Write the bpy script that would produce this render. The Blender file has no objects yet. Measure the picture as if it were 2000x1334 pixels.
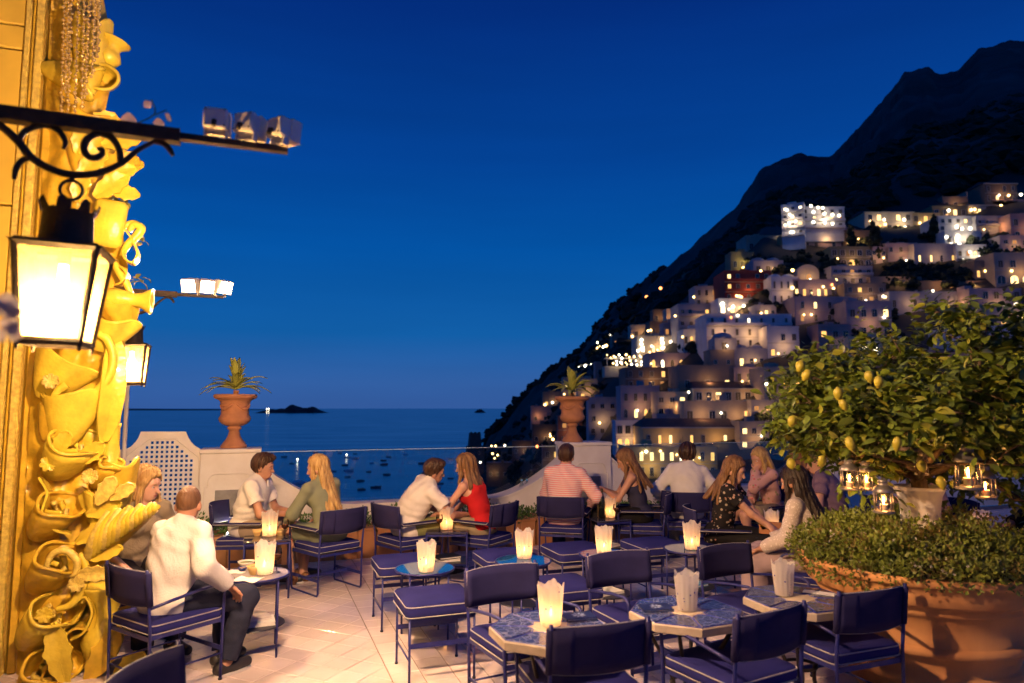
import bpy, bmesh, math, random
import numpy as np
from mathutils import Vector, Matrix
from mathutils.geometry import tessellate_polygon

random.seed(11); np.random.seed(11)
SC = bpy.context.scene
COL = SC.collection
R = math.radians
PI = math.pi

# ------------------------------------------------------------------ camera
F = 1350.0                                   # focal length in photograph pixels (2000 wide)
CAMZ = 1.68
PITCH = math.atan(130.0 / F)
cam = bpy.data.cameras.new('camera'); camo = bpy.data.objects.new('camera', cam); COL.objects.link(camo)
cam.sensor_width = 36.0; cam.lens = 36.0 * F / 2000.0
cam.clip_start = 0.05; cam.clip_end = 120000
camo.location = (0, 0, CAMZ); camo.rotation_euler = (PI / 2 + PITCH, 0, 0)
cam.dof.use_dof = True; cam.dof.focus_distance = 6.2; cam.dof.aperture_fstop = 1.8
SC.camera = camo

# ------------------------------------------------------------------ sky (dusk)
W = bpy.data.worlds.new('World'); SC.world = W; W.use_nodes = True
wn = W.node_tree.nodes; wl = W.node_tree.links
bg = wn['Background']
tc = wn.new('ShaderNodeTexCoord'); sp = wn.new('ShaderNodeSeparateXYZ'); rp = wn.new('ShaderNodeValToRGB')
wl.new(tc.outputs['Generated'], sp.inputs[0])
mr = wn.new('ShaderNodeMapRange'); mr.inputs['From Min'].default_value = -0.05; mr.inputs['From Max'].default_value = 1.0
wl.new(sp.outputs['Z'], mr.inputs['Value']); wl.new(mr.outputs[0], rp.inputs[0])
def ramp_set(rp, stops):
    el = rp.color_ramp.elements
    while len(el) > 1: el.remove(el[-1])
    el[0].position = stops[0][0]; el[0].color = (*stops[0][1], 1)
    for p, c in stops[1:]:
        e = el.new(p); e.color = (*c, 1)
def zpos(deg): return (math.sin(R(deg)) + .05) / 1.05
ramp_set(rp, [(0.0, (.030, .080, .260)), (zpos(0), (.034, .104, .340)), (zpos(2.0), (.032, .114, .362)),
              (zpos(6), (.006, .110, .380)), (zpos(13), (.001, .086, .372)), (zpos(20), (.001, .055, .300)),
              (zpos(31), (.001, .027, .205)), (zpos(50), (.001, .024, .19)), (1.0, (.001, .020, .17))])
cn = wn.new('ShaderNodeTexNoise'); cn.inputs['Scale'].default_value = 2.2; cn.inputs['Detail'].default_value = 3
mp = wn.new('ShaderNodeMapping'); mp.inputs['Scale'].default_value = (1, 1, 9)
wl.new(tc.outputs['Generated'], mp.inputs[0]); wl.new(mp.outputs[0], cn.inputs['Vector'])
mc = wn.new('ShaderNodeMixRGB'); mc.blend_type = 'MULTIPLY'; mc.inputs[0].default_value = 0.35
cr2 = wn.new('ShaderNodeMapRange'); cr2.inputs['From Min'].default_value = .3; cr2.inputs['From Max'].default_value = .7
cr2.inputs['To Min'].default_value = .86; cr2.inputs['To Max'].default_value = 1.14
wl.new(cn.outputs[0], cr2.inputs[0]); wl.new(rp.outputs[0], mc.inputs[1]); wl.new(cr2.outputs[0], mc.inputs[2])
wl.new(mc.outputs[0], bg.inputs[0]); bg.inputs[1].default_value = 1.0

SC.view_settings.view_transform = 'Standard'; SC.view_settings.look = 'None'
SC.view_settings.exposure = 0.0; SC.view_settings.gamma = 1.0
cy = SC.cycles
cy.use_denoising = True
try: cy.denoiser = 'OPENIMAGEDENOISE'
except Exception: pass
cy.max_bounces = 7; cy.diffuse_bounces = 3; cy.glossy_bounces = 3; cy.transmission_bounces = 4; cy.transparent_max_bounces = 12
cy.sample_clamp_indirect = 4.0; cy.caustics_reflective = False; cy.caustics_refractive = False
cy.use_light_tree = True

# ------------------------------------------------------------------ picture <-> place
def ray(px, py):
    a = (px - 1000.0) / F; b = (667.0 - py) / F
    return Vector((a, math.cos(PITCH) - b * math.sin(PITCH), math.sin(PITCH) + b * math.cos(PITCH)))
def at(px, py, z=0.0):                       # point on the level z
    d = ray(px, py); return Vector((0, 0, CAMZ)) + d * ((z - CAMZ) / d.z)
def atY(px, py, Y):                          # point at depth Y
    d = ray(px, py); return Vector((0, 0, CAMZ)) + d * (Y / d.y)
TH = R(20)
E1 = Vector((math.cos(TH), math.sin(TH), 0)); E2 = Vector((-math.sin(TH), math.cos(TH), 0))
def st(s, t, z=0.0): return E1 * s + E2 * t + Vector((0, 0, z))
def atT(px, py, t):                          # point on the vertical plane t (parallel to the parapet)
    d = ray(px, py); k = t / d.dot(E2); return Vector((0, 0, CAMZ)) + d * k

# ------------------------------------------------------------------ materials
MATS = {}
def mat(name, col=(.5, .5, .5), rough=.6, metal=0.0, var=0.0, vscale=8.0, bump=0.0, bscale=40.0, spec=.5, col2=None,
        emit=None, estr=0.0, sss=0.0, coat=0.0, stretch=None, sheen=0.0, trans=0.0, detail=4.0, world=False, perobj=0.0):
    if name in MATS: return MATS[name]
    m = bpy.data.materials.new(name); m.use_nodes = True; MATS[name] = m
    n = m.node_tree.nodes; l = m.node_tree.links; b = n['Principled BSDF']
    b.inputs['Base Color'].default_value = (*col, 1); b.inputs['Roughness'].default_value = rough
    b.inputs['Metallic'].default_value = metal; b.inputs['Specular IOR Level'].default_value = spec
    b.inputs['Coat Weight'].default_value = coat; b.inputs['Sheen Weight'].default_value = sheen
    b.inputs['Transmission Weight'].default_value = trans
    if sss: 
        b.inputs['Subsurface Weight'].default_value = sss; b.inputs['Subsurface Radius'].default_value = (.02, .008, .004)
        b.inputs['Subsurface Scale'].default_value = .5
    if emit is not None:
        b.inputs['Emission Color'].default_value = (*emit, 1); b.inputs['Emission Strength'].default_value = estr
    vec = None
    if var or col2 or bump:
        t = n.new('ShaderNodeTexCoord'); vec = t.outputs['Object']
        if world:
            g = n.new('ShaderNodeNewGeometry'); vec = g.outputs['Position']
        if stretch:
            mp = n.new('ShaderNodeMapping'); mp.inputs['Scale'].default_value = stretch; l.new(vec, mp.inputs[0]); vec = mp.outputs[0]
    src = None
    if var or col2:
        nz = n.new('ShaderNodeTexNoise'); nz.inputs['Scale'].default_value = vscale; nz.inputs['Detail'].default_value = detail
        l.new(vec, nz.inputs['Vector'])
        rr = n.new('ShaderNodeValToRGB'); l.new(nz.outputs[0], rr.inputs[0])
        c2 = col2 or tuple(c * (1 - var) for c in col)
        c1 = col if col2 else tuple(min(1, c * (1 + var)) for c in col)
        ramp_set(rr, [(.32, c2), (.68, c1)]); src = rr.outputs[0]
    if perobj:
        oi = n.new('ShaderNodeObjectInfo'); hs = n.new('ShaderNodeHueSaturation')
        mr = n.new('ShaderNodeMapRange'); mr.inputs['To Min'].default_value = 1 - perobj; mr.inputs['To Max'].default_value = 1 + perobj
        l.new(oi.outputs['Random'], mr.inputs[0]); l.new(mr.outputs[0], hs.inputs['Value'])
        if src: l.new(src, hs.inputs['Color'])
        else: hs.inputs['Color'].default_value = (*col, 1)
        src = hs.outputs[0]
    if src: l.new(src, b.inputs['Base Color'])
    if bump:
        nb = n.new('ShaderNodeTexNoise'); nb.inputs['Scale'].default_value = bscale; nb.inputs['Detail'].default_value = 5
        l.new(vec, nb.inputs['Vector'])
        bp = n.new('ShaderNodeBump'); bp.inputs['Strength'].default_value = bump; bp.inputs['Distance'].default_value = .02
        l.new(nb.outputs[0], bp.inputs['Height']); l.new(bp.outputs[0], b.inputs['Normal'])
    return m
def emis(name, col, s):
    if name in MATS: return MATS[name]
    m = bpy.data.materials.new(name); m.use_nodes = True; MATS[name] = m
    n = m.node_tree.nodes; n.clear(); o = n.new('ShaderNodeOutputMaterial'); e = n.new('ShaderNodeEmission')
    e.inputs[0].default_value = (*col, 1); e.inputs[1].default_value = s; m.node_tree.links.new(e.outputs[0], o.inputs[0])
    return m
def clear_glass(name, tint=(1, 1, 1), refl=.9, rough=.0):
    if name in MATS: return MATS[name]
    m = bpy.data.materials.new(name); m.use_nodes = True; MATS[name] = m
    n = m.node_tree.nodes; l = m.node_tree.links; n.clear(); o = n.new('ShaderNodeOutputMaterial')
    t = n.new('ShaderNodeBsdfTransparent'); t.inputs[0].default_value = (*tint, 1)
    g = n.new('ShaderNodeBsdfGlossy'); g.inputs['Roughness'].default_value = rough
    f = n.new('ShaderNodeFresnel'); f.inputs['IOR'].default_value = 1.5
    mm = n.new('ShaderNodeMath'); mm.operation = 'MULTIPLY'; mm.inputs[1].default_value = refl
    x = n.new('ShaderNodeMixShader'); l.new(f.outputs[0], mm.inputs[0]); l.new(mm.outputs[0], x.inputs[0])
    l.new(t.outputs[0], x.inputs[1]); l.new(g.outputs[0], x.inputs[2]); l.new(x.outputs[0], o.inputs[0])
    return m

# ------------------------------------------------------------------ mesh builder
class MB:
    def __init__(s): s.v = []; s.f = []; s.mi = []; s.cur = 0
    def add(s, vs, fs):
        o = len(s.v); s.v += [tuple(v) for v in vs]
        for f in fs: s.f.append(tuple(o + i for i in f)); s.mi.append(s.cur)
        return s
    def box(s, lo, hi, M=None, ch=0.0):
        (x0, y0, z0), (x1, y1, z1) = lo, hi
        if ch:
            c = min(ch, (x1 - x0) * .45, (y1 - y0) * .45, (z1 - z0) * .45)
            vs = []
            for z, i in ((z0, c), (z0 + c, 0), (z1 - c, 0), (z1, c)):
                a, b, d, e = x0 + i, x1 - i, y0 + i, y1 - i
                q = c if i == 0 else 0
                vs += [(a + c * (q > 0), d, z), (b - c * (q > 0), d, z), (b, d + c * (q > 0), z), (b, e - c * (q > 0), z),
                       (b - c * (q > 0), e, z), (a + c * (q > 0), e, z), (a, e - c * (q > 0), z), (a, d + c * (q > 0), z)]
            fs = [tuple(range(7, -1, -1)), tuple(range(24, 32))]
            for k in range(3):
                for i in range(8): fs.append((8 * k + i, 8 * k + (i + 1) % 8, 8 * k + 8 + (i + 1) % 8, 8 * k + 8 + i))
        else:
            vs = [(x0, y0, z0), (x1, y0, z0), (x1, y1, z0), (x0, y1, z0), (x0, y0, z1), (x1, y0, z1), (x1, y1, z1), (x0, y1, z1)]
            fs = [(3, 2, 1, 0), (4, 5, 6, 7), (0, 1, 5, 4), (1, 2, 6, 5), (2, 3, 7, 6), (3, 0, 4, 7)]
        if M is not None: vs = [M @ Vector(v) for v in vs]
        return s.add(vs, fs)
    def tube(s, pts, r, n=8, closed=False, caps=True, flat=1.0):
        P = [Vector(p) for p in pts]; N = len(P)
        rs = r if isinstance(r, (list, tuple)) else [r] * N
        T = []
        for i in range(N):
            if closed: d = P[(i + 1) % N] - P[i - 1]
            else: d = P[min(i + 1, N - 1)] - P[max(i - 1, 0)]
            T.append(d.normalized() if d.length > 1e-9 else Vector((0, 0, 1)))
        a = Vector((0, 0, 1)) if abs(T[0].z) < .9 else Vector((1, 0, 0))
        u = T[0].cross(a).normalized(); vs = []
        for i in range(N):
            u = (u - T[i] * u.dot(T[i])); u = u.normalized() if u.length > 1e-6 else T[i].orthogonal().normalized()
            w = T[i].cross(u)
            for k in range(n):
                an = 2 * PI * k / n; vs.append(P[i] + (u * math.cos(an) + w * math.sin(an) * flat) * rs[i])
        fs = []
        for i in range(N if closed else N - 1):
            j = (i + 1) % N
            for k in range(n): fs.append((i * n + k, i * n + (k + 1) % n, j * n + (k + 1) % n, j * n + k))
        if caps and not closed: fs.append(tuple(range(n - 1, -1, -1))); fs.append(tuple((N - 1) * n + k for k in range(n)))
        return s.add(vs, fs)
    def lathe(s, prof, n=32, c=(0, 0, 0), caps=True, sx=1, sy=1, wob=None):
        vs = []
        for i, (r, z) in enumerate(prof):
            for k in range(n):
                a = 2 * PI * k / n; rr = r * (wob(a, z) if wob else 1)
                vs.append((c[0] + rr * math.cos(a) * sx, c[1] + rr * math.sin(a) * sy, c[2] + z))
        fs = []
        for i in range(len(prof) - 1):
            for k in range(n): fs.append((i * n + k, i * n + (k + 1) % n, (i + 1) * n + (k + 1) % n, (i + 1) * n + k))
        if caps: fs.append(tuple(range(n - 1, -1, -1))); fs.append(tuple((len(prof) - 1) * n + k for k in range(n)))
        return s.add(vs, fs)
    def grid(s, fn, nu, nv, thick=0.0, closeu=False):
        P = [[Vector(fn(i / nu, j / nv)) for j in range(nv + 1)] for i in range(nu + 1)]
        o = []
        for i in range(nu + 1):
            for j in range(nv + 1): o.append(P[i][j])
        m = nv + 1
        fs = [(i * m + j, (i + 1) * m + j, (i + 1) * m + j + 1, i * m + j + 1) for i in range(nu) for j in range(nv)]
        if thick:
            nn = len(o); inner = []
            for i in range(nu + 1):
                for j in range(nv + 1):
                    du = P[min(i + 1, nu)][j] - P[max(i - 1, 0)][j]; dv = P[i][min(j + 1, nv)] - P[i][max(j - 1, 0)]
                    nrm = du.cross(dv); nrm = nrm.normalized() if nrm.length > 1e-12 else Vector((0, 0, 1))
                    inner.append(P[i][j] - nrm * thick)
            o += inner
            fs += [tuple(nn + q for q in reversed(f)) for f in list(fs)]
            bd = [i * m for i in range(nu + 1)] + [nu * m + j for j in range(1, m)] + [i * m + nv for i in range(nu - 1, -1, -1)] + [j for j in range(nv - 1, 0, -1)]
            for a, b in zip(bd, bd[1:] + bd[:1]): fs.append((b, a, nn + a, nn + b))
        return s.add(o, fs)
    def prism(s, outline, y0, y1, holes=()):      # outline in (x,z), extruded along y
        loops = [list(outline)] + [list(h) for h in holes]
        tri = tessellate_polygon([[Vector((x, z, 0)) for x, z in lp] for lp in loops])
        pts = [p for lp in loops for p in lp]; n = len(pts)
        vs = [(x, y0, z) for x, z in pts] + [(x, y1, z) for x, z in pts]; fs = []
        for t in tri: fs.append(tuple(t)); fs.append(tuple(n + i for i in reversed(t)))
        o = 0
        for lp in loops:
            for i in range(len(lp)): fs.append((o + i, o + (i + 1) % len(lp), n + o + (i + 1) % len(lp), n + o + i))
            o += len(lp)
        return s.add(vs, fs)
    def mesh(s, name, mats, smooth=False, fix=True):
        me = bpy.data.meshes.new(name); me.from_pydata(s.v, [], s.f)
        for m in (mats if isinstance(mats, (list, tuple)) else [mats]): me.materials.append(m)
        if any(s.mi): me.polygons.foreach_set('material_index', s.mi)
        if fix:
            bm = bmesh.new(); bm.from_mesh(me); bmesh.ops.recalc_face_normals(bm, faces=bm.faces); bm.to_mesh(me); bm.free()
        if smooth == 'auto':
            me.polygons.foreach_set('use_smooth', [True] * len(me.polygons)); me.set_sharp_from_angle(angle=R(40))
        elif smooth: me.polygons.foreach_set('use_smooth', [True] * len(me.polygons))
        me.update(); return me
    def build(s, name, mats, parent=None, smooth='auto', fix=True):
        return link(name, s.mesh(name, mats, smooth, fix), parent)
def link(name, me, parent=None):
    o = bpy.data.objects.new(name, me); COL.objects.link(o)
    if parent is not None: o.parent = parent
    return o
def tag(o, label, cat, group=None, kind=None):
    if label: o['label'] = label
    if cat: o['category'] = cat
    if group: o['group'] = group
    if kind: o['kind'] = kind
    return o
def thing(name, label, cat, loc=(0, 0, 0), rz=0.0, group=None):
    o = bpy.data.objects.new(name, None); COL.objects.link(o); o.location = loc; o.rotation_euler = (0, 0, rz)
    o.empty_display_size = .1
    return tag(o, label, cat, group)
def copy_tree(o, parent=None):
    c = o.copy(); COL.objects.link(c); c.parent = parent
    for ch in o.children: copy_tree(ch, c)
    return c
def struct(o): o['kind'] = 'structure'; return o
def arc(cx, cy, r, a0, a1, n): return [(cx + r * math.cos(a0 + (a1 - a0) * i / n), cy + r * math.sin(a0 + (a1 - a0) * i / n)) for i in range(n + 1)]
def spline(pts, n=8):                         # Catmull-Rom through the points
    P = [Vector(p) for p in pts]; out = []
    for i in range(len(P) - 1):
        p0 = P[max(i - 1, 0)]; p1 = P[i]; p2 = P[i + 1]; p3 = P[min(i + 2, len(P) - 1)]
        for k in range(n):
            t = k / n
            out.append(.5 * ((2 * p1) + (p2 - p0) * t + (2 * p0 - 5 * p1 + 4 * p2 - p3) * t * t + (3 * p1 - p0 - 3 * p2 + p3) * t ** 3))
    out.append(P[-1]); return out
def lamp_light(name, loc, col, power, radius=.02, parent=None, spot=None, aim=None, blend=.6):
    ld = bpy.data.lights.new(name, 'SPOT' if spot else 'POINT'); ld.color = col; ld.energy = power; ld.shadow_soft_size = radius
    if spot: ld.spot_size = R(spot); ld.spot_blend = blend
    o = bpy.data.objects.new(name, ld); COL.objects.link(o); o.location = loc
    if aim is not None:
        o.rotation_euler = (Vector(aim)).to_track_quat('-Z', 'Y').to_euler()
    if parent is not None: o.parent = parent
    return o
WARM = (1.0, .56, .22); CANDLE = (1.0, .42, .10)
# ================================================================== TERRACE SETTING
M_tile = mat('glazed_tile', (.69, .58, .56), .09, var=.13, vscale=2.1, bump=.05, bscale=7, perobj=.10, world=True, detail=8)
M_grout = mat('grout', (.22, .17, .145), .8, var=.2)
M_white = mat('whitewash', (.80, .75, .70), .65, vscale=3.5, bump=.22, bscale=22, col2=(.70, .64, .58), detail=8)
M_yellow = mat('yellow_plaster', (.88, .60, .07), .6, var=.10, vscale=3, bump=.06, bscale=25)
M_glaze = mat('yellow_glazed_ceramic', (.90, .66, .06), .24, var=.16, vscale=9, bump=.28, bscale=30, coat=.3, col2=None, detail=9)
M_glaze2 = mat('ochre_glazed_ceramic', (.80, .52, .04), .30, var=.22, vscale=9, bump=.30, bscale=28, coat=.25)
M_gold = mat('gilded_stucco', (.86, .62, .12), .35, var=.25, vscale=30, bump=.3, bscale=60)
M_iron = mat('dark_wrought_iron', (.030, .022, .018), .55, metal=.4, var=.3, vscale=30, bump=.2, bscale=60)
M_terra = mat('terracotta', (.46, .20, .095), .8, var=.16, vscale=7, bump=.14, bscale=35)
M_terra2 = mat('weathered_terracotta', (.42, .185, .075), .85, vscale=3.2, bump=.16, bscale=24, col2=(.30, .125, .05), detail=8)
M_soil = mat('soil', (.03, .02, .012), .95, bump=.4, bscale=30)
M_leaf = mat('shrub_leaf', (.07, .14, .025), .5, var=.4, vscale=12, perobj=.15)
M_agave = mat('agave_leaf', (.34, .36, .07), .45, var=.2, vscale=6, perobj=.18)
M_house = mat('floodlight_housing', (.88, .84, .78), .45, var=.04)
M_flood = emis('floodlight_glass', (1.0, .66, .34), 150.0)
M_bulb = emis('lantern_bulb', (1.0, .66, .30), 160.0)
M_glass = clear_glass('balustrade_glass', (.93, .97, .97), 1.0)
M_edge = mat('polished_glass_edge', (.55, .68, .66), .1, spec=.8)
M_greystone = mat('grey_plaque', (.30, .28, .27), .6, vscale=9, col2=(.18, .17, .17), bump=.15, bscale=20)
M_petal = None
def frosted(name, col, tr, clearw):
    if name in MATS: return MATS[name]
    m = bpy.data.materials.new(name); m.use_nodes = True; MATS[name] = m
    n = m.node_tree.nodes; l = m.node_tree.links; n.clear(); o = n.new('ShaderNodeOutputMaterial')
    t = n.new('ShaderNodeBsdfTranslucent'); t.inputs[0].default_value = (*col, 1)
    d = n.new('ShaderNodeBsdfDiffuse'); d.inputs[0].default_value = (*col, 1)
    c = n.new('ShaderNodeBsdfTransparent'); c.inputs[0].default_value = (1, .93, .82, 1)
    a = n.new('ShaderNodeMixShader'); a.inputs[0].default_value = tr; l.new(d.outputs[0], a.inputs[1]); l.new(t.outputs[0], a.inputs[2])
    b = n.new('ShaderNodeMixShader'); b.inputs[0].default_value = clearw; l.new(a.outputs[0], b.inputs[1]); l.new(c.outputs[0], b.inputs[2])
    l.new(b.outputs[0], o.inputs[0]); return m
M_pane = frosted('dimpled_lantern_glass', (.90, .62, .24), .85, .70)
M_petal = frosted('white_petal', (.50, .46, .50), .4, .0)

# ---- floor: grout sheet, glazed tiles (straight field right of the border line, diagonal field left of it)
TS = .195; SB = .83; GAP = .0055
fl = MB()
c4 = [st(-3.0, -1.2), st(16, -1.2), st(16, 8.6), st(-3.0, 8.6)]
fl.add([(*v.xy, -.006) for v in c4] + [(*v.xy, -.30) for v in c4], [(0, 1, 2, 3), (7, 6, 5, 4), (0, 4, 5, 1), (1, 5, 6, 2), (2, 6, 7, 3), (3, 7, 4, 0)])
floor_o = struct(fl.build('floor', M_grout, smooth=False))
def tile_geo(poly, mb, jit=0.0, rnd=random):
    n = len(poly); cx = sum(p[0] for p in poly) / n; cyy = sum(p[1] for p in poly) / n
    ax, ay = (rnd.uniform(-jit, jit), rnd.uniform(-jit, jit)); dz = rnd.uniform(-.0006, .0006)
    def zz(x, y): return dz + ax * (x - cx) + ay * (y - cyy)
    def ins(k): return [(cx + (x - cx) * (1 - k / max(.02, math.hypot(x - cx, y - cyy))), cyy + (y - cyy) * (1 - k / max(.02, math.hypot(x - cx, y - cyy)))) for x, y in poly]
    a = ins(.0045); vs = [(x, y, zz(x, y)) for x, y in a] + [(x, y, zz(x, y) - .003) for x, y in poly] + [(x, y, -.008) for x, y in poly]
    fs = [tuple(range(n))] + [(n * k + i, n * k + n + i, n * k + n + (i + 1) % n, n * k + (i + 1) % n) for k in range(2) for i in range(n)]
    mb.add(vs, fs)
def clip(poly, f):
    out = []
    for i in range(len(poly)):
        p, q = poly[i], poly[(i + 1) % len(poly)]; a, b = f(p), f(q)
        if a >= 0: out.append(p)
        if a * b < 0: k = a / (a - b); out.append((p[0] + (q[0] - p[0]) * k, p[1] + (q[1] - p[1]) * k))
    return out
tiles = []
hs = TS / 2 - GAP / 2
for i in range(60):
    for j in range(-6, 46):
        s0 = SB + GAP / 2 + TS * (i + .5); t0 = .07 + TS * (j + .5)
        if t0 > 8.3 or s0 > 12: continue
        tiles.append(([(s0 - hs, t0 - hs), (s0 + hs, t0 - hs), (s0 + hs, t0 + hs), (s0 - hs, t0 + hs)], 's', (s0, t0)))
for i in range(-40, 60):
    for j in range(-40, 60):
        u, w = TS * i, TS * j; s0 = (u - w) * .7071 - .4; t0 = (u + w) * .7071 + .03
        if s0 > SB + .2 or s0 < -2.9 or t0 < -1 or t0 > 8.3 or (s0 < -1.5 and t0 > 5.3): continue
        q = hs * 1.41421
        pl = [(s0 - q, t0), (s0, t0 - q), (s0 + q, t0), (s0, t0 + q)]
        cl = clip(pl, lambda p: SB - GAP / 2 - p[0])
        if len(cl) >= 3: tiles.append((cl, 'd' if len(cl) == 4 and abs(cl[0][0] - pl[0][0]) < 1e-9 and max(p[0] for p in cl) > s0 + q - 1e-6 else 'c', (s0, t0)))
def project(p):
    q = Vector(p) - Vector((0, 0, CAMZ)); fy = q.y * math.cos(PITCH) + q.z * math.sin(PITCH); uz = -q.y * math.sin(PITCH) + q.z * math.cos(PITCH)
    if fy < .05: return None
    return 1000 + F * q.x / fy, 667 - F * uz / fy, fy
def seen(s0, t0):
    q = project(st(s0, t0)); 
    return q is not None and -20 < q[0] < 1650 and q[1] < 1345
cand = sorted([k for k in range(len(tiles)) if tiles[k][1] != 'c' and seen(*tiles[k][2])], key=lambda k: project(st(*tiles[k][2]))[2])
single = set(cand[:300])
ms = MB(); tile_geo([(-hs, -hs), (hs, -hs), (hs, hs), (-hs, hs)], ms); me_tile = ms.mesh('tile', M_tile, False, False)
rest = MB(); rest_rng = random.Random(5)
for k, (pl, ty, (s0, t0)) in enumerate(tiles):
    if k in single:
        o = link('tile', me_tile, floor_o); p = st(s0, t0)
        o.location = (p.x, p.y, rest_rng.uniform(-.0006, .0006))
        o.rotation_euler = (rest_rng.uniform(-.004, .004), rest_rng.uniform(-.004, .004), TH + (0 if ty == 's' else PI / 4))
    else:
        g = MB(); tile_geo(pl, g, .004, rest_rng)
        rest.add([st(x, y, z) for x, y, z in g.v], g.f)
o = rest.build('tile_field', M_tile, floor_o, smooth=False, fix=False); o['kind'] = 'stuff'

# ---- parapet between pedestals
T0 = 8.55
def sp_(px, py, t=T0): return atT(px, py, t).dot(E1)
pedL = (sp_(391, 900), sp_(508, 900)); pw = pedL[1] - pedL[0]
pedR = (sp_(1112, 900), sp_(1112, 900) + pw)
pit = pedR[0] - pedL[0]
ZP = atT(450, 877, T0).z
def pedestal(s0, label, n_plaque=True):
    p = st(s0, T0); t = thing('pedestal', label, 'pedestal', (p.x, p.y, 0), TH, 'white pedestals of the balustrade')
    b = MB(); b.box((0, 0, 0), (pw, .46, ZP - .05), ch=.006); b.build('body', M_white, t)
    b = MB(); b.box((-.012, -.012, ZP - .047), (pw + .012, .472, ZP), ch=.008); b.build('coping', M_white, t)
    w = pw; m = w / 2
    o1 = [(m - .26, .28), (m - .26, .80), (m - .225, .80), (m - .225, .86)] + [(m - .145 + .08 * math.cos(a), .86 + .08 * math.sin(a)) for a in [PI - PI / 2 * i / 5 for i in range(6)]]
    o1 += [(m + .145 + .08 * math.cos(a), .86 + .08 * math.sin(a)) for a in [PI / 2 - PI / 2 * i / 5 for i in range(6)]] + [(m + .225, .80), (m + .26, .80), (m + .26, .28)]
    b = MB(); b.tube([(x, -.003, z) for x, z in o1], .008, 6); b.build('moulding', M_white, t)
    b = MB(); b.box((m - .15, -.006, .34), (m + .15, .02, .76), ch=.004); b.build('plaque', M_greystone, t)
    return t
pedestal(pedL[0], 'white pedestal beside the pierced lattice panel, carrying an agave urn')
pedestal(pedR[0], 'white pedestal behind the man in the pink shirt, carrying an agave urn')
pedestal(pedR[0] + pit, 'white pedestal half hidden behind the lemon tree')

def parapet(sa, sb, label, left=True, right=True):
    p = st(sa, T0 + .08); t = thing('parapet_wall', label, 'wall', (p.x, p.y, 0), TH, 'low white parapet walls')
    L = sb - sa; zb = .50; out = [(0, 0)]
    n = 14
    out += [(.0, 1.08 if left else zb)]
    if left: out += [(1.05 * (i / n), zb + .50 * (1 - i / n) ** 1.7) for i in range(n + 1)]
    if right: out += [(L - 1.05 * (1 - i / n), zb + .50 * (i / n) ** 1.7) for i in range(n + 1)] + [(L, 1.08)]
    else: out += [(L, zb)]
    out += [(L, 0)]
    b = MB(); b.prism([(x, z) for x, z in out], 0, .26); b.build('wall_body', M_white, t)
    c = MB(); top = [(x, z) for x, z in out[1:-1]]
    c.grid(lambda u, v: (0, 0, 0), 1, 1) if False else None
    vs = []; fs = []
    for x, z in top: vs += [(x, -.02, z + .002), (x, .28, z + .002), (x, .28, z + .03), (x, -.02, z + .03)]
    for i in range(len(top) - 1):
        for k in range(4): fs.append((4 * i + k, 4 * i + (k + 1) % 4, 4 * i + 4 + (k + 1) % 4, 4 * i + 4 + k))
    c.add(vs, fs); c.build('coping', M_white, t)
    return t
parapet(pedL[1] + .002, pedR[0] - .002, 'low white parapet swooping down between the two urn pedestals')
parapet(pedR[1] + .002, pedR[0] + pit - .002, 'low white parapet right of the pedestal behind the pink shirt')
parapet(pedR[1] + pit + .002, pedR[1] + 2 * pit, 'low white parapet beyond the lemon tree')
ZG = atT(700, 880, T0 + .2).z
for k, (a, b_, lb) in enumerate([(pedL[1] + .003, pedR[0] - .003, 'clear glass balustrade panel in front of the bay and boats'),
                                (pedR[1] + .003, pedR[0] + pit - .003, 'clear glass balustrade panel in front of the lit hillside houses'),
                                (pedR[1] + pit + .003, pedR[1] + 2 * pit, 'clear glass balustrade panel beyond the lemon tree')]):
    p = st(a, T0 + .36); t = thing('glass_balustrade', lb, 'balustrade', (p.x, p.y, 0), TH, 'glass balustrade panels')
    L = b_ - a; nn = 1
    for i in range(nn):
        g = MB(); g.box((L * i / nn + .004, 0, .3), (L * (i + 1) / nn - .004, .012, ZG - .008)); g.build('glass_pane', M_glass, t, smooth=False)
    g = MB(); g.box((0, -.001, ZG - .007), (L, .013, ZG)); g.build('top_edge', M_edge, t, smooth=False)

# ---- pierced lattice panel
p0 = st(0, T0 - .02); t = thing('lattice_panel', 'white pierced lattice panel with a concave shouldered top', 'panel', (0, 0, 0), 0)
TL = T0 + .05
def sz(px, py): q = atT(px, py, TL); return (q.dot(E1), q.z)
ol = [(190, 1120), (190, 882), (244, 878), (256, 872), (265, 863), (271, 853), (275, 843), (363, 843), (367, 853), (373, 863), (381, 871), (390, 876), (391.5, 877), (391.5, 1120)]
ol = [sz(*q) for q in ol]; ol[0] = (ol[0][0], 0); ol[-1] = (ol[-1][0], 0)
pc = (sz(330, 900)[0] - sz(320.2, 900)[0]); pr = sz(320, 900)[1] - sz(320, 909.2)[1]
cx0, cz0 = sz(317, 864.5); holes = []
nrow = [5, 7, 9, 11, 13, 13, 13, 13, 13, 13, 13, 11, 9, 7]
for i, n in enumerate(nrow):
    for k in range(n):
        x = cx0 + (k - (n - 1) / 2) * pc; z = cz0 - i * pr; h = .29
        holes.append([(x - pc * h, z - pr * h), (x + pc * h, z - pr * h), (x + pc * h, z + pr * h), (x - pc * h, z + pr * h)])
b = MB(); b.prism(ol, 0, .035, holes)
o = b.build('pierced_screen', M_white, t, smooth=False)
b2 = MB(); fr = []
for q in [(292, 857), (343, 857), (388, 893), (388, 962), (360, 1000), (275, 1000), (246, 962), (246, 893)]: fr.append(sz(*q))
b2.tube([(x, -.004, z) for x, z in fr], .008, 5, closed=True); b2.build('moulding', M_white, t)
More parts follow.
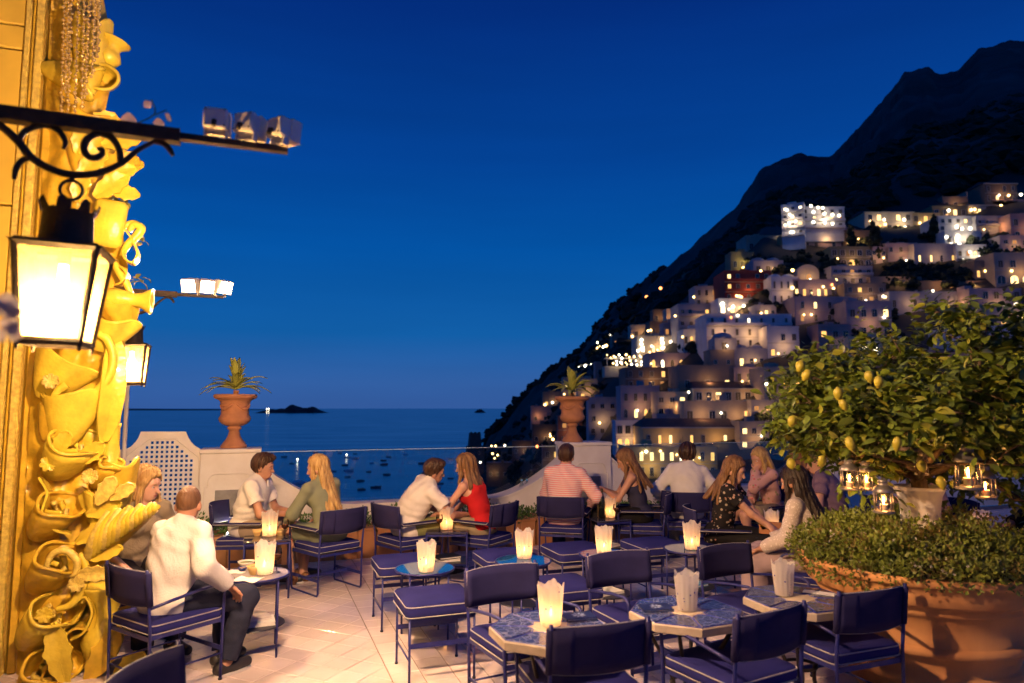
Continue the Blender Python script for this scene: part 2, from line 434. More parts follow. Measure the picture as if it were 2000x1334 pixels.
for ch in t.children: ch.location = st(0, TL); ch.rotation_euler = (0, 0, TH)
b = MB(); q0 = atT(236, 1000, 8.42); b.tube([(q0.x, q0.y, 0), (q0.x, q0.y, 2.45)], .022, 10)
tag(b.build('downpipe', M_white), 'thin white downpipe between the yellow facade and the lattice panel', 'pipe')

# ---- urns with agaves
def agave(parent, n, ln, seed, w=.035):
    rg = random.Random(seed)
    me = []
    for v in range(4):
        b = MB(); lift = [.35, .7, 1.0, 1.3][v]; pts = []
        def fn(u, q, lift=lift):
            L = ln * u; a = lift - 1.05 * u * u * (1.2 - lift * .5)
            x = ln * (u * math.cos(lift) + .12 * u * u); z = ln * (u * math.sin(lift) - .42 * u * u * u * (1.3 - lift * .7))
            wd = w * (.55 + .9 * u) * (1 - u ** 2.2) + .0015; c = (q - .5) * 2
            return (x, c * wd, z + .012 * (c * c) * (1 - u) + .004 * c * c)
        b.grid(fn, 8, 4, .004); me.append(b.mesh('leaf', M_agave, True))
    for i in range(n):
        o = link('leaf', me[i % 4], parent); a = i * 2.39996 + rg.uniform(-.2, .2); s = rg.uniform(.75, 1.1)
        o.rotation_euler = (0, rg.uniform(-.12, .12), a); o.scale = (s, s, s); o.location = (0, 0, rg.uniform(-.01, .03) + (.05 if i % 4 == 3 else 0))
def urn(s, label, lab2, scale, seed, grass=False):
    p = st(s, T0 + .23, ZP); t = thing('terracotta_urn', label, 'urn', p, TH, 'terracotta urns on the pedestals')
    prof = [(.140, 0), (.140, .035), (.125, .045), (.120, .06), (.098, .085), (.070, .13), (.056, .19), (.060, .205), (.076, .215), (.078, .232), (.062, .245),
            (.085, .252), (.130, .272), (.162, .305), (.170, .338), (.160, .365), (.152, .385), (.150, .44), (.156, .50), (.168, .535), (.190, .553), (.222, .563), (.236, .578), (.238, .60), (.228, .612), (.208, .612), (.200, .59), (.196, .55), (.02, .55)]
    b = MB(); b.lathe(prof[:23] + prof[23:], 48, wob=lambda a, z: 1 + (.035 * abs(math.cos(9 * a)) if .25 < z < .35 else 0)); b.build('bowl', M_terra, t, True)
    for k in range(4):
        b = MB(); a0 = k * PI / 2; pts = []
        for i in range(13):
            a = a0 + .12 + (PI / 2 - .24) * i / 12; z = .50 - .055 * math.sin(PI * i / 12)
            pts.append((.158 * math.cos(a), .158 * math.sin(a), z))
        b.tube(pts, [.006 + .012 * math.sin(PI * i / 12) for i in range(13)], 7); b.build('swag', M_terra, t, True)
    b = MB(); b.lathe([(.001, .58), (.197, .575)], 24, caps=False); b.build('soil', M_soil, t)
    for o in list(t.children): o.scale = (scale,) * 3
    pt = thing('agave', lab2, 'plant', p + Vector((0, 0, .57 * scale)), 0, 'agaves in the urns')
    b = MB(); b.tube([(0, 0, 0), (.005, .002, .09)], [.028, .034], 8); b.build('stem', M_terra2, pt)
    h = thing  # leaves
    agave(pt, 30, .36 * scale, seed, .036 if seed == 4 else .05)
    for o in pt.children:
        if o.name.startswith('leaf'): o.location.z += .10
    if grass:
        g = MB(); rg = random.Random(3)
        for k in range(260):
            a = rg.uniform(0, 2 * PI); r0 = .2 * math.sqrt(rg.random()); h = rg.uniform(.02, .07); x, y = r0 * math.cos(a), r0 * math.sin(a); q = rg.uniform(0, PI)
            g.add([(x - .006 * math.cos(q), y - .006 * math.sin(q), 0), (x + .006 * math.cos(q), y + .006 * math.sin(q), 0), (x + rg.uniform(-.03, .03), y + rg.uniform(-.03, .03), h)], [(0, 1, 2)])
        o = g.build('ground_cover', M_leaf, pt, False, False); o['kind'] = 'stuff'
us = 1.0
urn((pedL[0] + pedL[1]) / 2 + .02, 'terracotta urn with narrow-leaved agave, by the lattice panel', 'spiky narrow-leaved agave in the urn by the lattice panel', 1.02, 4)
urn((pedR[0] + pedR[1]) / 2 - .16, 'terracotta urn in front of the lit hillside houses', 'broad-leaved agave in the urn in front of the hillside houses', 1.02, 9, True)
urn((pedR[0] + pedR[1]) / 2 + pit, 'terracotta urn hidden behind the lemon tree crown', 'agave in the urn behind the lemon tree crown', 1.0, 14)

# ---- troughs with plants along the parapet
def leafball(mb, rg, c, rx, ry, rz, n, sz0=.018, dom=True):
    for k in range(n):
        while True:
            v = Vector((rg.uniform(-1, 1), rg.uniform(-1, 1), rg.uniform(-.2 if dom else -1, 1)))
            if .25 < v.length < 1: break
        p = Vector((c[0] + v.x * rx, c[1] + v.y * ry, c[2] + v.z * rz)); s = sz0 * rg.uniform(.6, 1.4)
        d = (v + Vector((rg.uniform(-.6, .6), rg.uniform(-.6, .6), rg.uniform(-.1, .8)))).normalized(); sd = d.orthogonal().normalized(); sd.rotate(Matrix.Rotation(rg.uniform(0, 6.28), 3, d))
        w = d.cross(sd) * .25 * s
        mb.add([p, p + d * s * .5 + sd * s * .38 + w, p + d * s, p + d * s * .5 - sd * s * .38 + w], [(0, 1, 2), (0, 2, 3)])
rg = random.Random(21); names = ['first', 'second', 'third', 'fourth', 'fifth', 'sixth', 'seventh', 'eighth']
for k in range(8):
    s0 = pedL[0] - .05 + k * .98; p = st(s0, T0 - .50)
    t = thing('plant_trough', 'brown trough of low green plants at the parapet foot, %s from the lattice panel' % names[k], 'planter', (p.x, p.y, 0), TH, 'troughs along the parapet')
    b = MB(); z1 = .30
    for i in range(5):
        bb = MB(); bb.box((.19 * i + .002, 0, .0), (.19 * i + .188, .02, z1), ch=.004); bb.build('board', M_terra2, t)
    b.box((0, .024, .0), (.95, .45, z1 - .03)); b.build('tub', M_terra2, t)
    b = MB(); b.box((-.005, -.012, z1 + .002), (.955, .46, z1 + .03), ch=.005); b.build('rim', M_terra2, t)
    g = MB()
    for q in range(6): leafball(g, rg, (.09 + .155 * q, rg.uniform(.15, .3), z1 + .0), rg.uniform(.11, .16), .19, rg.uniform(.11, .26) * (1.3 if k == 0 else 1), 210, .034)
    o = g.build('foliage', M_leaf, t, False, False); o['kind'] = 'stuff'

# iron curls where the parapet meets the pedestals, and a small uplight in the first trough
for s0, sg, lb in ((pedL[1] + .10, 1, 'dark iron curl on the parapet beside the left pedestal'), (pedR[0] - .10, -1, 'dark iron curl on the parapet beside the right pedestal')):
    b = MB(); P = [(sg * r * math.cos(a), 0, r * math.sin(a)) for a, r in [(-PI / 2 + i * .35, .065 - .0023 * i) for i in range(22)]]
    b.tube(P, .007, 6); b.tube([(0, 0, -.065), (-sg * .015, 0, -.14), (sg * .02, 0, -.20)], .007, 6); o = b.build('iron_curl', M_iron, None, True); o.location = st(s0, T0 + .06, .76); o.rotation_euler = (0, 0, TH); tag(o, lb, 'ironwork', 'iron curls of the parapet')
p = at(446, 1050, .38); t = thing('garden_uplight', 'tiny blazing uplight among the plants by the left pedestal', 'lamp', p, 0)
b = MB(); b.tube([(0, 0, -.09), (0, 0, 0)], .006, 6); b.lathe([(.012, 0), (.020, .012), (.020, .05), (.016, .05)], 14, (0, 0, 0), caps=False); b.build('body', M_iron, t); b = MB(); b.lathe([(.001, .046), (.016, .046)], 14, caps=False); b.lathe([(.001, .03), (.016, .04), (.001, .055)], 10, (0, -.012, 0), caps=False); b.build('bulb', emis('uplight_bulb', (1, .93, .75), 200.0), t)
lamp_light('uplight_light', (0, -.03, .09), (1.0, .86, .55), 5.0, .02, t)
# ================================================================== YELLOW FACADE
SF = -1.42; TF = 5.37
HT = 7.0
def wallbox(mb, s0, s1, t0, t1, z0, z1, ch=0.0):
    M = Matrix(((E1.x, E2.x, 0, 0), (E1.y, E2.y, 0, 0), (0, 0, 1, 0), (0, 0, 0, 1)))
    mb.box((s0, t0, z0), (s1, t1, z1), M, ch)
fac = thing('yellow_facade', 'yellow plaster facade bay of stacked slabs at the left edge', 'building')
b = MB(); wallbox(b, -4.5, SF - .03, TF + .04, 6.45, 0, HT); b.build('wall_core', M_yellow, fac, smooth=False)
b = MB(); wallbox(b, -3.2, -2.75, -4, TF + .03, 0, HT); b.build('side_wall', M_yellow, fac, smooth=False)
def zat(px, py, t): return atT(px, py, t).z
zs_ = sorted([0, zat(30, 1080, TF), zat(30, 726, TF), zat(40, 404, TF), zat(50, 101, TF), zat(50, 54, TF), HT])
for a, b_ in zip(zs_, zs_[1:]):
    m = MB(); wallbox(m, -3.1, SF - .165, TF - .02, TF + .038, a + .006, b_ - .006, .008); m.build('wall_slab', M_yellow, fac)
    m = MB(); wallbox(m, SF - .029, SF + .02, TF + .12, 6.42, a + .006, b_ - .006, .008); m.build('wall_slab', M_yellow, fac)
for k, (s0, w, d) in enumerate([(SF - .16, .035, .05), (SF - .122, .022, .035), (SF - .095, .05, .06)]):
    m = MB(); wallbox(m, s0, s0 + w, TF - d, TF + .03, 0, HT, .008); m.build('moulding_strip', M_gold if k != 1 else M_glaze2, fac)
m = MB(); wallbox(m, -1.455, SF + .02, TF - .0, TF + .118, 0, HT, .01); m.build('corner_pier', M_glaze2, fac)

# ---- glazed ceramic ornament climbing the corner
orn = thing('ceramic_ornament', 'glossy yellow ceramic shells and scrolls climbing the facade corner', 'ornament')
TO = TF - .12
def O(px, py, dt=0.0): return atT(px, py, TO + dt)
PPM = F / O(150, 700).y                      # photograph pixels per metre at the ornament
def lf(p): return Vector(p)
def cup(px, py, w, h, tilt=0.0, yaw=0.0, mat_=None, flare=1.25, a0=-.1, a1=PI + .1, dt=0.0, wav=.05, nw=3, name='shell_cup', dep=.75, ph=0.0):
    """open half-bowl of clay: w,h in photograph pixels; opens towards the viewer/up"""
    W_, H_ = w / PPM, h / PPM; b = MB()
    def fn(u, v):
        a = a0 + (a1 - a0) * u; r = (.18 + .82 * math.sin(min(1, v) * PI * .5) ** .8) * W_ / 2
        r *= 1 + (flare - 1) * v ** 3 + wav * v * math.sin(nw * a * 2 + ph)
        return (r * math.cos(a), -dep * r * math.sin(a), H_ * (v - 1) + wav * 1.4 * H_ * v * v * math.sin(nw * a + ph))
    b.grid(fn, 20, 9, .016); 
    rim = [fn(i / 20, 1) for i in range(21)]; b.tube([Vector(q) for q in rim], .011, 6)
    o = b.build(name, mat_ or M_glaze, orn, 'auto'); o.location = O(px, py, dt); o.rotation_euler = (0, tilt, TH + yaw); return o
def ribbon(pts, w, th=.012, name='ribbon_scroll', mat_=None, dt=0.0, twist=0.0, flat=None):
    P = spline([O(x, y, dt + (q[0] if q else 0)) for x, y, *q in pts], 7); n = len(P); b = MB()
    def fn(u, v):
        i = min(n - 1, int(round(u * (n - 1)))); T = (P[min(i + 1, n - 1)] - P[max(i - 1, 0)]).normalized()
        side = (E2 * math.cos(twist * u) + E1 * math.sin(twist * u)); side = (side - T * side.dot(T)).normalized()
        ww = w / PPM * (.35 + .65 * math.sin(PI * min(1, u * 1.05 + .02)) ** .5)
        return P[i] + side * ((v - .5) * ww)
    b.grid(fn, n - 1, 4, th); return b.build(name, mat_ or M_glaze, orn, 'auto')
def rope(pts, r, name='rope_scroll', mat_=None, dt=0.0, taper=True):
    P = spline([O(x, y, dt + (q[0] if q else 0)) for x, y, *q in pts], 7); n = len(P); b = MB()
    b.tube(P, [(r / PPM) * ((.55 + .45 * math.sin(PI * i / (n - 1))) if taper else 1) for i in range(n)], 9); return b.build(name, mat_ or M_glaze, orn, True)
def blade(px, py, L, w, ang, curl=.5, name='acanthus_leaf', mat_=None, dt=0.0, yaw=0.0, lob=4):
    b = MB(); L_, W_ = L / PPM, w / PPM
    def fn(u, v):
        c = (v - .5) * 2; ww = W_ * .5 * (math.sin(PI * min(.97, u * .92 + .06)) ** .7) * (1 - .22 * abs(math.sin(lob * PI * u)))
        a = curl * u * u; x = c * ww; y = -.10 * L_ * math.sin(PI * u) - abs(c) * W_ * .10 + (-L_ * .25 * (1 - math.cos(a)))
        return (x, y, L_ * (u * math.cos(a * .5)))
    b.grid(fn, 14, 6, .012)
    b.tube([Vector(fn(u / 10, .5)) + Vector((0, -.006, 0)) for u in range(11)], [.010 * (1 - .8 * u / 10) for u in range(11)], 6)
    o = b.build(name, mat_ or M_glaze, orn, 'auto'); o.location = O(px, py, dt); o.rotation_euler = (0, ang, TH + yaw); return o
def vase(px, py, L, r, ang, name='ceramic_trumpet', mat_=None, dt=0.0, prof=None, yaw=0.0):
    pr = prof or [(.35, 0), (.62, .12), (.8, .3), (.66, .5), (.5, .66), (.62, .8), (1.0, .97), (1.02, 1.0), (.8, .99), (.3, .9)]
    b = MB(); b.lathe([(a * r / PPM, c * L / PPM) for a, c in pr], 20); o = b.build(name, mat_ or M_glaze, orn, True)
    o.location = O(px, py, dt); o.rotation_euler = (0, ang, TH + yaw); return o
# uneven backing the ornaments are bedded in
SIL = [(-120, 190), (0, 203), (60, 214), (100, 222), (170, 216), (220, 205), (260, 236), (300, 246), (340, 240), (380, 226), (420, 234), (480, 244), (520, 250), (560, 246), (600, 250), (660, 246), (720, 238), (780, 242), (840, 232), (900, 236), (960, 222), (1010, 204), (1080, 196), (1200, 200), (1400, 214)]
mnz = __import__('mathutils').noise
def backfn(u, v):
    y = -120 + 1500 * v; xl = 100 - .052 * y; xr = np.interp(y, [q[0] for q in SIL], [q[1] for q in SIL]); px = xl + (xr - xl) * u
    n = mnz.fractal(Vector((px / 38, y / 46, 1.7)), 1.0, 2.0, 4); fold = math.sin(px / 9 + 3 * math.sin(y / 60)) * .012
    return O(px, y, .16 - .15 * math.sin(PI * min(1, .12 + .88 * u)) + .06 * n + fold)
b = MB(); b.grid(backfn, 26, 150); b.build('backing_plaster', M_glaze2, orn, True)
def scoop(px, py, w, h, dirv, m=None, dt=0.0, sq=.8, ph=0.0, name='shell_scoop', fill=True):
    """deep clay scoop with a rolled rim, opening along dirv (right, towards us, up)"""
    W_, H_ = w / PPM / 2, h / PPM; b = MB(); n = 28; prof = [(.05, -1), (.34, -.97), (.62, -.84), (.84, -.58), (.97, -.25), (1.03, 0), (.95, -.02), (.86, -.28), (.72, -.58), (.48, -.80), (.02, -.88)]
    def wb(a, z): return 1 + .06 * math.sin(2 * a + ph) + .03 * math.sin(5 * a + 2 * ph)
    b.lathe([(r * W_, z * H_) for r, z in prof], n, caps=False, sy=sq, wob=wb)
    b.tube([(1.0 * W_ * wb(2 * PI * i / n, 0) * math.cos(2 * PI * i / n), sq * W_ * wb(2 * PI * i / n, 0) * math.sin(2 * PI * i / n), .012 * math.sin(3 * 2 * PI * i / n + ph)) for i in range(n)], .012, 7, closed=True)
    o = b.build(name, m or M_glaze, orn, True); d = E1 * dirv[0] - E2 * dirv[1] + Vector((0, 0, dirv[2])); o.location = O(px, py, dt); o.rotation_euler = d.to_track_quat('Z', 'Y').to_euler()
    if fill:
        for k in range(4):
            q = ph * 3 + k * 1.7; f = MB(); f.tube(spline([(W_ * .5 * math.cos(q + i * .7) * (1 - i * .12), sq * W_ * .5 * math.sin(q + i * .7), -H_ * .55 + .03 * i) for i in range(6)], 4), .017, 7); oo = f.build('clay_coil', M_gold if k % 2 else M_glaze, orn, True); oo.location = o.location; oo.rotation_euler = o.rotation_euler
    return o
# bead strings at the top
for k, (x0, x1, y1) in enumerate([(128, 120, 215), (142, 132, 232), (155, 146, 226), (166, 160, 208), (178, 166, 190), (188, 180, 150), (196, 190, 110), (136, 128, 180)]):
    b = MB(); n = 34; q0 = O(x0, -60, -.18); q1 = O(x1, y1, -.18 - .03 * (k % 3))
    for i in range(n):
        p = q0.lerp(q1, i / (n - 1)); r = .0105 + .004 * ((i * 7 + k) % 3 == 0)
        b.lathe([(.001, -r), (r * .8, -r * .5), (r, 0), (r * .8, r * .5), (.001, r)], 7, p + Vector((.006 * math.sin(i * 1.9 + k), 0, 0)), caps=False)
    b.tube([q0, q1], .003, 5); b.build('bead_string', mat('crystal_bead', (.92, .66, .22), .10, metal=.5, spec=1.0, coat=1.0), orn, True)
cup(182, 45, 62, 150, .0, .3, flare=1.0, dt=-.02, name='draped_fold'); cup(190, 165, 66, 125, 1.9, -.4, dt=-.05, flare=1.05, a0=-.6, a1=PI + .6)
vase(205, 128, 56, 32, .25, dt=.02); cup(180, 232, 80, 120, .1, .2, M_glaze2, name='draped_fold')
for k, (x, y, L, w, an) in enumerate([(165, 262, 80, 46, .9), (200, 285, 85, 44, 1.25), (150, 300, 80, 42, .3), (190, 322, 95, 50, 1.5), (160, 345, 80, 46, .6), (205, 350, 70, 40, 1.1), (135, 262, 60, 34, .1),
                                      (225, 300, 60, 36, 2.0), (185, 385, 85, 46, .9), (150, 395, 80, 40, .2), (215, 372, 62, 36, 1.7), (232, 335, 56, 32, .6)]):
    blade(x, y, L, w, an, .9, dt=-.04 - .02 * (k % 3), mat_=[M_glaze, M_glaze2][k % 4 == 3])
b = MB(); b.box((-.10, -.03, -.16), (.10, .03, .16), ch=.028); o = b.build('cartouche', M_glaze, orn, True); o.location = O(212, 436, -.08); o.rotation_euler = (0, .12, TH)
rope([(238, 500), (248, 480), (266, 462), (276, 446), (262, 440), (252, 452)], 9); rope([(228, 470), (240, 446), (258, 436), (272, 442), (272, 460), (258, 466)], 7, dt=.03)
ribbon([(246, 448), (262, 470), (272, 498), (262, 516), (246, 510), (240, 492), (250, 482)], 34, mat_=M_glaze); ribbon([(236, 520), (252, 536), (240, 556), (222, 560)], 40, mat_=M_glaze2)
rope([(222, 508), (232, 530), (246, 552), (256, 575)], 8)
vase(196, 580, 92, 26, 1.62, dt=-.05); cup(215, 625, 84, 62, .25, .1, M_glaze, name='folded_collar', wav=.10); cup(232, 590, 60, 56, -.3, .3, M_glaze2, name='folded_collar', wav=.08)
blade(200, 862, 220, 60, .04, .25, 'long_leaf', M_glaze, -.02, .5, lob=1); blade(216, 800, 150, 36, .02, -.3, 'long_leaf', M_glaze2, .06, .8, lob=1)
rope([(192, 652), (210, 664), (221, 694), (216, 728), (196, 758), (168, 782), (140, 800), (118, 803), (106, 786), (112, 766), (130, 752)], 8.5, dt=-.10, taper=False)
cup(146, 770, 86, 104, .15, .1, M_glaze, dt=-.03, wav=.09, nw=2); cup(134, 706, 88, 80, .5, .2, M_glaze, dt=.0, wav=.04, name='rounded_apron')
cup(118, 800, 56, 60, .3, .0, M_glaze2, dt=-.02)
vase(212, 918, 92, 22, 0, 'ceramic_pipe', M_glaze, .06, [(.9, 0), (.9, .04), (.8, .08), (.78, .9), (.85, .93), (.85, 1), (.3, 1)])
cup(232, 905, 56, 100, -.1, .6, M_glaze2, dt=.08, wav=.05); cup(205, 968, 64, 60, .1, .3, M_glaze, dt=.0, wav=.12, nw=3, name='folded_collar')
for k, (x, y, L, w, an) in enumerate([(150, 905, 70, 40, .9), (110, 890, 60, 36, .4), (190, 985, 70, 36, .5), (170, 1005, 75, 40, 1.2), (196, 1022, 70, 34, 1.6), (215, 975, 60, 30, 1.0), (150, 1060, 80, 36, 1.0), (165, 1090, 80, 34, 1.3), (150, 1120, 70, 34, 1.6), (182, 1048, 64, 30, .7)]):
    blade(x, y, L, w, an, 1.1, dt=-.06 - .03 * (k % 3), mat_=[M_glaze, M_gold][k % 3 == 2])
scoop(150, 862, 100, 92, (.45, .45, .75), M_glaze, -.10, ph=.3); scoop(122, 985, 86, 92, (.5, .45, .72), M_glaze2, -.10, ph=1.2); scoop(124, 1088, 92, 100, (.5, .5, .7), M_glaze2, -.10, ph=2.1)
scoop(112, 1190, 96, 104, (.55, .45, .7), M_glaze, -.10, ph=.9); scoop(104, 1300, 96, 100, (.45, .5, .72), M_glaze2, -.08, ph=1.9); scoop(196, 150, 64, 66, (-.05, .95, -.2), M_glaze, -.05, ph=.4, fill=False); scoop(218, 905, 46, 66, (.5, .4, .75), M_glaze2, -.02, ph=1.4, fill=False)
ribbon([(80, 930), (98, 960), (90, 1000), (110, 1030), (140, 1040)], 34, dt=-.08, mat_=M_glaze); ribbon([(140, 1180), (170, 1160), (186, 1190), (170, 1230), (140, 1250)], 40, dt=-.08, mat_=M_glaze)
rope([(88, 1120), (100, 1085), (128, 1075), (150, 1095), (146, 1120), (128, 1124)], 7, dt=-.14, mat_=M_gold); rope([(180, 1240), (196, 1205), (190, 1170), (172, 1160), (160, 1178)], 7, dt=-.10)
for k, (x, y) in enumerate([(96, 905), (150, 1140), (88, 1200), (176, 930), (120, 660), (100, 745)]):          # rosettes
    for q in range(7): blade(x, y, 19, 13, q * 2 * PI / 7, 1.4, 'rosette_petal', [M_glaze, M_gold][k % 2], -.16, 0, lob=1)
# pleated scallop fan
for i in range(15):
    u = i / 14; P = [O(172 + 126 * u, 1090 - 88 * u, -.10 - .16 * u), O(186 + 116 * u, 1048 - 56 * u, -.17 - .14 * u), O(214 + 96 * u, 1000 - 15 * u + 5 * math.sin(i * 1.9), -.12 - .16 * u)]
    P = spline(P, 5); b = MB(); n = len(P); b.tube(P, [(4.4 + 5.2 * math.sin(PI * (.25 + .6 * k / (n - 1)))) * (1.12 - .45 * u) / PPM for k in range(n)], 8); b.build('fan_pleat', M_glaze if i % 3 else M_gold, orn, True)
def shellfn(u, v):
    A_ = O(172 + 126 * u, 1092 - 90 * u, -.10 - .16 * u); B_ = O(178 + 130 * u, 1122 - 126 * u, -.02 - .10 * u); C_ = (A_ + B_) / 2 + Vector((0, 0, -.03 * math.sin(PI * u)))
    return A_ * (1 - v) ** 2 + C_ * 2 * v * (1 - v) + B_ * v * v
b = MB(); b.grid(shellfn, 14, 5, .008); b.build('fan_underside', M_glaze2, orn, True)
rope([(110, 1190), (140, 1180), (160, 1150), (168, 1110), (156, 1080)], 8, dt=-.12); ribbon([(80, 1330), (110, 1260), (150, 1220), (190, 1230)], 50, mat_=M_glaze2, dt=-.05)
vase(196, 1300, 150, 46, .02, 'ceramic_jar', M_glaze, -.02); blade(170, 1330, 120, 50, .5, .9, dt=-.10, mat_=M_glaze2); blade(130, 1334, 130, 50, -.2, .9, dt=-.12); blade(220, 1330, 90, 44, .8, 1.2, dt=-.08)
# flower bush at the foot of the facade, next to the seated woman
t = thing('flowering_bush', 'flowering bush in a pale pot between the facade and the seated couple', 'plant', at(232, 1235, 0), 0)
b = MB(); b.lathe([(.13, 0), (.17, .1), (.19, .3), (.2, .34), (.185, .34), (.17, .30), (.02, .3)], 28); b.build('pot', M_yellow, t, True)
g = MB(); rg = random.Random(8)
for q in range(9): leafball(g, rg, (rg.uniform(-.14, .14), rg.uniform(-.14, .14), .42 + rg.uniform(0, .18)), .15, .15, .15, 190, .03, False)
o = g.build('foliage', M_leaf, t, False, False); o['kind'] = 'stuff'
for k in range(26):
    b = MB(); a = rg.uniform(0, 6.28); 
    for i in range(5):
        q = i * 1.2566; b.add([(0, 0, 0), (.012 * math.cos(q - .5), .012 * math.sin(q - .5), .004), (.018 * math.cos(q), .018 * math.sin(q), .006), (.012 * math.cos(q + .5), .012 * math.sin(q + .5), .004)], [(0, 1, 2, 3)])
    o = b.build('blossom', M_petal, t, False, False); v = Vector((rg.uniform(-1, 1), rg.uniform(-1, .3), rg.uniform(-.4, 1))).normalized()
    o.location = Vector((0, 0, .5)) + Vector((v.x * .25, v.y * .25, v.z * .24)); o.rotation_euler = v.to_track_quat('Z', 'Y').to_euler()
# sprigs growing from the ornament into the sky
for k, (px, py, sg) in enumerate([(240, 395, 1), (268, 470, 2), (272, 545, 3)]):
    t = thing('leaf_sprig', 'small green sprig %s the facade ornament against the sky' % ['high on', 'beside the curled scroll of', 'above the ceramic trumpet of'][k], 'plant', O(px - 30, py + 10, .1), 0, 'sprigs on the facade')
    rg = random.Random(sg); b = MB(); b.tube([(0, 0, 0), (.05, .02, .02), (.12, .03, .03)], .004, 5); b.build('twig', M_leaf, t)
    for i in range(7):
        b = MB(); L = rg.uniform(.05, .085)
        b.grid(lambda u, v: (L * u, (v - .5) * .036 * math.sin(PI * min(.98, u * .9 + .08)), .012 * math.sin(u * 3) + .01 * abs(v - .5)), 6, 2)
        o = b.build('leaf', mat('sprig_leaf', (.16, .17, .03), .5, var=.2), t, True, False); o.location = (rg.uniform(.04, .13), rg.uniform(-.02, .03), .02 + rg.uniform(-.01, .03)); o.rotation_euler = (rg.uniform(-.5, .5), rg.uniform(-.9, .9), rg.uniform(-1.6, 1.6) + (3.1 if i % 3 == 0 else 0))

# ---- wrought iron brackets, lanterns, floodlights
LN_COL = (1.0, .58, .18)
def lantern(top, label, power, tilt=0.0, sc=1.0):
    t = thing('hanging_lantern', label, 'lantern', top, TH, 'wrought iron wall lanterns'); t.rotation_euler = (0, tilt, TH); t.scale = (sc,) * 3
    zt, zb, a, c = -.245, -.565, .117, .087
    b = MB(); b.tube([(.034 * math.cos(q), 0, -.035 + .034 * math.sin(q)) for q in [2 * PI * i / 20 for i in range(20)]], .006, 6, closed=True); b.build('ring', M_iron, t)
    b = MB(); b.tube([(0, 0, -.069), (0, 0, -.10)], .006, 6); b.lathe([(.085, -.235), (.08, -.20), (.076, -.12), (.079, -.115)], 24, caps=False); b.lathe([(.001, -.10), (.05, -.11), (.078, -.118)], 24, caps=False); b.build('chimney', M_iron, t)
    for k in range(8):
        b = MB(); q = k * PI / 4; M = Matrix.Rotation(q, 4, 'Z'); b.add([M @ Vector(v) for v in [(.079, -.022, -.12), (.079, .022, -.12), (.092, .014, -.085), (.088, 0, -.075), (.092, -.014, -.085)]], [(0, 1, 2, 3, 4)]); b.build('crown_leaf', M_iron, t, False, False)
    b = MB(); b.add([(x * r, y * r, z) for r, z in ((.08, -.236), (.10, -.238), (a + .018, zt)) for x, y in ((-1, -1), (1, -1), (1, 1), (-1, 1))], [(0, 1, 5, 4), (1, 2, 6, 5), (2, 3, 7, 6), (3, 0, 4, 7), (4, 5, 9, 8), (5, 6, 10, 9), (6, 7, 11, 10), (7, 4, 8, 11)])
    b.build('roof', M_iron, t, False)
    fr = MB()
    cr = [(-1, -1), (1, -1), (1, 1), (-1, 1)]
    for i, (x, y) in enumerate(cr):
        x2, y2 = cr[(i + 1) % 4]
        fr.tube([(x * a, y * a, zt), (x * c, y * c, zb)], .0105, 4); fr.tube([(x * a, y * a, zt - .004), (x2 * a, y2 * a, zt - .004)], .014, 4); fr.tube([(x * c, y * c, zb), (x2 * c, y2 * c, zb)], .013, 4)
        fr.tube([(x * c, y * c, zb), (x * c * 1.02, y * c * 1.02, zb - .03)], [.010, .004], 6)
    fr.build('frame', M_iron, t)
    for i, (x, y) in enumerate(cr):
        x2, y2 = cr[(i + 1) % 4]; b = MB(); k = .985
        A = [Vector((x * a * k, y * a * k, zt - .01)), Vector((x2 * a * k, y2 * a * k, zt - .01)), Vector((x2 * c * k, y2 * c * k, zb + .008)), Vector((x * c * k, y * c * k, zb + .008))]
        b.add(A, [(0, 1, 2, 3)]); b.build('glass_pane', M_pane, t, False, False)
    b = MB(); b.lathe([(.001, -.47), (.022, -.462), (.034, -.435), (.036, -.41), (.024, -.375), (.013, -.35), (.013, -.30)], 14, caps=False); b.build('bulb', M_bulb, t, True)
    b = MB(); b.tube([(0, 0, -.30), (0, 0, -.24)], .02, 8); b.build('socket', M_iron, t)
    lamp_light('lantern_light', (0, 0, -.505), LN_COL, power, .03, t)
    return t
def floodlight(loc, aimv, label, power, lit_face=True, spot=110, sc=.76):
    t = thing('floodlight', label, 'floodlight', loc, 0, 'white box floodlights'); t.rotation_euler = Vector(aimv).to_track_quat('Y', 'Z').to_euler()
    b = MB(); b.box((-.052, -.05, .022), (.052, .035, .122), ch=.008); b.build('housing', M_house, t)
    b = MB(); b.box((-.044, .036, .03), (.044, .040, .114)); b.build('lens', M_flood, t, False)
    b = MB()
    for lo, hi in (((-.058, .012, .016), (-.0525, .072, .128)), ((.0525, .012, .016), (.058, .072, .128)), ((-.0523, .012, .1223), (.0523, .072, .128)), ((-.0523, .012, .016), (.0523, .072, .0217))): b.box(lo, hi)
    b.build('hood', M_house, t, False)
    b = MB()
    for s in (-1, 1): b.box((s * .047 - .004, -.02, -.012), (s * .047 + .004, .012, .021))
    b.box((-.05, -.02, -.018), (.05, .012, -.0125)); b.build('yoke', M_house, t)
    b = MB(); b.tube([(0, -.052, .05), (0, -.066, .045), (0, -.07, .02)], .011, 8); b.build('cable_gland', M_iron, t)
    for sx in (-1, 1):
        for zz in (.034, .11):
            b = MB(); b.tube([(sx * .042, -.053, zz), (sx * .042, -.049, zz)], .004, 6); b.build('screw', M_iron, t)
    t.scale = (sc,) * 3
    lamp_light('floodlight_beam', (0, .17, .07), (1.0, .59, .32), power, .03, t, spot=spot, aim=(0, 1, 0), blend=.5)
    return t
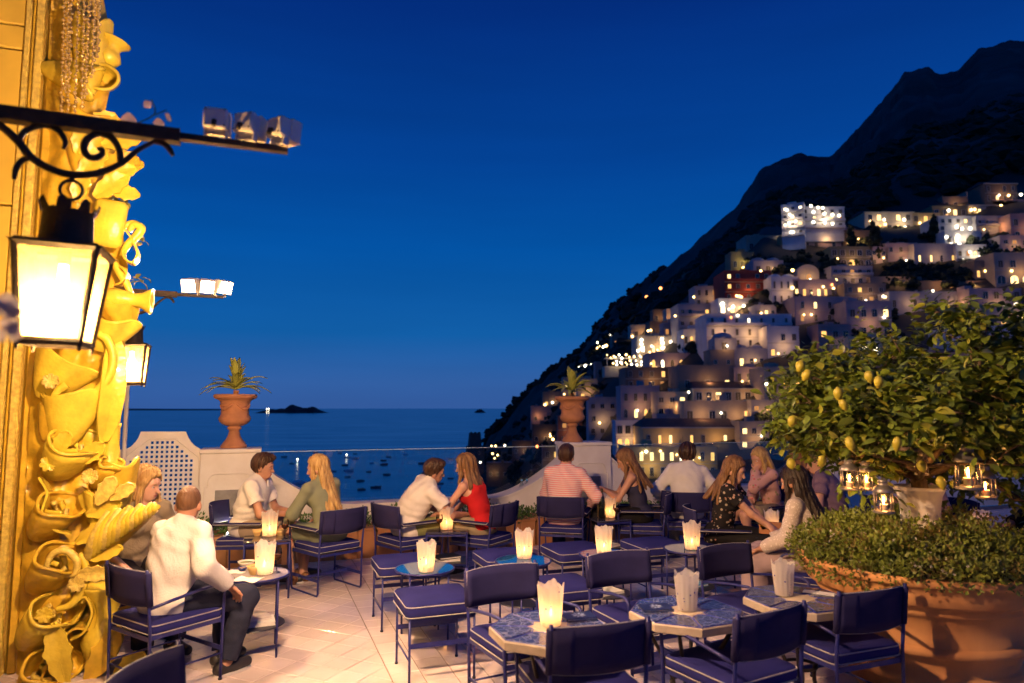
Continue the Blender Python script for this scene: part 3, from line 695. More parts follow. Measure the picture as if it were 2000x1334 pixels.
def bracket(fn, label, sc):
    """fn maps bracket drawing coordinates (photograph pixels of the near bracket) to the place"""
    t = thing('iron_bracket', label, 'bracket', group='wrought iron wall brackets')
    b = MB(); P = [fn(-260, 188), fn(0, 222), fn(330, 266), fn(352, 269)]
    up = Vector((0, 0, 1)); n = E2
    def bar(p, q, w, h, nm):
        m = MB(); d = (q - p).normalized(); u = n.cross(d); m.add([p + n * (x * w) + u * (y * h) for p in (p, q) for x, y in ((-.5, -.5), (.5, -.5), (.5, .5), (-.5, .5))], [(3, 2, 1, 0), (4, 5, 6, 7), (0, 1, 5, 4), (1, 2, 6, 5), (2, 3, 7, 6), (3, 0, 4, 7)]); m.build(nm, M_iron, t, False)
    bar(fn(-420, 166), fn(352, 268), .05, .046, 'beam'); bar(fn(300, 261), fn(562, 294), .034, .022, 'lamp_rail')
    for nm, pts, r in [('lower_scroll', [(-90, 190), (-40, 225), (0, 245), (35, 276), (60, 306), (95, 328), (140, 341), (190, 338), (235, 320), (268, 294), (300, 277)], .0125), ('scroll_tip', [(300, 276), (318, 280), (330, 290), (338, 304)], .010),
                       ('curl', [(35, 275), (50, 256), (80, 245), (110, 252), (127, 275), (123, 291)], .010), ('lower_curl', [(62, 308), (44, 313), (32, 328), (27, 350)], .010),
                       ('spiral', [(236, 318), (232, 290), (216, 268), (192, 261), (170, 272), (164, 290), (172, 305), (188, 308), (200, 300), (198, 291), (190, 292)], .0115)]:
        P = spline([fn(*q) for q in pts], 6); m = MB(); m.tube(P, [r * sc * (1 if i < len(P) * .7 else 1 - .5 * (i - len(P) * .7) / (len(P) * .3)) for i in range(len(P))], 8); m.build(nm, M_iron, t, True)
    m = MB(); m.tube([fn(141, 335), fn(141, 352)], .008 * sc, 6); m.build('hook', M_iron, t)
    return t
TB = 2.62
f1 = lambda x, y: atT(x, y, TB)
bracket(f1, 'dark wrought iron scroll bracket across the upper left corner', 1.0)
lantern(f1(141, 352), 'large lit iron lantern hanging from the near scroll bracket', 125.0, .03, .97)
for k, (px, py) in enumerate([(421, 277), (481, 284), (546, 292)]):
    p = f1(px, py); floodlight(p + Vector((0, 0, .022)), [E2 * .97 + E1 * .10 + Vector((0, 0, -.06)), E2 * .80 + E1 * .55 + Vector((0, 0, -.14)), E2 * .62 + E1 * .80 + Vector((0, 0, -.12))][k], 'white box floodlight seen from behind on the near bracket, %s' % ['nearest the wall', 'the middle one', 'outermost'][k], [380.0, 270.0, 400.0][k], spot=140)
# second bracket further along: the same ironwork about 5 m on
A1 = f1(141, 341)
TB2 = 6.25
A2 = atT(260, 612, TB2)
f2 = lambda x, y: A2 + (f1(x, y) - A1) * .98
bracket(f2, 'dark wrought iron scroll bracket behind the yellow ornament', 1.0)
lantern(f2(141, 352), 'smaller-looking lit lantern half behind the yellow ornament', 90.0, -.02, .97)
for k, px in enumerate([421, 481, 546]):
    p = f2(px, [277, 284, 292][k]); floodlight(p + Vector((0, 0, .022)), -E2 * .9 + Vector((0, 0, -.34)) + E1 * (-.25 + .45 * k), 'blazing floodlight on the far bracket, %s' % ['nearest the wall', 'the middle one', 'outermost'][k], 190.0, spot=120, sc=.98)
# pale blossoms of a creeper on the near beam
t = thing('creeper_twig', 'pale blossoms of a creeper twig resting on the near bracket beam', 'plant', f1(250, 250), 0)
L0 = Vector(t.location); b = MB(); b.tube(spline([f1(240, 250) - L0, f1(300, 225) - L0, f1(296, 195) - L0], 5), .002, 4); b.tube([f1(300, 225) - L0, f1(325, 215) - L0], .002, 4); b.build('twig', M_leaf, t)
for k, (px, py, r) in enumerate([(245, 222, 24), (283, 190, 14), (306, 228, 18), (325, 216, 15)]):
    b = MB(); rr = .6 * r / (F / 2.4); b.grid(lambda u, v: ((u - .5) * 2 * rr * math.sin(PI * min(.97, v * .9 + .05)), .3 * rr * math.sin(3 * u), (v - .5) * 2.2 * rr), 6, 6)
    o = b.build('blossom', M_petal, t, True, False); o.location = f1(px, py) - L0 + E2 * .06; o.rotation_euler = (.2, .7 * k, TH + .4 * k)
# blurred geranium close to the camera, left edge
t = thing('near_blossom', 'out of focus pale blossoms at the extreme left edge below the lantern', 'plant', atY(-60, 640, 1.35), 0)
L0 = Vector(t.location); rg = random.Random(6)
b = MB(); b.tube(spline([(-.12, 0, -.5), (-.05, 0, -.2), (0, 0, 0), (.03, 0, .02)], 5), .004, 5); b.build('twig', M_leaf, t)
for k in range(11):
    q = atY(rg.uniform(-10, 38), rg.uniform(580, 655), 1.35 + rg.uniform(-.03, .03)) - L0; b = MB(); rr = rg.uniform(.012, .02)
    b.grid(lambda u, v: ((u - .5) * 2 * rr * math.sin(PI * min(.97, v * .9 + .05)), .3 * rr * math.sin(3 * u), (v - .5) * 2.0 * rr), 5, 5)
    o = b.build('blossom', M_petal, t, True, False); o.location = q; o.rotation_euler = (rg.uniform(-.5, .5), rg.uniform(0, 6), rg.uniform(-.8, .8))
# ================================================================== FURNITURE
M_frame = mat('blue_steel_tube', (.016, .020, .150), .42, metal=.1, var=.15, vscale=20)
M_navy = mat('navy_canvas', (.021, .020, .078), .85, var=.12, vscale=9, bump=.16, bscale=220, spec=.12, perobj=.10)
M_cush = mat('blue_cushion', (.019, .020, .130), .85, var=.10, vscale=7, bump=.16, bscale=200, spec=.12, perobj=.10)
M_pipe = mat('white_piping', (.34, .32, .34), .7)
M_bluetop = mat('blue_glass_top', (.010, .11, .30), .04, spec=.9, coat=1.0)
M_shelf = mat('dark_shelf', (.015, .016, .03), .4)
M_sideglass = mat('smoked_glass_top', (.06, .06, .10), .05, spec=.8, coat=.6)
M_stone = mat('inlaid_stone', (.42, .35, .28), .45, var=.15, vscale=18, bump=.05)
def rrect(w, d, r, n=5):
    out = []
    for cx, cy_, a0 in ((w / 2 - r, d / 2 - r, 0), (-w / 2 + r, d / 2 - r, PI / 2), (-w / 2 + r, -d / 2 + r, PI), (w / 2 - r, -d / 2 + r, 3 * PI / 2)):
        for i in range(n + 1): a = a0 + PI / 2 * i / n; out.append((cx + r * math.cos(a), cy_ + r * math.sin(a)))
    return out
def cushion(parent, w, d, z0, z1, crown=.018, yc=0.0, m=None, mf=None):
    ol = rrect(w, d, .045); n = len(ol); b = MB(); L = []
    for sc, z in ((.90, z0), (.985, z0 + .006), (1.0, z0 + .016), (1.006, (z0 + z1) / 2), (1.0, z1 - .014), (.985, z1 - .003), (.94, z1 + crown * .35), (.75, z1 + crown * .75), (.45, z1 + crown * .97), (.15, z1 + crown)):
        L.append([(x * sc, yc + y * sc, z) for x, y in ol])
    vs = [p for l in L for p in l]; fs = [tuple(range(n - 1, -1, -1)), tuple((len(L) - 1) * n + k for k in range(n))]
    for i in range(len(L) - 1):
        for k in range(n): fs.append((i * n + k, i * n + (k + 1) % n, (i + 1) * n + (k + 1) % n, (i + 1) * n + k))
    b.add(vs, fs); o = b.build('seat_cushion', m or M_cush, parent, True)
    for z in (z0 + .006, z1 - .005):
        p = MB(); p.tube([(x * 1.0, yc + y * 1.0, z) for x, y in ol], .0034, 6, closed=True); p.build('piping', M_pipe, o, True)
    return o
def rod(parent, nm, pts, r=.0085, n=7, m=None):
    b = MB(); b.tube(pts, r, n); return b.build(nm, m or M_frame, parent, True)
def flatbar(parent, nm, p, q, h=.026, w=.006):
    p, q = Vector(p), Vector(q); d = (q - p).normalized(); n = Vector((0, 0, 1)).cross(d).normalized(); b = MB()
    b.add([e + n * (x * w) + Vector((0, 0, y * h)) for e in (p, q) for x, y in ((-.5, -.5), (.5, -.5), (.5, .5), (-.5, .5))], [(3, 2, 1, 0), (4, 5, 6, 7), (0, 1, 5, 4), (1, 2, 6, 5), (2, 3, 7, 6), (3, 0, 4, 7)]); return b.build(nm, M_frame, parent, False)
def sling(parent, hw, z0, z1, yb, bow, sag=.012, lean=.10):
    def P(u, v):
        x = -hw + 2 * hw * u; c = 1 - (2 * u - 1) ** 2; z = z0 + (z1 - z0) * v + sag * (c - 1) * -1 * (v - .5) * -1.2
        return Vector((x, yb - bow * c - lean * (z - z0), z))
    b = MB(); b.grid(lambda u, v: P(u, v), 16, 4, .016); o = b.build('backrest', M_navy, parent, True)
    pts = [P(i / 16, 0) for i in range(17)] + [P(1, j / 4) for j in range(1, 5)] + [P(1 - i / 16, 1) for i in range(1, 17)] + [P(0, 1 - j / 4) for j in range(1, 4)]
    p = MB(); p.tube([q + Vector((0, .004, 0)) for q in pts], .0034, 6, closed=True); p.build('piping', M_pipe, o, True)
    for s in (-1, 1):                                      # the sleeve that wraps each post, and the overlapped flap behind
        w = MB(); x = s * hw; q0 = P(0 if s < 0 else 1, 0); q1 = P(0 if s < 0 else 1, 1)
        w.tube([q0 + Vector((-s * .004, -.008, .004)), q1 + Vector((-s * .004, -.008, -.004))], .0165, 10); w.build('post_sleeve', M_navy, o, True)
    fl = MB(); fl.grid(lambda u, v: P(.02 + .20 * u, .04 + .92 * v) + Vector((0, -.020, 0)), 4, 3, .004); fl.build('flap', M_navy, o, True)
    return o
def chair_proto(kind):
    t = thing('chair', None, 'chair'); hw, hd = .228, .225; zs = .44
    if kind == 'tube':
        for s in (-1, 1):
            rod(t, 'rear_post', [(s * hw, -hd, 0), (s * hw, -hd - .01, .42), (s * hw, -hd - .045, .755)], .0095)
            pts = [(s * hw, hd, 0), (s * (hw + .004), hd, .30), (s * (hw + .012), hd - .002, .50)] + [(s * (hw + .014), hd - .055 + .053 * math.cos(a), .535 + .053 * math.sin(a)) for a in [PI / 2 * i / 5 for i in range(6)]]
            pts += [(s * (hw + .012), .05, .578), (s * (hw + .004), -.12, .552), (s * hw, -hd - .012, .532)]
            rod(t, 'arm_frame', pts, .0095)
            flatbar(t, 'side_rail', (s * hw, -hd, .365), (s * hw, hd, .365)); rod(t, 'side_stretcher', [(s * hw, -hd, .16), (s * hw, hd, .16)], .006)
            b = MB(); b.tube([(s * hw, hd, 0), (s * hw, hd, .012)], .013, 8); b.build('foot', M_shelf, t)
        flatbar(t, 'front_rail', (-hw, hd, .352), (hw, hd, .352)); flatbar(t, 'rear_rail', (-hw, -hd, .352), (hw, -hd, .352))
        flatbar(t, 'front_stretcher', (-hw, hd, .19), (hw, hd, .19)); rod(t, 'rear_stretcher', [(-hw, -hd, .14), (hw, -hd, .14)], .006)
        b = MB(); b.box((-.215, -.21, .366), (.215, .21, .374)); b.build('seat_board', M_shelf, t, False)
        cushion(t, .470, .465, .376, .434, yc=.0); sling(t, hw + .008, .535, .745, -hd - .012, .045)
    else:
        for s in (-1, 1):
            side = [(s * hw, -hd - .055, .755), (s * hw, -hd - .01, .42), (s * hw, -hd, .03), (s * hw, -hd + .012, .009), (s * hw, hd - .012, .009), (s * hw, hd, .03), (s * (hw + .03), hd + .01, .545), (s * (hw + .03), hd - .004, .57), (s * (hw + .028), hd - .03, .577), (s * (hw + .01), -hd - .02, .575)]
            rod(t, 'side_frame', side, .009)
            b = MB()
            def fn(u, v, s=s): 
                y = hd - .015 - (2 * hd - .005) * u; x = s * (hw + .028 - .016 * u) + (v - .5) * .062; return (x, y, .588 + .012 * (1 - (2 * v - 1) ** 2))
            b.grid(fn, 8, 5, .022); o = b.build('arm_pad', M_navy, t, True)
            ol = [fn(i / 8, 0) for i in range(9)] + [fn(1, j / 5) for j in range(1, 5)] + [fn(1 - i / 8, 1) for i in range(9)] + [fn(0, 1 - j / 5) for j in range(1, 5)]
            p = MB(); p.tube([Vector(q) + Vector((0, 0, -.004)) for q in ol], .004, 5, closed=True); p.build('piping', M_pipe, o, True)
            flatbar(t, 'side_rail', (s * hw, -hd, .36), (s * hw, hd, .36)); flatbar(t, 'side_stretcher', (s * hw, -hd, .14), (s * hw, hd, .14))
        flatbar(t, 'front_rail', (-hw, hd, .352), (hw, hd, .352)); flatbar(t, 'rear_rail', (-hw, -hd, .352), (hw, -hd, .352)); flatbar(t, 'cross_stretcher', (-hw, 0, .14), (hw, 0, .14))
        b = MB(); b.box((-.215, -.21, .366), (.215, .21, .374)); b.build('seat_board', M_shelf, t, False)
        cushion(t, .455, .455, .376, .436); sling(t, hw + .010, .545, .765, -hd - .02, .085)
    return t
def stool_proto():
    t = thing('stool', None, 'stool'); a = .205
    for x in (-1, 1):
        for y in (-1, 1):
            rod(t, 'leg', [(x * a, y * a, 0), (x * a, y * a, .40)], .008)
            b = MB(); b.tube([(x * a, y * a, 0), (x * a, y * a, .012)], .0115, 8); b.build('foot', M_shelf, t)
    for y in (-1, 1): flatbar(t, 'top_rail', (-a, y * a, .385), (a, y * a, .385)); flatbar(t, 'stretcher', (-a, y * a, .235), (a, y * a, .235), .03)
    for x in (-1, 1): flatbar(t, 'top_rail', (x * a, -a, .385), (x * a, a, .385)); rod(t, 'side_stretcher', [(x * a, -a, .15), (x * a, a, .15)], .006)
    b = MB(); b.lathe([(.17, .368), (.19, .371), (.17, .376)], 24); b.build('under_disc', M_shelf, t)
    cushion(t, .465, .465, .402, .474, .026); return t
PROTO = {'tube': chair_proto('tube'), 'pad': chair_proto('pad'), 'stool': stool_proto()}
USED = set()
def place(kind, label, xy, face, group):
    o = PROTO[kind]
    if kind in USED: o = copy_tree(PROTO[kind])
    USED.add(kind); o.location = (xy[0], xy[1], 0); o.rotation_euler = (0, 0, R(face - 90)); o['label'] = label; o['group'] = group; return o
GC = 'blue tube chairs round the tiled tables'; GB = 'blue padded chairs along the parapet'; GS = 'backless blue stools'
def front(L, Rr, off=.225, ang=None):
    """seat centre from the two tops of the rear posts (photograph pixels)"""
    a = at(*L, .75); b = at(*Rr, .75); r = (b - a); r.z = 0; r.normalize(); fw = Vector((-r.y, r.x, 0)); m = (a + b) / 2 + fw * (off + .04)
    return (m.x, m.y), math.degrees(math.atan2(fw.y, fw.x))
c, a = front((1083, 1222), (1258, 1206)); place('tube', 'blue chair nearest the camera, back to us at the lamp-lit tiled table', c, a, GC)
c, a = front((1438, 1202), (1570, 1174)); place('tube', 'blue chair with back to us at the middle tiled table', c, a, GC)
c, a = front((1637, 1157), (1766, 1141)); place('tube', 'blue chair standing against the giant terracotta planter', c, a, GC)
place('tube', 'blue chair cut off at the bottom left corner of the terrace', (-1.10, 2.60), -8, GC)
place('tube', 'empty blue chair facing the camera behind the lamp-lit tiled table', (.065, 3.99), -62, GC)
place('tube', 'empty blue chair facing the camera behind the middle tiled table', (.80, 4.38), -66, GC)
place('tube', 'empty blue chair facing the camera behind the rightmost tiled table', (1.58, 4.62), -62, GC)
CH2 = (-2.13, 4.42); place('tube', 'blue chair under the man in the white shirt near the facade', CH2, 56, GC)
place('tube', 'blue chair with the woman in the lace top, beside the planter', (2.34, 5.45), 150, GC)
CHB = {'m3': ((-2.60, 6.92), 4), 'green': ((-1.74, 6.66), 137), 'm5': ((-1.02, 6.95), 42), 'red': ((-.30, 7.02), 148), 'pink': ((.56, 7.60), 78), 'phone': ((1.40, 7.72), 172), 'm9': ((1.98, 7.98), 82), 'pf': ((2.98, 8.05), 195), 'fl': ((1.95, 6.55), -8), 'tank': ((3.50, 8.5), 70), 'bald': ((3.42, 7.45), 150)}
for k, lb in [('m3', 'blue padded chair under the man in shorts beside the left pedestal'), ('green', 'blue padded chair under the long-haired blonde woman in green'), ('m5', 'blue padded chair under the man leaning to the woman in red'),
              ('red', 'blue padded chair under the woman in the red top'), ('pink', 'blue padded chair under the man in the pink striped shirt'), ('phone', 'blue padded chair under the woman holding a phone'),
              ('m9', 'blue padded chair with its back square to us, under a man in white'), ('pf', 'blue padded chair under the blonde woman in pink'), ('fl', 'blue padded chair under the woman in the black floral blouse'),
              ('tank', 'blue padded chair under the woman in the black strap top'), ('bald', 'blue padded chair under the bald man behind the lemon tree')]:
    place('pad', lb, CHB[k][0], CHB[k][1], GB)
for xy, lb in [((-.50, 4.62), 'empty blue stool nearest the camera, in front of the left round table'), ((-.86, 5.66), 'empty blue stool behind the leftmost round blue table'), ((-.05, 5.88), 'empty blue stool behind the second round blue table from left'),
               ((.54, 6.15), 'empty blue stool behind the third round blue table from left'), ((1.28, 6.38), 'empty blue stool behind the rightmost round blue table'), ((.33, 4.92), 'empty blue stool in front of the second round blue table from left')]:
    place('stool', lb, xy, 90 + 20, GS)

# ---- tables
def majolica(name):
    m = mat(name, (.10, .10, .12), .25, coat=.4); n = m.node_tree.nodes; l = m.node_tree.links; b = n['Principled BSDF']
    t = n.new('ShaderNodeTexCoord'); v = n.new('ShaderNodeTexVoronoi'); v.inputs['Scale'].default_value = 26; v.feature = 'DISTANCE_TO_EDGE'; l.new(t.outputs['Object'], v.inputs['Vector'])
    w = n.new('ShaderNodeTexNoise'); w.inputs['Scale'].default_value = 30; w.inputs['Detail'].default_value = 3; l.new(t.outputs['Object'], w.inputs['Vector'])
    r1 = n.new('ShaderNodeValToRGB'); l.new(v.outputs['Distance'], r1.inputs[0]); ramp_set(r1, [(.0, (.34, .32, .30)), (.05, (.24, .24, .26)), (.075, (.03, .05, .20)), (.25, (.05, .06, .07)), (.5, (.12, .13, .12))])
    mx = n.new('ShaderNodeMixRGB'); l.new(w.outputs[0], mx.inputs[0]); l.new(r1.outputs[0], mx.inputs[1]); mx.inputs[2].default_value = (.03, .05, .17, 1); l.new(mx.outputs[0], b.inputs['Base Color']); return m
M_maj = majolica('majolica_tile')
M_bline = mat('cobalt_line', (.03, .045, .30), .3)
M_cobalt = mat('cobalt_cover', (.012, .020, .085), .45, var=.1)
M_paper = mat('white_paper', (.78, .75, .70), .7)
def octo(xy, rot, label):
    t = thing('octagonal_table', label, 'table', (xy[0], xy[1], 0), rot, 'octagonal tiled tables'); zt = .62; ro = .30
    oc = [(ro * math.cos(PI / 8 + i * PI / 4), ro * math.sin(PI / 8 + i * PI / 4)) for i in range(8)]
    b = MB(); vs = [(x * k, y * k, z) for k, z in ((.97, zt - .045), (1, zt - .04), (1, zt - .006), (.985, zt)) for x, y in oc]; fs = [tuple(range(7, -1, -1)), tuple(24 + i for i in range(8))]
    for i in range(3):
        for k in range(8): fs.append((8 * i + k, 8 * i + (k + 1) % 8, 8 * i + 8 + (k + 1) % 8, 8 * i + 8 + k))
    b.add(vs, fs); b.build('stone_top', M_stone, t, False)
    b = MB(); b.lathe([(.001, zt + .0045), (.083, zt + .0045), (.086, zt + .001)], 28, caps=False); b.build('centre_disc', mat('pale_stone', (.56, .47, .34), .4, var=.1), t)
    for k in range(8):
        a = k * PI / 4; b = MB(); M = Matrix.Rotation(a, 4, 'Z'); q = .012
        pl = [(.105, -.020), (.125, -.012), (.125, .012), (.105, .020), (.165, .060), (.255, .098), (.255, -.098), (.165, -.060)]
        pl = [(.098, 0), (.118, .036), (.185, .066), (.262, .099), (.262, -.099), (.185, -.066), (.118, -.036)]
        b.add([M @ Vector((x, y, zt + .0045)) for x, y in pl] + [M @ Vector((x, y, zt + .0005)) for x, y in pl], [tuple(range(7))] + [(i, 7 + i, 7 + (i + 1) % 7, (i + 1) % 7) for i in range(7)]); tl = b.build('inlaid_tile', M_maj, t, False)
        p = MB(); p.tube([M @ Vector((x * 1.0 + (.006 if x > .2 else -.008), y * 1.09, zt + .0015)) for x, y in pl], .0032, 4, closed=True); p.build('tile_border', M_bline, tl, False)
    for k in range(4):
        a = PI / 4 + k * PI / 2; ca, sa = math.cos(a), math.sin(a)
        P = spline([(r * ca, r * sa, z) for r, z in ((.235, zt - .05), (.20, .50), (.12, .36), (.07, .24), (.09, .12), (.17, .03), (.235, .012))], 5); m = MB(); m.tube(P, .014, 8, flat=.6); m.build('curved_leg', M_iron, t, True)
    b = MB(); b.tube([(.085 * math.cos(2 * PI * i / 24), .085 * math.sin(2 * PI * i / 24), .26) for i in range(24)], .009, 6, closed=True); b.build('leg_ring', M_iron, t)
    return t
T1 = at(1075, 1225, .62); T2 = at(1340, 1193, .62); T3 = at(1558, 1168, .62)
octo(T1.xy, TH, 'octagonal tiled table with the brightest near candle lamp'); octo(T2.xy, TH + .05, 'octagonal tiled table with an unlit lamp and a blue booklet'); octo(T3.xy, TH - .04, 'octagonal tiled table with an unlit lamp, beside the terracotta planter')
def round_table(xy, label, zt=.50, r=.215, m=None, nm='round_table', grp='round blue side tables'):
    t = thing(nm, label, 'table', (xy[0], xy[1], 0), TH, grp)
    b = MB(); b.lathe([(r * .97, zt - .014), (r, zt - .010), (r, zt - .003), (r * .985, zt)], 44); b.build('table_top', m or M_bluetop, t)
    b = MB(); b.tube([(r * 1.0 * math.cos(2 * PI * i / 40), r * math.sin(2 * PI * i / 40), zt - .006) for i in range(40)], .008, 6, closed=True); b.build('rim', M_frame, t, True)
    for i in range(4):
        a = PI / 4 + i * PI / 2; x, y = r * .93 * math.cos(a), r * .93 * math.sin(a); rod(t, 'leg', [(x, y, 0), (x, y, zt - .014)], .0075)
        x2, y2 = r * .93 * math.cos(a + PI / 2), r * .93 * math.sin(a + PI / 2); flatbar(t, 'stretcher', (x, y, zt - .035), (x2, y2, zt - .035), .018)
    b = MB(); b.lathe([(r * .9, .19), (r * .92, .194), (r * .9, .20)], 36); b.build('lower_shelf', M_shelf, t)
    return t
RT = [at(830, 1109, .50), at(1022, 1094, .50), at(1184, 1082, .50), at(1348, 1071, .50)]
for p, lb in zip(RT, ['leftmost round blue glass table with a lit lamp', 'second round blue glass table from left, with a lit lamp', 'third round blue glass table from left, behind an empty chair', 'rightmost round blue glass table with a lamp dotted blue at the top']): round_table(p.xy, lb)
M_cloth = mat('pale_tray_top', (.42, .38, .38), .25, coat=.4)
LT = at(500, 1121, .53); round_table(LT.xy, 'round pale table with bowls between the couple near the facade', .53, .22, M_cloth, grp=None)
def side_table(xy, rz, label, books=True, w=.40, d=.34, zt=.51):
    t = thing('side_table', label, 'table', (xy[0], xy[1], 0), rz, 'rectangular side tables along the parapet')
    b = MB(); b.box((-w / 2, -d / 2, zt - .012), (w / 2, d / 2, zt), ch=.004); b.build('table_top', M_sideglass, t)
    for x in (-1, 1):
        for y in (-1, 1): rod(t, 'leg', [(x * (w / 2 - .01), y * (d / 2 - .01), 0), (x * (w / 2 - .01), y * (d / 2 - .01), zt - .013)], .009)
    b = MB(); b.box((-w / 2 + .012, -d / 2 + .012, .215), (w / 2 - .012, d / 2 - .012, .223)); b.build('lower_shelf', M_shelf, t, False)
    for y in (-1, 1): flatbar(t, 'rail', (-w / 2 + .01, y * (d / 2 - .01), zt - .03), (w / 2 - .01, y * (d / 2 - .01), zt - .03), .02)
    return t
ST = {'a': at(522, 1050, .51), 'b': at(874, 1034, .51), 'c': at(1186, 1012, .51), 'd': at(1468, 993, .51), 'e': at(1500, 1044, .51)}
side_table(ST['a'].xy, TH, 'blue side table between the man in shorts and the woman in green'); side_table(ST['b'].xy, TH - .3, 'blue side table between the leaning man and the woman in red'); side_table(ST['c'].xy, TH, 'blue side table between the pink shirt man and the phone woman')
side_table(ST['d'].xy, TH, 'blue side table in front of the blonde woman in pink'); side_table(ST['e'].xy, TH, 'blue side table between the floral blouse and the lace top', w=.5, d=.4)

# ---- pleated candle lamps
def lampshade_mat(name, trn, clearw):
    m = frosted(name, (.85, .80, .76), trn, clearw); n = m.node_tree.nodes; l = m.node_tree.links
    t = n.new('ShaderNodeTexCoord'); v = n.new('ShaderNodeTexVoronoi'); v.inputs['Scale'].default_value = 30; l.new(t.outputs['Object'], v.inputs['Vector'])
    q = n.new('ShaderNodeTexNoise'); q.inputs['Scale'].default_value = 11; l.new(t.outputs['Object'], q.inputs['Vector'])
    mm = n.new('ShaderNodeMath'); mm.operation = 'MULTIPLY_ADD'; l.new(q.outputs[0], mm.inputs[0]); mm.inputs[1].default_value = .9; l.new(v.outputs['Distance'], mm.inputs[2])
    r = n.new('ShaderNodeValToRGB'); l.new(mm.outputs[0], r.inputs[0]); ramp_set(r, [(.0, (.12, .14, .55)), (.50, (.16, .18, .58)), (.56, (.86, .81, .77)), (1, (.86, .81, .77))])
    for x in list(n):
        if x.type in ('BSDF_TRANSLUCENT', 'BSDF_DIFFUSE'): l.new(r.outputs[0], x.inputs[0])
    return m
M_shade = lampshade_mat('pleated_porcelain', .55, .20)
M_flame = emis('candle_flame', (1.0, .55, .16), 60.0)
M_wax = mat('candle_wax', (.80, .68, .48), .5, sss=.3)
def shade_mesh(seed, dots=False):
    rg = random.Random(seed); b = MB(); n = 96; H = .205; ph = rg.uniform(0, 6.28); npl = 13
    pk = [rg.uniform(-.018, .016) for _ in range(n)]
    def crown(a): return H + .016 * abs(math.cos(2 * a + ph)) + .009 * math.cos(5 * a + 1.7 * ph) + .004 * math.cos(npl * a)
    def fn(u, v):
        a = 2 * PI * u; pl = abs(((npl * u + .25) % 1) - .5) * 2; r = (.056 + .019 * v) * (1 + .07 * (pl - .5) + .015 * math.sin(3 * a + ph))
        return (r * math.cos(a), r * math.sin(a), .004 + crown(a) * v)
    P = [[fn(i / n, j / 9) for j in range(10)] for i in range(n)]
    b.v = [p for row in P for p in row]; b.f = [(i * 10 + j, ((i + 1) % n) * 10 + j, ((i + 1) % n) * 10 + j + 1, i * 10 + j + 1) for i in range(n) for j in range(9)]; b.mi = [0] * len(b.f)
    return b.mesh('shade', M_shade, 'auto', False)
SHADES = [shade_mesh(s) for s in (1, 2, 3, 4)]
def lampp(loc, label, power, k, sc=1.0, rz=0.0):
    t = thing('candle_lamp', label, 'lamp', loc, rz, 'pleated porcelain candle lamps'); t.scale = (sc,) * 3
    link('shade', SHADES[k % 4], t)
    b = MB(); b.lathe([(.001, .0015), (.050, .0015), (.052, .005), (.001, .0055)], 24, caps=False); b.build('base', M_wax, t)
    b = MB(); b.lathe([(.024, .006), (.024, .05), (.020, .054), (.001, .052)], 16, caps=False); b.build('candle', M_wax, t)
    if power:
        b = MB(); b.lathe([(.001, .056), (.0035, .062), (.0045, .070), (.0025, .084), (.001, .094)], 10, caps=False); b.build('flame', M_flame, t, True)
        lamp_light('candle_light', (0, 0, .070), CANDLE, power, .022, t)
    return t
def on(px, py, z): return at(px, py, z)
lampp(at(1076, 1221, .6245 + .002), 'lit candle lamp on the nearest octagonal table', 1.31, 0, .88, .3)
lampp(at(1342, 1191, .6265), 'unlit white lamp with blue veins on the middle octagonal table', 0, 1, .86, .9)
lampp(at(1531, 1162, .6265), 'unlit white lamp with a few blue dots on the rightmost octagonal table', 0, 2, .84, 1.9)
lampp(at(832, 1116, .5005), 'lit candle lamp on the leftmost round blue table', 0.92, 3, .95, .2)
lampp(at(1024, 1090, .5005), 'lit candle lamp on the second round blue table from left', 1.00, 0, .98, 1.4)
lampp(at(1180, 1082, .5005), 'lit candle lamp on the third round blue table from left', 0.92, 1, .98, 2.2)
lampp(at(1352, 1073, .5005), 'lit candle lamp on the rightmost round blue table', 0.70, 2, 1.0, .5)
lampp(at(516, 1121, .5305), 'bright lit candle lamp on the pale table near the facade', 1.22, 3, .98, 2.8)
lampp(at(526, 1047, .5105), 'bright lit candle lamp between the man in shorts and the woman in green', 1.22, 0, 1.0, .8)
lampp(at(872, 1034, .5105), 'lit candle lamp between the leaning man and the woman in red', 0.87, 1, 1.0, 2.0)
lampp(at(1191, 1011, .5105), 'lit candle lamp beside the metal wine cooler', 0.79, 2, .98, 1.2)
lampp(at(1471, 992, .5105), 'lit candle lamp in front of the blonde woman in pink', 0.79, 3, 1.0, .1)
lampp(at(1508, 1040, .5105), 'lit candle lamp just left of the woman in the lace top', 0.70, 0, .92, 1.7)
p = Vector((4.35, 6.55, .51)); side_table(p.xy, TH, 'blue side table behind the planter, almost hidden'); lampp(p + Vector((0, 0, .0005)), 'lit candle lamp seen just above the planter foliage', 0.79, 1, 1.0, 2.6)

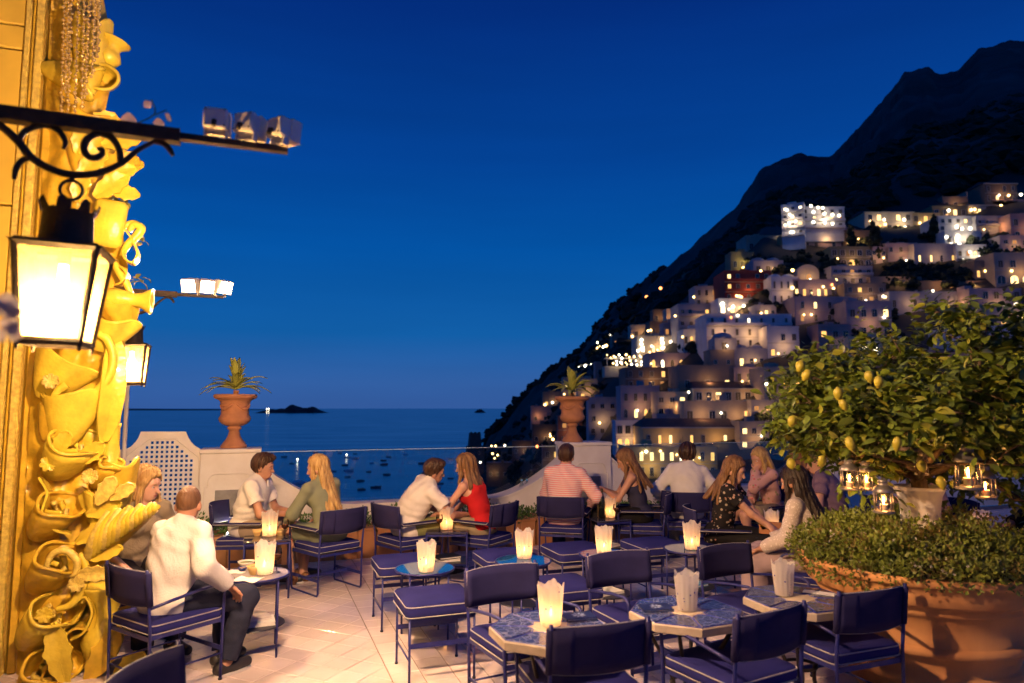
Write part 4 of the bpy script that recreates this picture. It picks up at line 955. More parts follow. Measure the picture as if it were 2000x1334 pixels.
# ---- small things on the tables
M_bowl = mat('yellow_ceramic_bowl', (.62, .42, .16), .35, coat=.3, var=.08); M_bowlw = mat('white_ceramic_bowl', (.72, .66, .58), .35, coat=.3); M_bowlb = mat('cobalt_ceramic_bowl', (.02, .03, .16), .3, coat=.5)
M_snack = mat('green_olives', (.16, .20, .04), .5, var=.4, vscale=40, bump=.5, bscale=60); M_nuts = mat('roasted_nuts', (.34, .20, .08), .7, var=.4, vscale=60, bump=.6, bscale=80)
def bowl(loc, r, h, m, fill, label):
    t = thing('snack_bowl', label, 'bowl', loc, 0, 'snack bowls'); b = MB()
    b.lathe([(r * .55, 0), (r * .58, .003), (r * .75, h * .45), (r, h), (r * .96, h), (r * .70, h * .45), (r * .5, h * .15), (.001, h * .12)], 26, caps=False); b.build('bowl_body', m, t, True)
    b = MB(); b.lathe([(r * .84, h * .70), (r * .6, h * .86), (r * .3, h * .93), (.001, h * .95)], 20, caps=False, wob=lambda a, z: 1 + .06 * math.sin(5 * a)); b.build('snacks', fill, t, True)
def booklet(loc, w, d, h, rz, m, label, emblem=False, cat='booklet', nm='menu_booklet'):
    t = thing(nm, label, cat, loc, rz, None); b = MB(); b.box((-w / 2, -d / 2, .001), (w / 2, d / 2, h * .25)); b.box((-w / 2, -d / 2, h * .78), (w / 2, d / 2, h)); b.box((-w / 2, -d / 2, h * .26), (-w / 2 + .004, d / 2, h * .77)); b.build('cover', m, t, False)
    b = MB(); b.box((-w / 2 + .005, -d / 2 + .003, h * .27), (w / 2 - .004, d / 2 - .003, h * .76)); b.build('pages', M_paper, t, False)
    if emblem:
        b = MB()
        for i in range(8):
            a = i * PI / 4 + .39; p = [(.010, -.003), (.030, -.006), (.038, 0), (.030, .006), (.010, .003)]; M = Matrix.Rotation(a, 4, 'Z'); b.add([M @ Vector((x, y, h + .0006)) for x, y in p], [(0, 1, 2, 3, 4)])
        b.build('emblem', mat('pale_blue_print', (.30, .36, .55), .5), t, False, False)
def napkin(loc, w, rz, label):
    b = MB(); rg = random.Random(int(abs(loc[0] * 1000))); k = [rg.uniform(0, 6) for _ in range(4)]
    b.grid(lambda u, v: ((u - .5) * w, (v - .5) * w * .72, .006 + .004 * math.sin(5 * u + k[0]) * math.sin(4 * v + k[1]) + .003 * math.sin(11 * u + k[2])), 10, 8, .002); o = b.build('napkin', M_paper, None, True); o.location = loc; o.rotation_euler = (0, 0, rz); tag(o, label, 'napkin')
z = .5305
bowl(at(481, 1107, z), .062, .040, M_bowlw, M_snack, 'white bowl of olives with cocktail sticks near the facade'); bowl(at(497, 1121, z), .055, .058, M_bowl, M_nuts, 'yellow bowl on the pale table near the facade'); bowl(at(473, 1116, z), .032, .030, M_bowlb, M_nuts, 'tiny cobalt bowl on the pale table near the facade')
napkin(at(455, 1118, z), .16, .4, 'white napkin at the left of the pale table near the facade'); napkin(at(484, 1133, z), .17, -.2, 'white napkin at the front of the pale table near the facade')
z = .5105
bowl(at(502, 1046, z), .045, .055, M_bowl, M_nuts, 'yellow bowl left of the back lamp beside the man in shorts'); bowl(at(549, 1045, z), .06, .050, M_bowl, M_snack, 'yellow bowl right of the back lamp beside the woman in green')
bowl(at(898, 1030, z), .045, .055, M_bowl, M_snack, 'yellow bowl beside the lamp near the woman in red'); bowl(at(1451, 990, z), .055, .05, M_bowl, M_snack, 'yellow bowl left of the lamp near the blonde in pink')
bowl(at(1484, 1046, z), .06, .04, M_bowlw, M_nuts, 'white bowl on the table between the floral blouse and the lace top'); bowl(at(1480, 1057, z), .045, .035, M_bowlb, M_nuts, 'dark bowl on the table between floral blouse and lace top')
booklet(at(1130, 1206, .6252), .16, .115, .012, TH - .1, M_cobalt, 'dark blue menu booklet on the nearest octagonal table', True); booklet(at(1281, 1189, .6252), .16, .115, .012, TH - .25, M_cobalt, 'dark blue menu booklet on the middle octagonal table', True)
booklet(at(1606, 1160, .6252), .20, .06, .006, TH - .9, mat('folded_white_card', (.74, .72, .70), .6), 'white folded card on the rightmost octagonal table', cat='card', nm='folded_card')
M_bookb = mat('pale_blue_cover', (.10, .32, .60), .5)
for k, (s, dz, m) in enumerate([(ST['b'], .224, M_paper), (ST['b'], .250, M_shelf), (ST['c'], .224, M_paper)]): booklet(Vector((s.x, s.y - .03, dz)), .22, .17, .022, TH + .2 * k, m, ['magazines on the shelf below the lamp by the woman in red', 'dark book on top of the magazines by the woman in red', 'white magazine on the shelf below the wine cooler'][k], cat='book', nm='magazine')
booklet(Vector((LT.x + .02, LT.y - .02, .201)), .24, .18, .026, .4, M_paper, 'thick magazines on the shelf under the pale table near the facade', cat='book', nm='magazine'); booklet(Vector((LT.x - .02, LT.y - .0, .228)), .23, .17, .018, .6, M_bowlw, 'upper magazine on the shelf under the pale table near facade', cat='book', nm='magazine')
for k, p in enumerate((RT[2], RT[3])): booklet(Vector((p.x, p.y - .02, .2005)), .22, .17, .02, TH + .2, [M_paper, M_bookb][k], ['magazines under the third round blue table from left', 'pale blue magazines under the rightmost round table'][k], cat='book', nm='magazine')
# wine cooler and bottles
t = thing('wine_cooler', 'dull metal wine cooler with a bottle neck showing, beside the pink shirt man', 'wine cooler', at(1176, 1010, .5105), 0); b = MB(); b.lathe([(.048, 0), (.055, .01), (.058, .17), (.060, .175), (.055, .175), (.052, .02)], 24, caps=False); b.build('bucket', mat('brushed_brass', (.42, .30, .17), .35, metal=.8), t, True)
tb = thing('wine_bottle', 'dark wine bottle standing in the metal cooler', 'bottle', at(1176, 1010, .5205), 0); b = MB(); b.lathe([(.036, 0), (.037, .16), (.030, .20), (.014, .235), (.013, .285), (.015, .287), (.015, .30)], 18); b.build('bottle_body', mat('dark_bottle_glass', (.01, .012, .008), .1, spec=.9), tb, True); b = MB(); b.lathe([(.0155, .262), (.016, .301), (.001, .303)], 14, caps=False); b.build('foil', M_iron, tb, True)
for k, (px, py) in enumerate([(1019, 980), (1029, 977)]):
    q = st(atT(px, py, T0 + .2).dot(E1), T0 + .2, .533); tb = thing('water_bottle', 'clear water bottle on the parapet, %s' % ['left one of the pair', 'right one of the pair'][k], 'bottle', q, 0, 'water bottles on the parapet'); b = MB(); b.lathe([(.030, 0), (.032, .10), (.028, .13), (.012, .16), (.012, .18)], 14); b.build('bottle_body', clear_glass('bottle_glass', (.8, .88, .9), 1.0, .05), tb, True); b = MB(); b.lathe([(.014, .178), (.014, .2), (.001, .2)], 12, caps=False); b.build('cap', M_bookb, tb)

# stemmed glasses
M_wg = clear_glass('wine_glass', (.96, .97, .97), 1.2, .02); M_drink = mat('amber_drink', (.55, .22, .04), .1, trans=.5)
def wine_glass(loc, label, drink=True):
    t = thing('stemmed_glass', label, 'glass', loc, 0, 'stemmed glasses'); b = MB(); b.lathe([(.030, 0), (.028, .003), (.004, .006), (.0035, .075), (.012, .085), (.030, .105), (.034, .13), (.029, .165)], 18, caps=False); b.build('glass_body', M_wg, t, True, False)
    if drink: b = MB(); b.lathe([(.004, .083), (.012, .089), (.028, .107), (.0315, .125), (.001, .125)], 14, caps=False); b.build('drink', M_drink, t, True)
for px, py, z, lb in [(556, 1052, .5105, 'stemmed glass at the knee of the woman in green'), (858, 1040, .5105, 'stemmed glass left of the lamp by the woman in red'), (1204, 1016, .5105, 'stemmed glass right of the lamp by the wine cooler'), (1456, 998, .5105, 'stemmed glass before the blonde woman in pink'), (1492, 1052, .5105, 'stemmed glass before the woman in floral'), (540, 1118, .5305, 'stemmed glass on the pale table near the facade')]: wine_glass(at(px, py, z), lb)
# ================================================================== PEOPLE (signed distance bodies meshed with surface nets)
class Field:
    def __init__(s, lo, hi, h):
        s.lo = np.array(lo, np.float32); s.h = h; s.n = np.maximum(4, np.ceil((np.array(hi) - s.lo) / h).astype(int) + 1)
        s.d = np.full(s.n, .2, np.float32); s.ax = [s.lo[i] + h * np.arange(s.n[i], dtype=np.float32) for i in range(3)]
    def sl(s, lo, hi):
        a = np.clip(np.floor((np.array(lo) - s.lo) / s.h).astype(int), 0, s.n); b = np.clip(np.ceil((np.array(hi) - s.lo) / s.h).astype(int) + 1, 0, s.n)
        return tuple(slice(a[i], b[i]) for i in range(3))
    def xyz(s, sl): return s.ax[0][sl[0]][:, None, None], s.ax[1][sl[1]][None, :, None], s.ax[2][sl[2]][None, None, :]
    def val(s, pr, sl, off):
        x, y, z = s.xyz(sl)
        if pr[0] == 'c':
            a, b, r1, r2 = pr[1], pr[2], pr[3] + off, pr[4] + off; ba = b - a; L2 = float(ba @ ba) + 1e-9
            px, py, pz = x - a[0], y - a[1], z - a[2]; t = np.clip((px * ba[0] + py * ba[1] + pz * ba[2]) / L2, 0, 1)
            v = np.sqrt((px - t * ba[0]) ** 2 + (py - t * ba[1]) ** 2 + (pz - t * ba[2]) ** 2) - (r1 + (r2 - r1) * t)
            if len(pr) > 5 and pr[5]:
                n = ba / math.sqrt(L2); v = np.maximum(v, (x - b[0]) * n[0] + (y - b[1]) * n[1] + (z - b[2]) * n[2])
            return v
        c, Rm, r = pr[1], pr[2], np.array(pr[3]) + off; px, py, pz = x - c[0], y - c[1], z - c[2]
        q = [(px * Rm[0][i] + py * Rm[1][i] + pz * Rm[2][i]) for i in range(3)]
        k0 = np.sqrt(sum((q[i] / r[i]) ** 2 for i in range(3))); k1 = np.sqrt(sum((q[i] / r[i] ** 2) ** 2 for i in range(3))) + 1e-6
        return k0 * (k0 - 1) / k1
    def box(s, pr, m):
        if pr[0] == 'c': r = max(pr[3], pr[4]) + m; return np.minimum(pr[1], pr[2]) - r, np.maximum(pr[1], pr[2]) + r
        r = max(pr[3]) + m; return pr[1] - r, pr[1] + r
    def add(s, pr, k=.03, off=0.0):
        sl = s.sl(*s.box(pr, off + k + 3 * s.h)); v = s.val(pr, sl, off); a = s.d[sl]
        if a.size == 0: return
        hh = np.clip(.5 + .5 * (v - a) / k, 0, 1); s.d[sl] = v + (a - v) * hh - k * hh * (1 - hh)
    def sub(s, pr, k=.01, off=0.0):
        sl = s.sl(*s.box(pr, off + k + 3 * s.h)); v = -s.val(pr, sl, off); a = s.d[sl]
        if a.size == 0: return
        hh = np.clip(.5 - .5 * (v - a) / k, 0, 1); s.d[sl] = v + (a - v) * hh + k * hh * (1 - hh)
    def full(s): return s.xyz((slice(None),) * 3)
    def mesh(s, name, m):
        d = s.d; ins = d < 0; n = s.n
        cnt = np.zeros(n - 1, np.int8)
        for i in (0, 1):
            for j in (0, 1):
                for k in (0, 1): cnt += ins[i:n[0] - 1 + i, j:n[1] - 1 + j, k:n[2] - 1 + k]
        act = (cnt > 0) & (cnt < 8); I = np.argwhere(act)
        if len(I) == 0: return None
        idm = np.full(n - 1, -1, np.int32); idm[act] = np.arange(len(I))
        cv = {}
        for i in (0, 1):
            for j in (0, 1):
                for k in (0, 1): cv[(i, j, k)] = d[I[:, 0] + i, I[:, 1] + j, I[:, 2] + k]
        acc = np.zeros((len(I), 3)); w = np.zeros(len(I))
        cs = list(cv)
        for a in cs:
            for ax in range(3):
                if a[ax] == 0:
                    b = tuple(1 if q == ax else a[q] for q in range(3)); va, vb = cv[a], cv[b]; mk = (va < 0) != (vb < 0)
                    t = np.where(mk, va / np.where(mk, va - vb, 1), 0); p = np.zeros((len(I), 3)); p[:] = a; p[:, ax] = t
                    acc += p * mk[:, None]; w += mk
        V = s.lo + s.h * (I + acc / w[:, None]); faces = []
        for ax in range(3):
            sl0 = [slice(None)] * 3; sl1 = [slice(None)] * 3; sl0[ax] = slice(0, -1); sl1[ax] = slice(1, None)
            A = ins[tuple(sl0)]; B = ins[tuple(sl1)]; E = np.argwhere(A != B); u, v = (ax + 1) % 3, (ax + 2) % 3
            E = E[(E[:, u] > 0) & (E[:, v] > 0) & (E[:, u] < n[u] - 1) & (E[:, v] < n[v] - 1)]
            if len(E) == 0: continue
            q = []
            for du, dv in ((-1, -1), (0, -1), (0, 0), (-1, 0)):
                c = E.copy(); c[:, u] += du; c[:, v] += dv; q.append(idm[c[:, 0], c[:, 1], c[:, 2]])
            q = np.stack(q, 1); fl = B[E[:, 0], E[:, 1], E[:, 2]]; q[fl] = q[fl][:, ::-1]; faces.append(q)
        Fq = np.concatenate(faces); Fq = Fq[(Fq >= 0).all(1)]
        me = bpy.data.meshes.new(name); me.vertices.add(len(V)); me.vertices.foreach_set('co', V.astype(np.float32).ravel())
        me.loops.add(len(Fq) * 4); me.loops.foreach_set('vertex_index', Fq.astype(np.int32).ravel()); me.polygons.add(len(Fq)); me.polygons.foreach_set('loop_start', np.arange(0, len(Fq) * 4, 4, dtype=np.int32))
        me.polygons.foreach_set('loop_total', np.full(len(Fq), 4, np.int32)); me.polygons.foreach_set('use_smooth', np.ones(len(Fq), bool)); me.materials.append(m); me.update(calc_edges=True); me.validate(); return me
A3 = lambda *v: np.array(v, float)
I3 = np.eye(3)
def rotm(ax, a):
    return np.array(Matrix.Rotation(a, 3, ax))
def unit(v): return v / (np.linalg.norm(v) + 1e-9)
def ik(a, b, l1, l2, pole):
    d = b - a; L = np.linalg.norm(d); L = min(L, (l1 + l2) * .995); u = unit(d); x = (l1 * l1 - l2 * l2 + L * L) / (2 * L); h = math.sqrt(max(1e-6, l1 * l1 - x * x))
    p = pole - u * float(pole @ u); p = unit(p); return a + u * x + p * h, a + u * L
def fmesh(prims, name, m, h, k=.03, off=0.0, post=None, pad=.03):
    f = Field(*bounds(prims, off + pad), h)
    for pr in prims:
        kk = k
        if isinstance(pr[-1], dict): kk = pr[-1].get('k', k); pr = pr[:-1]
        f.add(pr, kk, off)
    if post: post(f)
    return f.mesh(name, m)
def bounds(prims, m):
    lo = np.full(3, 9.); hi = np.full(3, -9.)
    for pr in prims:
        if pr[0] == 'c': r = max(pr[3], pr[4]); lo = np.minimum(lo, np.minimum(pr[1], pr[2]) - r); hi = np.maximum(hi, np.maximum(pr[1], pr[2]) + r)
        else: r = max(pr[3]); lo = np.minimum(lo, pr[1] - r); hi = np.maximum(hi, pr[1] + r)
    return lo - m, hi + m
def skin(name, c): return mat(name, c, .5, var=.10, vscale=14, bump=.02, bscale=80, sss=.08)
def hairm(name, c, c2): return mat(name, c, .42, vscale=46, col2=c2, stretch=(1, 1, .10), bump=.7, bscale=90, spec=.4, detail=6)
def cloth(name, c, var=.06, **k): return mat(name, c, .85, var=var, vscale=10, bump=.16, bscale=120, spec=.15, **k) if name not in () else None
def wrinkle(m, strength=.2):
    n = m.node_tree.nodes; l = m.node_tree.links; b = n['Principled BSDF']; t = n.new('ShaderNodeTexCoord'); z = n.new('ShaderNodeTexNoise'); z.inputs['Scale'].default_value = 6; z.inputs['Detail'].default_value = 3; z.inputs['Distortion'].default_value = 1.6
    l.new(t.outputs['Object'], z.inputs['Vector']); r = n.new('ShaderNodeMath'); r.operation = 'PINGPONG'; r.inputs[1].default_value = .16; l.new(z.outputs[0], r.inputs[0]); bp = n.new('ShaderNodeBump'); bp.inputs['Strength'].default_value = strength; bp.inputs['Distance'].default_value = .06; l.new(r.outputs[0], bp.inputs['Height'])
    if b.inputs['Normal'].links: l.new(b.inputs['Normal'].links[0].from_socket, bp.inputs['Normal'])
    l.new(bp.outputs[0], b.inputs['Normal']); return m
SKIN_A = skin('fair_skin', (.56, .30, .20)); SKIN_B = skin('tanned_skin', (.46, .235, .15)); SKIN_C = skin('pale_skin', (.62, .36, .26))
H_BLOND = hairm('blonde_hair', (.60, .40, .15), (.30, .16, .045)); H_BROWN = hairm('brown_hair', (.065, .028, .012), (.025, .011, .006)); H_DARK = hairm('dark_hair', (.035, .018, .012), (.014, .008, .006)); H_DKBL = hairm('dark_blonde_hair', (.24, .12, .045), (.09, .04, .016)); H_RED = hairm('ginger_hair', (.30, .12, .04), (.14, .05, .018)); H_BUZZ = hairm('cropped_hair', (.20, .10, .05), (.12, .06, .03))
M_eye = mat('eye_white', (.75, .72, .70), .2); M_iris = mat('iris', (.04, .03, .025), .15); M_lip = mat('lips', (.42, .12, .10), .4)
M_shoe = mat('dark_shoe', (.018, .017, .022), .5, var=.2); M_sole = mat('white_sole', (.65, .62, .60), .6)
M_bread = mat('strap_leather', (.16, .07, .03), .5)
HG = .0085
def person(label, xy, face, lean=(8, 0), twist=0, head=(0, 0, 0), hands=None, feet=None, female=False, sk=None, hair=('short', None), top=None, bottom=None, shoes=M_shoe, h=None, curl=.5, scale=1.0, seat=.44, palm=None, reach=None):
    h = h or HG; sk = sk or SKIN_A
    t = thing('person', label, 'person', (xy[0], xy[1], 0), R(face - 90), 'guests on the terrace'); t.scale = (scale,) * 3
    lf, ls = R(lean[0]), R(lean[1])
    R1 = rotm('Y', ls * .6) @ rotm('X', -lf * .5); R2 = rotm('Z', R(twist)) @ rotm('Y', ls * 1.2) @ rotm('X', -lf * 1.35)
    p0 = A3(0, 0, seat + .085); u1, u2 = R1 @ A3(0, 0, 1), R2 @ A3(0, 0, 1); fw2 = R2 @ A3(0, 1, 0); rt2 = R2 @ A3(1, 0, 0)
    mid = p0 + u1 * .20; chest = mid + u2 * .12; neck = mid + u2 * .265; sw = .148 if female else .157
    shL, shR = neck - u2 * .045 - rt2 * sw + fw2 * .0, neck - u2 * .045 + rt2 * sw
    Rh = R2 @ rotm('X', lf * 1.0) @ rotm('Z', R(head[0])) @ rotm('X', R(head[1])) @ rotm('Y', R(head[2]))
    hc = neck + u2 * .06 + A3(0, 0, .085) + fw2 * .022; HL = lambda x, y, z: hc + Rh @ A3(x, y, z)
    if female: tor = [('e', p0 + R1 @ A3(0, -.02, -.005), R1, (.168, .125, .115)), ('e', mid - u1 * .03, R1, (.122, .092, .13)), ('e', chest, R2, (.138, .098, .155)), ('e', chest + rt2 * .062 + fw2 * .07 + u2 * .0, R2, (.062, .058, .062)), ('e', chest - rt2 * .062 + fw2 * .07, R2, (.062, .058, .062))]
    else: tor = [('e', p0 + R1 @ A3(0, -.015, -.005), R1, (.162, .122, .112)), ('e', mid - u1 * .03, R1, (.145, .108, .14)), ('e', chest + u2 * .01, R2, (.165, .112, .165)), ('e', mid + fw2 * .02, R1, (.135, .11, .12))]
    shr = .046 if female else .052
    tor += [('c', shL, shR, shr, shr), ('c', shL * .55 + neck * .45 - fw2 * .012, neck + u2 * .01 - fw2 * .012, shr * .85, .05), ('c', shR * .55 + neck * .45 - fw2 * .012, neck + u2 * .01 - fw2 * .012, shr * .85, .05)]
    nk = [('c', neck - u2 * .02, hc - Rh @ A3(0, .012, .05), .052 if female else .062, .047 if female else .056)]
    headp = [('e', HL(0, -.012, .022), Rh, (.073, .090, .092)), ('e', HL(0, .020, -.035), Rh, (.060, .064, .082)), ('e', HL(0, .050, -.092), Rh, (.034, .030, .026)), ('e', HL(0, .068, .012), Rh, (.050, .020, .026)),
             ('c', HL(0, .082, -.004), HL(0, .100, -.042), .008, .0125, {'k': .012}), ('c', HL(-.018, .077, -.072), HL(.018, .077, -.072), .009, .009, {'k': .012}),
             ('e', HL(-.075, -.008, -.022), Rh, (.012, .022, .032), {'k': .01}), ('e', HL(.075, -.008, -.022), Rh, (.012, .022, .032), {'k': .01})]
    hl, hr = hands or ((-.16, .36, .60), (.16, .36, .60)); hl, hr = np.array(hl), np.array(hr)
    ar = .041 if female else .050; l1, l2 = (.27, .235) if female else (.29, .255)
    eL, wL = ik(shL, hl, l1, l2, A3(-.8, -.5, -.6)); eR, wR = ik(shR, hr, l1, l2, A3(.8, -.5, -.6))
    if reach: eL, wL = ik(shL, hl, l1, l2, np.array(reach[0])); eR, wR = ik(shR, hr, l1, l2, np.array(reach[1]))
    arms = [('c', shL, eL, ar, ar * .80), ('c', eL, wL, ar * .82, ar * .56), ('c', shR, eR, ar, ar * .80), ('c', eR, wR, ar * .82, ar * .56)]
    hand = []; hsz = .88 if female else 1.0
    for s, e, w_, in ((-1, eL, wL), (1, eR, wR)):
        d = unit(w_ - e); n = A3(0, .1, -1) if palm is None else np.array(palm); n = unit(n - d * float(n @ d)); sd = np.cross(d, n)
        Rp = np.stack([sd, n, d], 1); hand.append(('e', w_ + d * .048 * hsz, Rp, (.040 * hsz, .017, .052 * hsz), {'k': .02}))
        for i in range(4):
            b = w_ + d * (.082 * hsz) + sd * ((i - 1.5) * .0195 * hsz); ln = (.037, .043, .041, .032)[i] * hsz; c = curl
            d1 = d * math.cos(c * .7) + n * math.sin(c * .7); d2 = d * math.cos(c * 1.7) + n * math.sin(c * 1.7); k1 = b + d1 * ln
            hand += [('c', b - d * .012, k1, .0095, .0088, {'k': .004}), ('c', k1, k1 + d2 * ln * .85, .0088, .0075, {'k': .004})]
        tb = w_ + d * .030 * hsz - s * sd * 0 + sd * (.034 * (1 if s < 0 else -1)); td = unit(d * .75 + sd * (.6 if s < 0 else -.6) + n * .35)
        hand += [('c', tb, tb + td * .038, .012, .0105, {'k': .008}), ('c', tb + td * .038, tb + td * .038 + unit(td + d * .5) * .028, .0105, .0085, {'k': .006})]
    fl, fr = feet or ((-.11, .42, 0), (.11, .42, 0)); fl, fr = np.array(fl, float), np.array(fr, float); hpL, hpR = p0 + A3(-.092, .03, -.01), p0 + A3(.092, .03, -.01)
    kL, aL = ik(hpL, fl + A3(0, 0, .085), .42, .41, A3(fl[0] * 1.2, 1, .8)); kR, aR = ik(hpR, fr + A3(0, 0, .085), .42, .41, A3(fr[0] * 1.2, 1, .8))
    tr = .078 if female else .082
    legs = [('c', hpL, kL, tr, .056), ('c', kL, aL, .054, .036), ('c', hpR, kR, tr, .056), ('c', kR, aR, .054, .036), ('e', kL + (aL - kL) * .28 + A3(0, -.018, 0), I3, (.046, .05, .10)), ('e', kR + (aR - kR) * .28 + A3(0, -.018, 0), I3, (.046, .05, .10))]
    def footdir(k, a, f): v = A3(f[0] * .5, 1, 0); return unit(v)
    ft = []
    for k_, a_, f_ in ((kL, aL, fl), (kR, aR, fr)): fd = footdir(k_, a_, f_); g = A3(a_[0], a_[1], .042); ft += [('c', a_ - A3(0, 0, .01), g - fd * .03, .034, .036), ('c', g - fd * .045, g + fd * .145, .034, .028)]
    body = tor + nk + headp + arms + hand + legs + ft
    def eyes(f):
        for s in (-1, 1): f.sub(('e', HL(s * .031, .083, -.008), Rh, (.015, .010, .010)), .008)
    me = fmesh(body, 'body', sk, h, .022, post=eyes); link('body', me, t)
    for s in (-1, 1):
        b = MB(); c = HL(s * .031, .070, -.008); b.lathe([(.0005, -.0105), (.0075, -.0075), (.0105, 0), (.0075, .0075), (.0005, .0105)], 10, caps=False); e = b.build('eye', M_eye, t, True); e.location = c
        b = MB(); q = HL(s * .031, .0806, -.008) - c; b.lathe([(.0005, -.003), (.0045, -.002), (.0045, .002), (.0005, .003)], 8, tuple(q), caps=False); b.build('iris', M_iris, e, True)
        b = MB(); b.tube([HL(s * .014, .087, .010), HL(s * .032, .086, .015), HL(s * .048, .074, .011)], [.0035, .004, .002], 5); b.build('eyebrow', hair[1] or H_BROWN, t, True)
    b = MB(); b.tube([HL(-.022, .080, -.072), HL(-.008, .0875, -.069), HL(0, .088, -.071), HL(.008, .0875, -.069), HL(.022, .080, -.072)], [.002, .0042, .0045, .0042, .002], 6); b.build('mouth', M_lip, t, True)
    # ---- hair
    st_, hm = hair[0], hair[1]
    if hm:
        base = {'buzz': .0035, 'short': .013, 'mess': .018, 'long': .016, 'wavy': .020, 'tied': .012, 'bob': .02}[st_]
        hp = [('e', HL(0, -.014, .024), Rh, (.073, .092, .092))]
        if st_ in ('mess', 'short'): hp += [('e', HL(0, .03, .085), Rh, (.055, .05, .028)), ('e', HL(0, -.05, .03), Rh, (.06, .05, .06))]
        ex = []
        if st_ in ('long', 'wavy', 'bob'):
            Ln = {'long': hair[2] if len(hair) > 2 else .42, 'wavy': .20, 'bob': .13}[st_]; rg = random.Random(len(label)); back = neck - fw2 * .11
            for i in range(9):
                a = -1 + 2 * i / 8; s0 = HL(a * .070, -.045 - .035 * (1 - a * a), -.01); dn = A3(a * .03, 0, 0); m_ = HL(a * .080, -.055 - .03 * (1 - a * a), -.10); m_[2] = min(m_[2], hc[2] - .07)
                lag = (m_ - s0); end = m_ + (A3(0, 0, -.45) - u2 * .55) * Ln * .8 - fw2 * (.03 + .105 * (1 - a * a)) * (1 if Ln > .2 else .25) + rt2 * a * .045 + A3(*(rg.uniform(-.012, .012) for _ in range(3)))
                ex += [('c', s0, m_, .028, .030), ('c', m_, end, .030, .012 if st_ == 'long' else .026)]
            for s in (-1, 1):
                s0 = HL(s * .070, .025, .03); m_ = HL(s * .082, .025, -.075); end = m_ + A3(0, 0, -Ln * .55) + fw2 * .02 + rt2 * s * .02; ex += [('c', s0, m_, .018, .020), ('c', m_, end, .021, .010 if st_ == 'long' else .022)]
        if st_ == 'tied': ex += [('e', HL(0, -.115, .045), Rh, (.04, .04, .04))]
        def cut(f):
            x, y, z = f.full(); px, py, pz = x - hc[0], y - hc[1], z - hc[2]
            ly = px * Rh[0][1] + py * Rh[1][1] + pz * Rh[2][1]; lz = px * Rh[0][2] + py * Rh[1][2] + pz * Rh[2][2]; lx = px * Rh[0][0] + py * Rh[1][0] + pz * Rh[2][0]
            hl0 = .078 if st_ != 'buzz' else .085
            c = np.maximum((.062 + 1.45 * (ly - hl0) - lz + .25 * np.abs(lx)) / 1.8, (-.085 - lz) if not ex or st_ == 'tied' else -1)
            ang = np.arctan2(lx, -ly + .02)
            f.d = np.maximum(f.d, c.astype(np.float32))
            if ex:
                for pr in ex: f.add(pr, .022)
                fc = ('e', HL(0, .075, -.045), Rh, (.052, .06, .085)); f.sub(fc, .01)
            am = {'buzz': 0, 'short': .0035, 'mess': .008, 'long': .0045, 'wavy': .009, 'tied': .003, 'bob': .006}[st_]
            fr_ = 26 if st_ in ('long', 'tied') else 15
            wv = 4 * np.sin(14 * z + 3 * ang) if st_ == 'wavy' else .8 * np.sin(9 * z)
            f.d += (am * np.sin(fr_ * ang + wv + (30 * ly if st_ == 'mess' else 0)) + .4 * am * np.sin(2.3 * fr_ * ang + 11 * z)).astype(np.float32)
        f = Field(*bounds(hp + ex, .05), h); 
        for pr in hp: f.add(pr, .02, base)
        cut(f); me = f.mesh('hair', hm)
        if me: link('hair', me, t)
    # ---- clothing
    rgp = random.Random(len(label) * 7); ph = [rgp.uniform(0, 6) for _ in range(4)]
    def folds(amp):
        def g(f):
            x, y, z = f.full(); f.d += (amp * np.sin(42 * z + 7 * np.sin(9 * x + ph[0]) + ph[1]) * np.sin(8 * x + 6 * y + ph[2]) + .6 * amp * np.sin(60 * (x * .6 + z * .8) + 5 * np.sin(10 * z + ph[3]))).astype(np.float32)
        return g
    if top:
        kind = top[1]; pr = list(tor); off = .013
        if kind in ('long', 'short', 'puff'):
            if kind == 'long':
                pr += [('c', shL, eL, ar * 1.12, ar * 1.14), ('c', eL, eL + (wL - eL) * .90, ar * 1.14, ar * .92, True), ('c', shR, eR, ar * 1.12, ar * 1.14), ('c', eR, eR + (wR - eR) * .90, ar * 1.14, ar * .92, True)]
            else:
                q = .62 if kind == 'short' else .5; g = 1.12 if kind == 'short' else 1.3
                pr += [('c', shL, shL + (eL - shL) * q, ar * g, ar * g * 1.05, True), ('c', shR, shR + (eR - shR) * q, ar * g, ar * g * 1.05, True)]
            if kind != 'puff': pr += [('e', neck + u2 * .005 + fw2 * .002, R2, (.066, .066, .026), {'k': .012})]
            pr += [('e', p0 + R1 @ A3(0, -.02, -.02), R1, (.172, .135, .115))]
            if not female: pr += [('e', mid + u2 * .03 - fw2 * .004, R2, (.158, .118, .25), {'k': .06})]
            def post(f, kind=kind):
                folds(.0042 if not female else .003)(f)
                if kind == 'puff': f.sub(('e', neck + fw2 * .04 + u2 * .02, R2, (.13, .11, .075)), .01)
                else: f.sub(('c', neck + u2 * .02 + fw2 * .03, hc, .050, .05), .006); f.sub(('c', neck - u2 * .03 + fw2 * .085, neck + u2 * .06 + fw2 * .07, .018, .04), .01)
        else:                                    # strap top
            pr = [p for p in tor if not (p[0] == 'c')]
            pr += [('c', neck - u2 * .035 - rt2 * .075 - fw2 * .045, chest - rt2 * .055 - fw2 * .075 + u2 * .02, .016, .03), ('c', neck - u2 * .035 + rt2 * .075 - fw2 * .045, chest + rt2 * .055 - fw2 * .075 + u2 * .02, .016, .03),
                   ('c', neck - u2 * .03 - rt2 * .078 - fw2 * .03, chest - rt2 * .07 + fw2 * .085 + u2 * .03, .014, .02), ('c', neck - u2 * .03 + rt2 * .078 - fw2 * .03, chest + rt2 * .07 + fw2 * .085 + u2 * .03, .014, .02)]
            off = .010
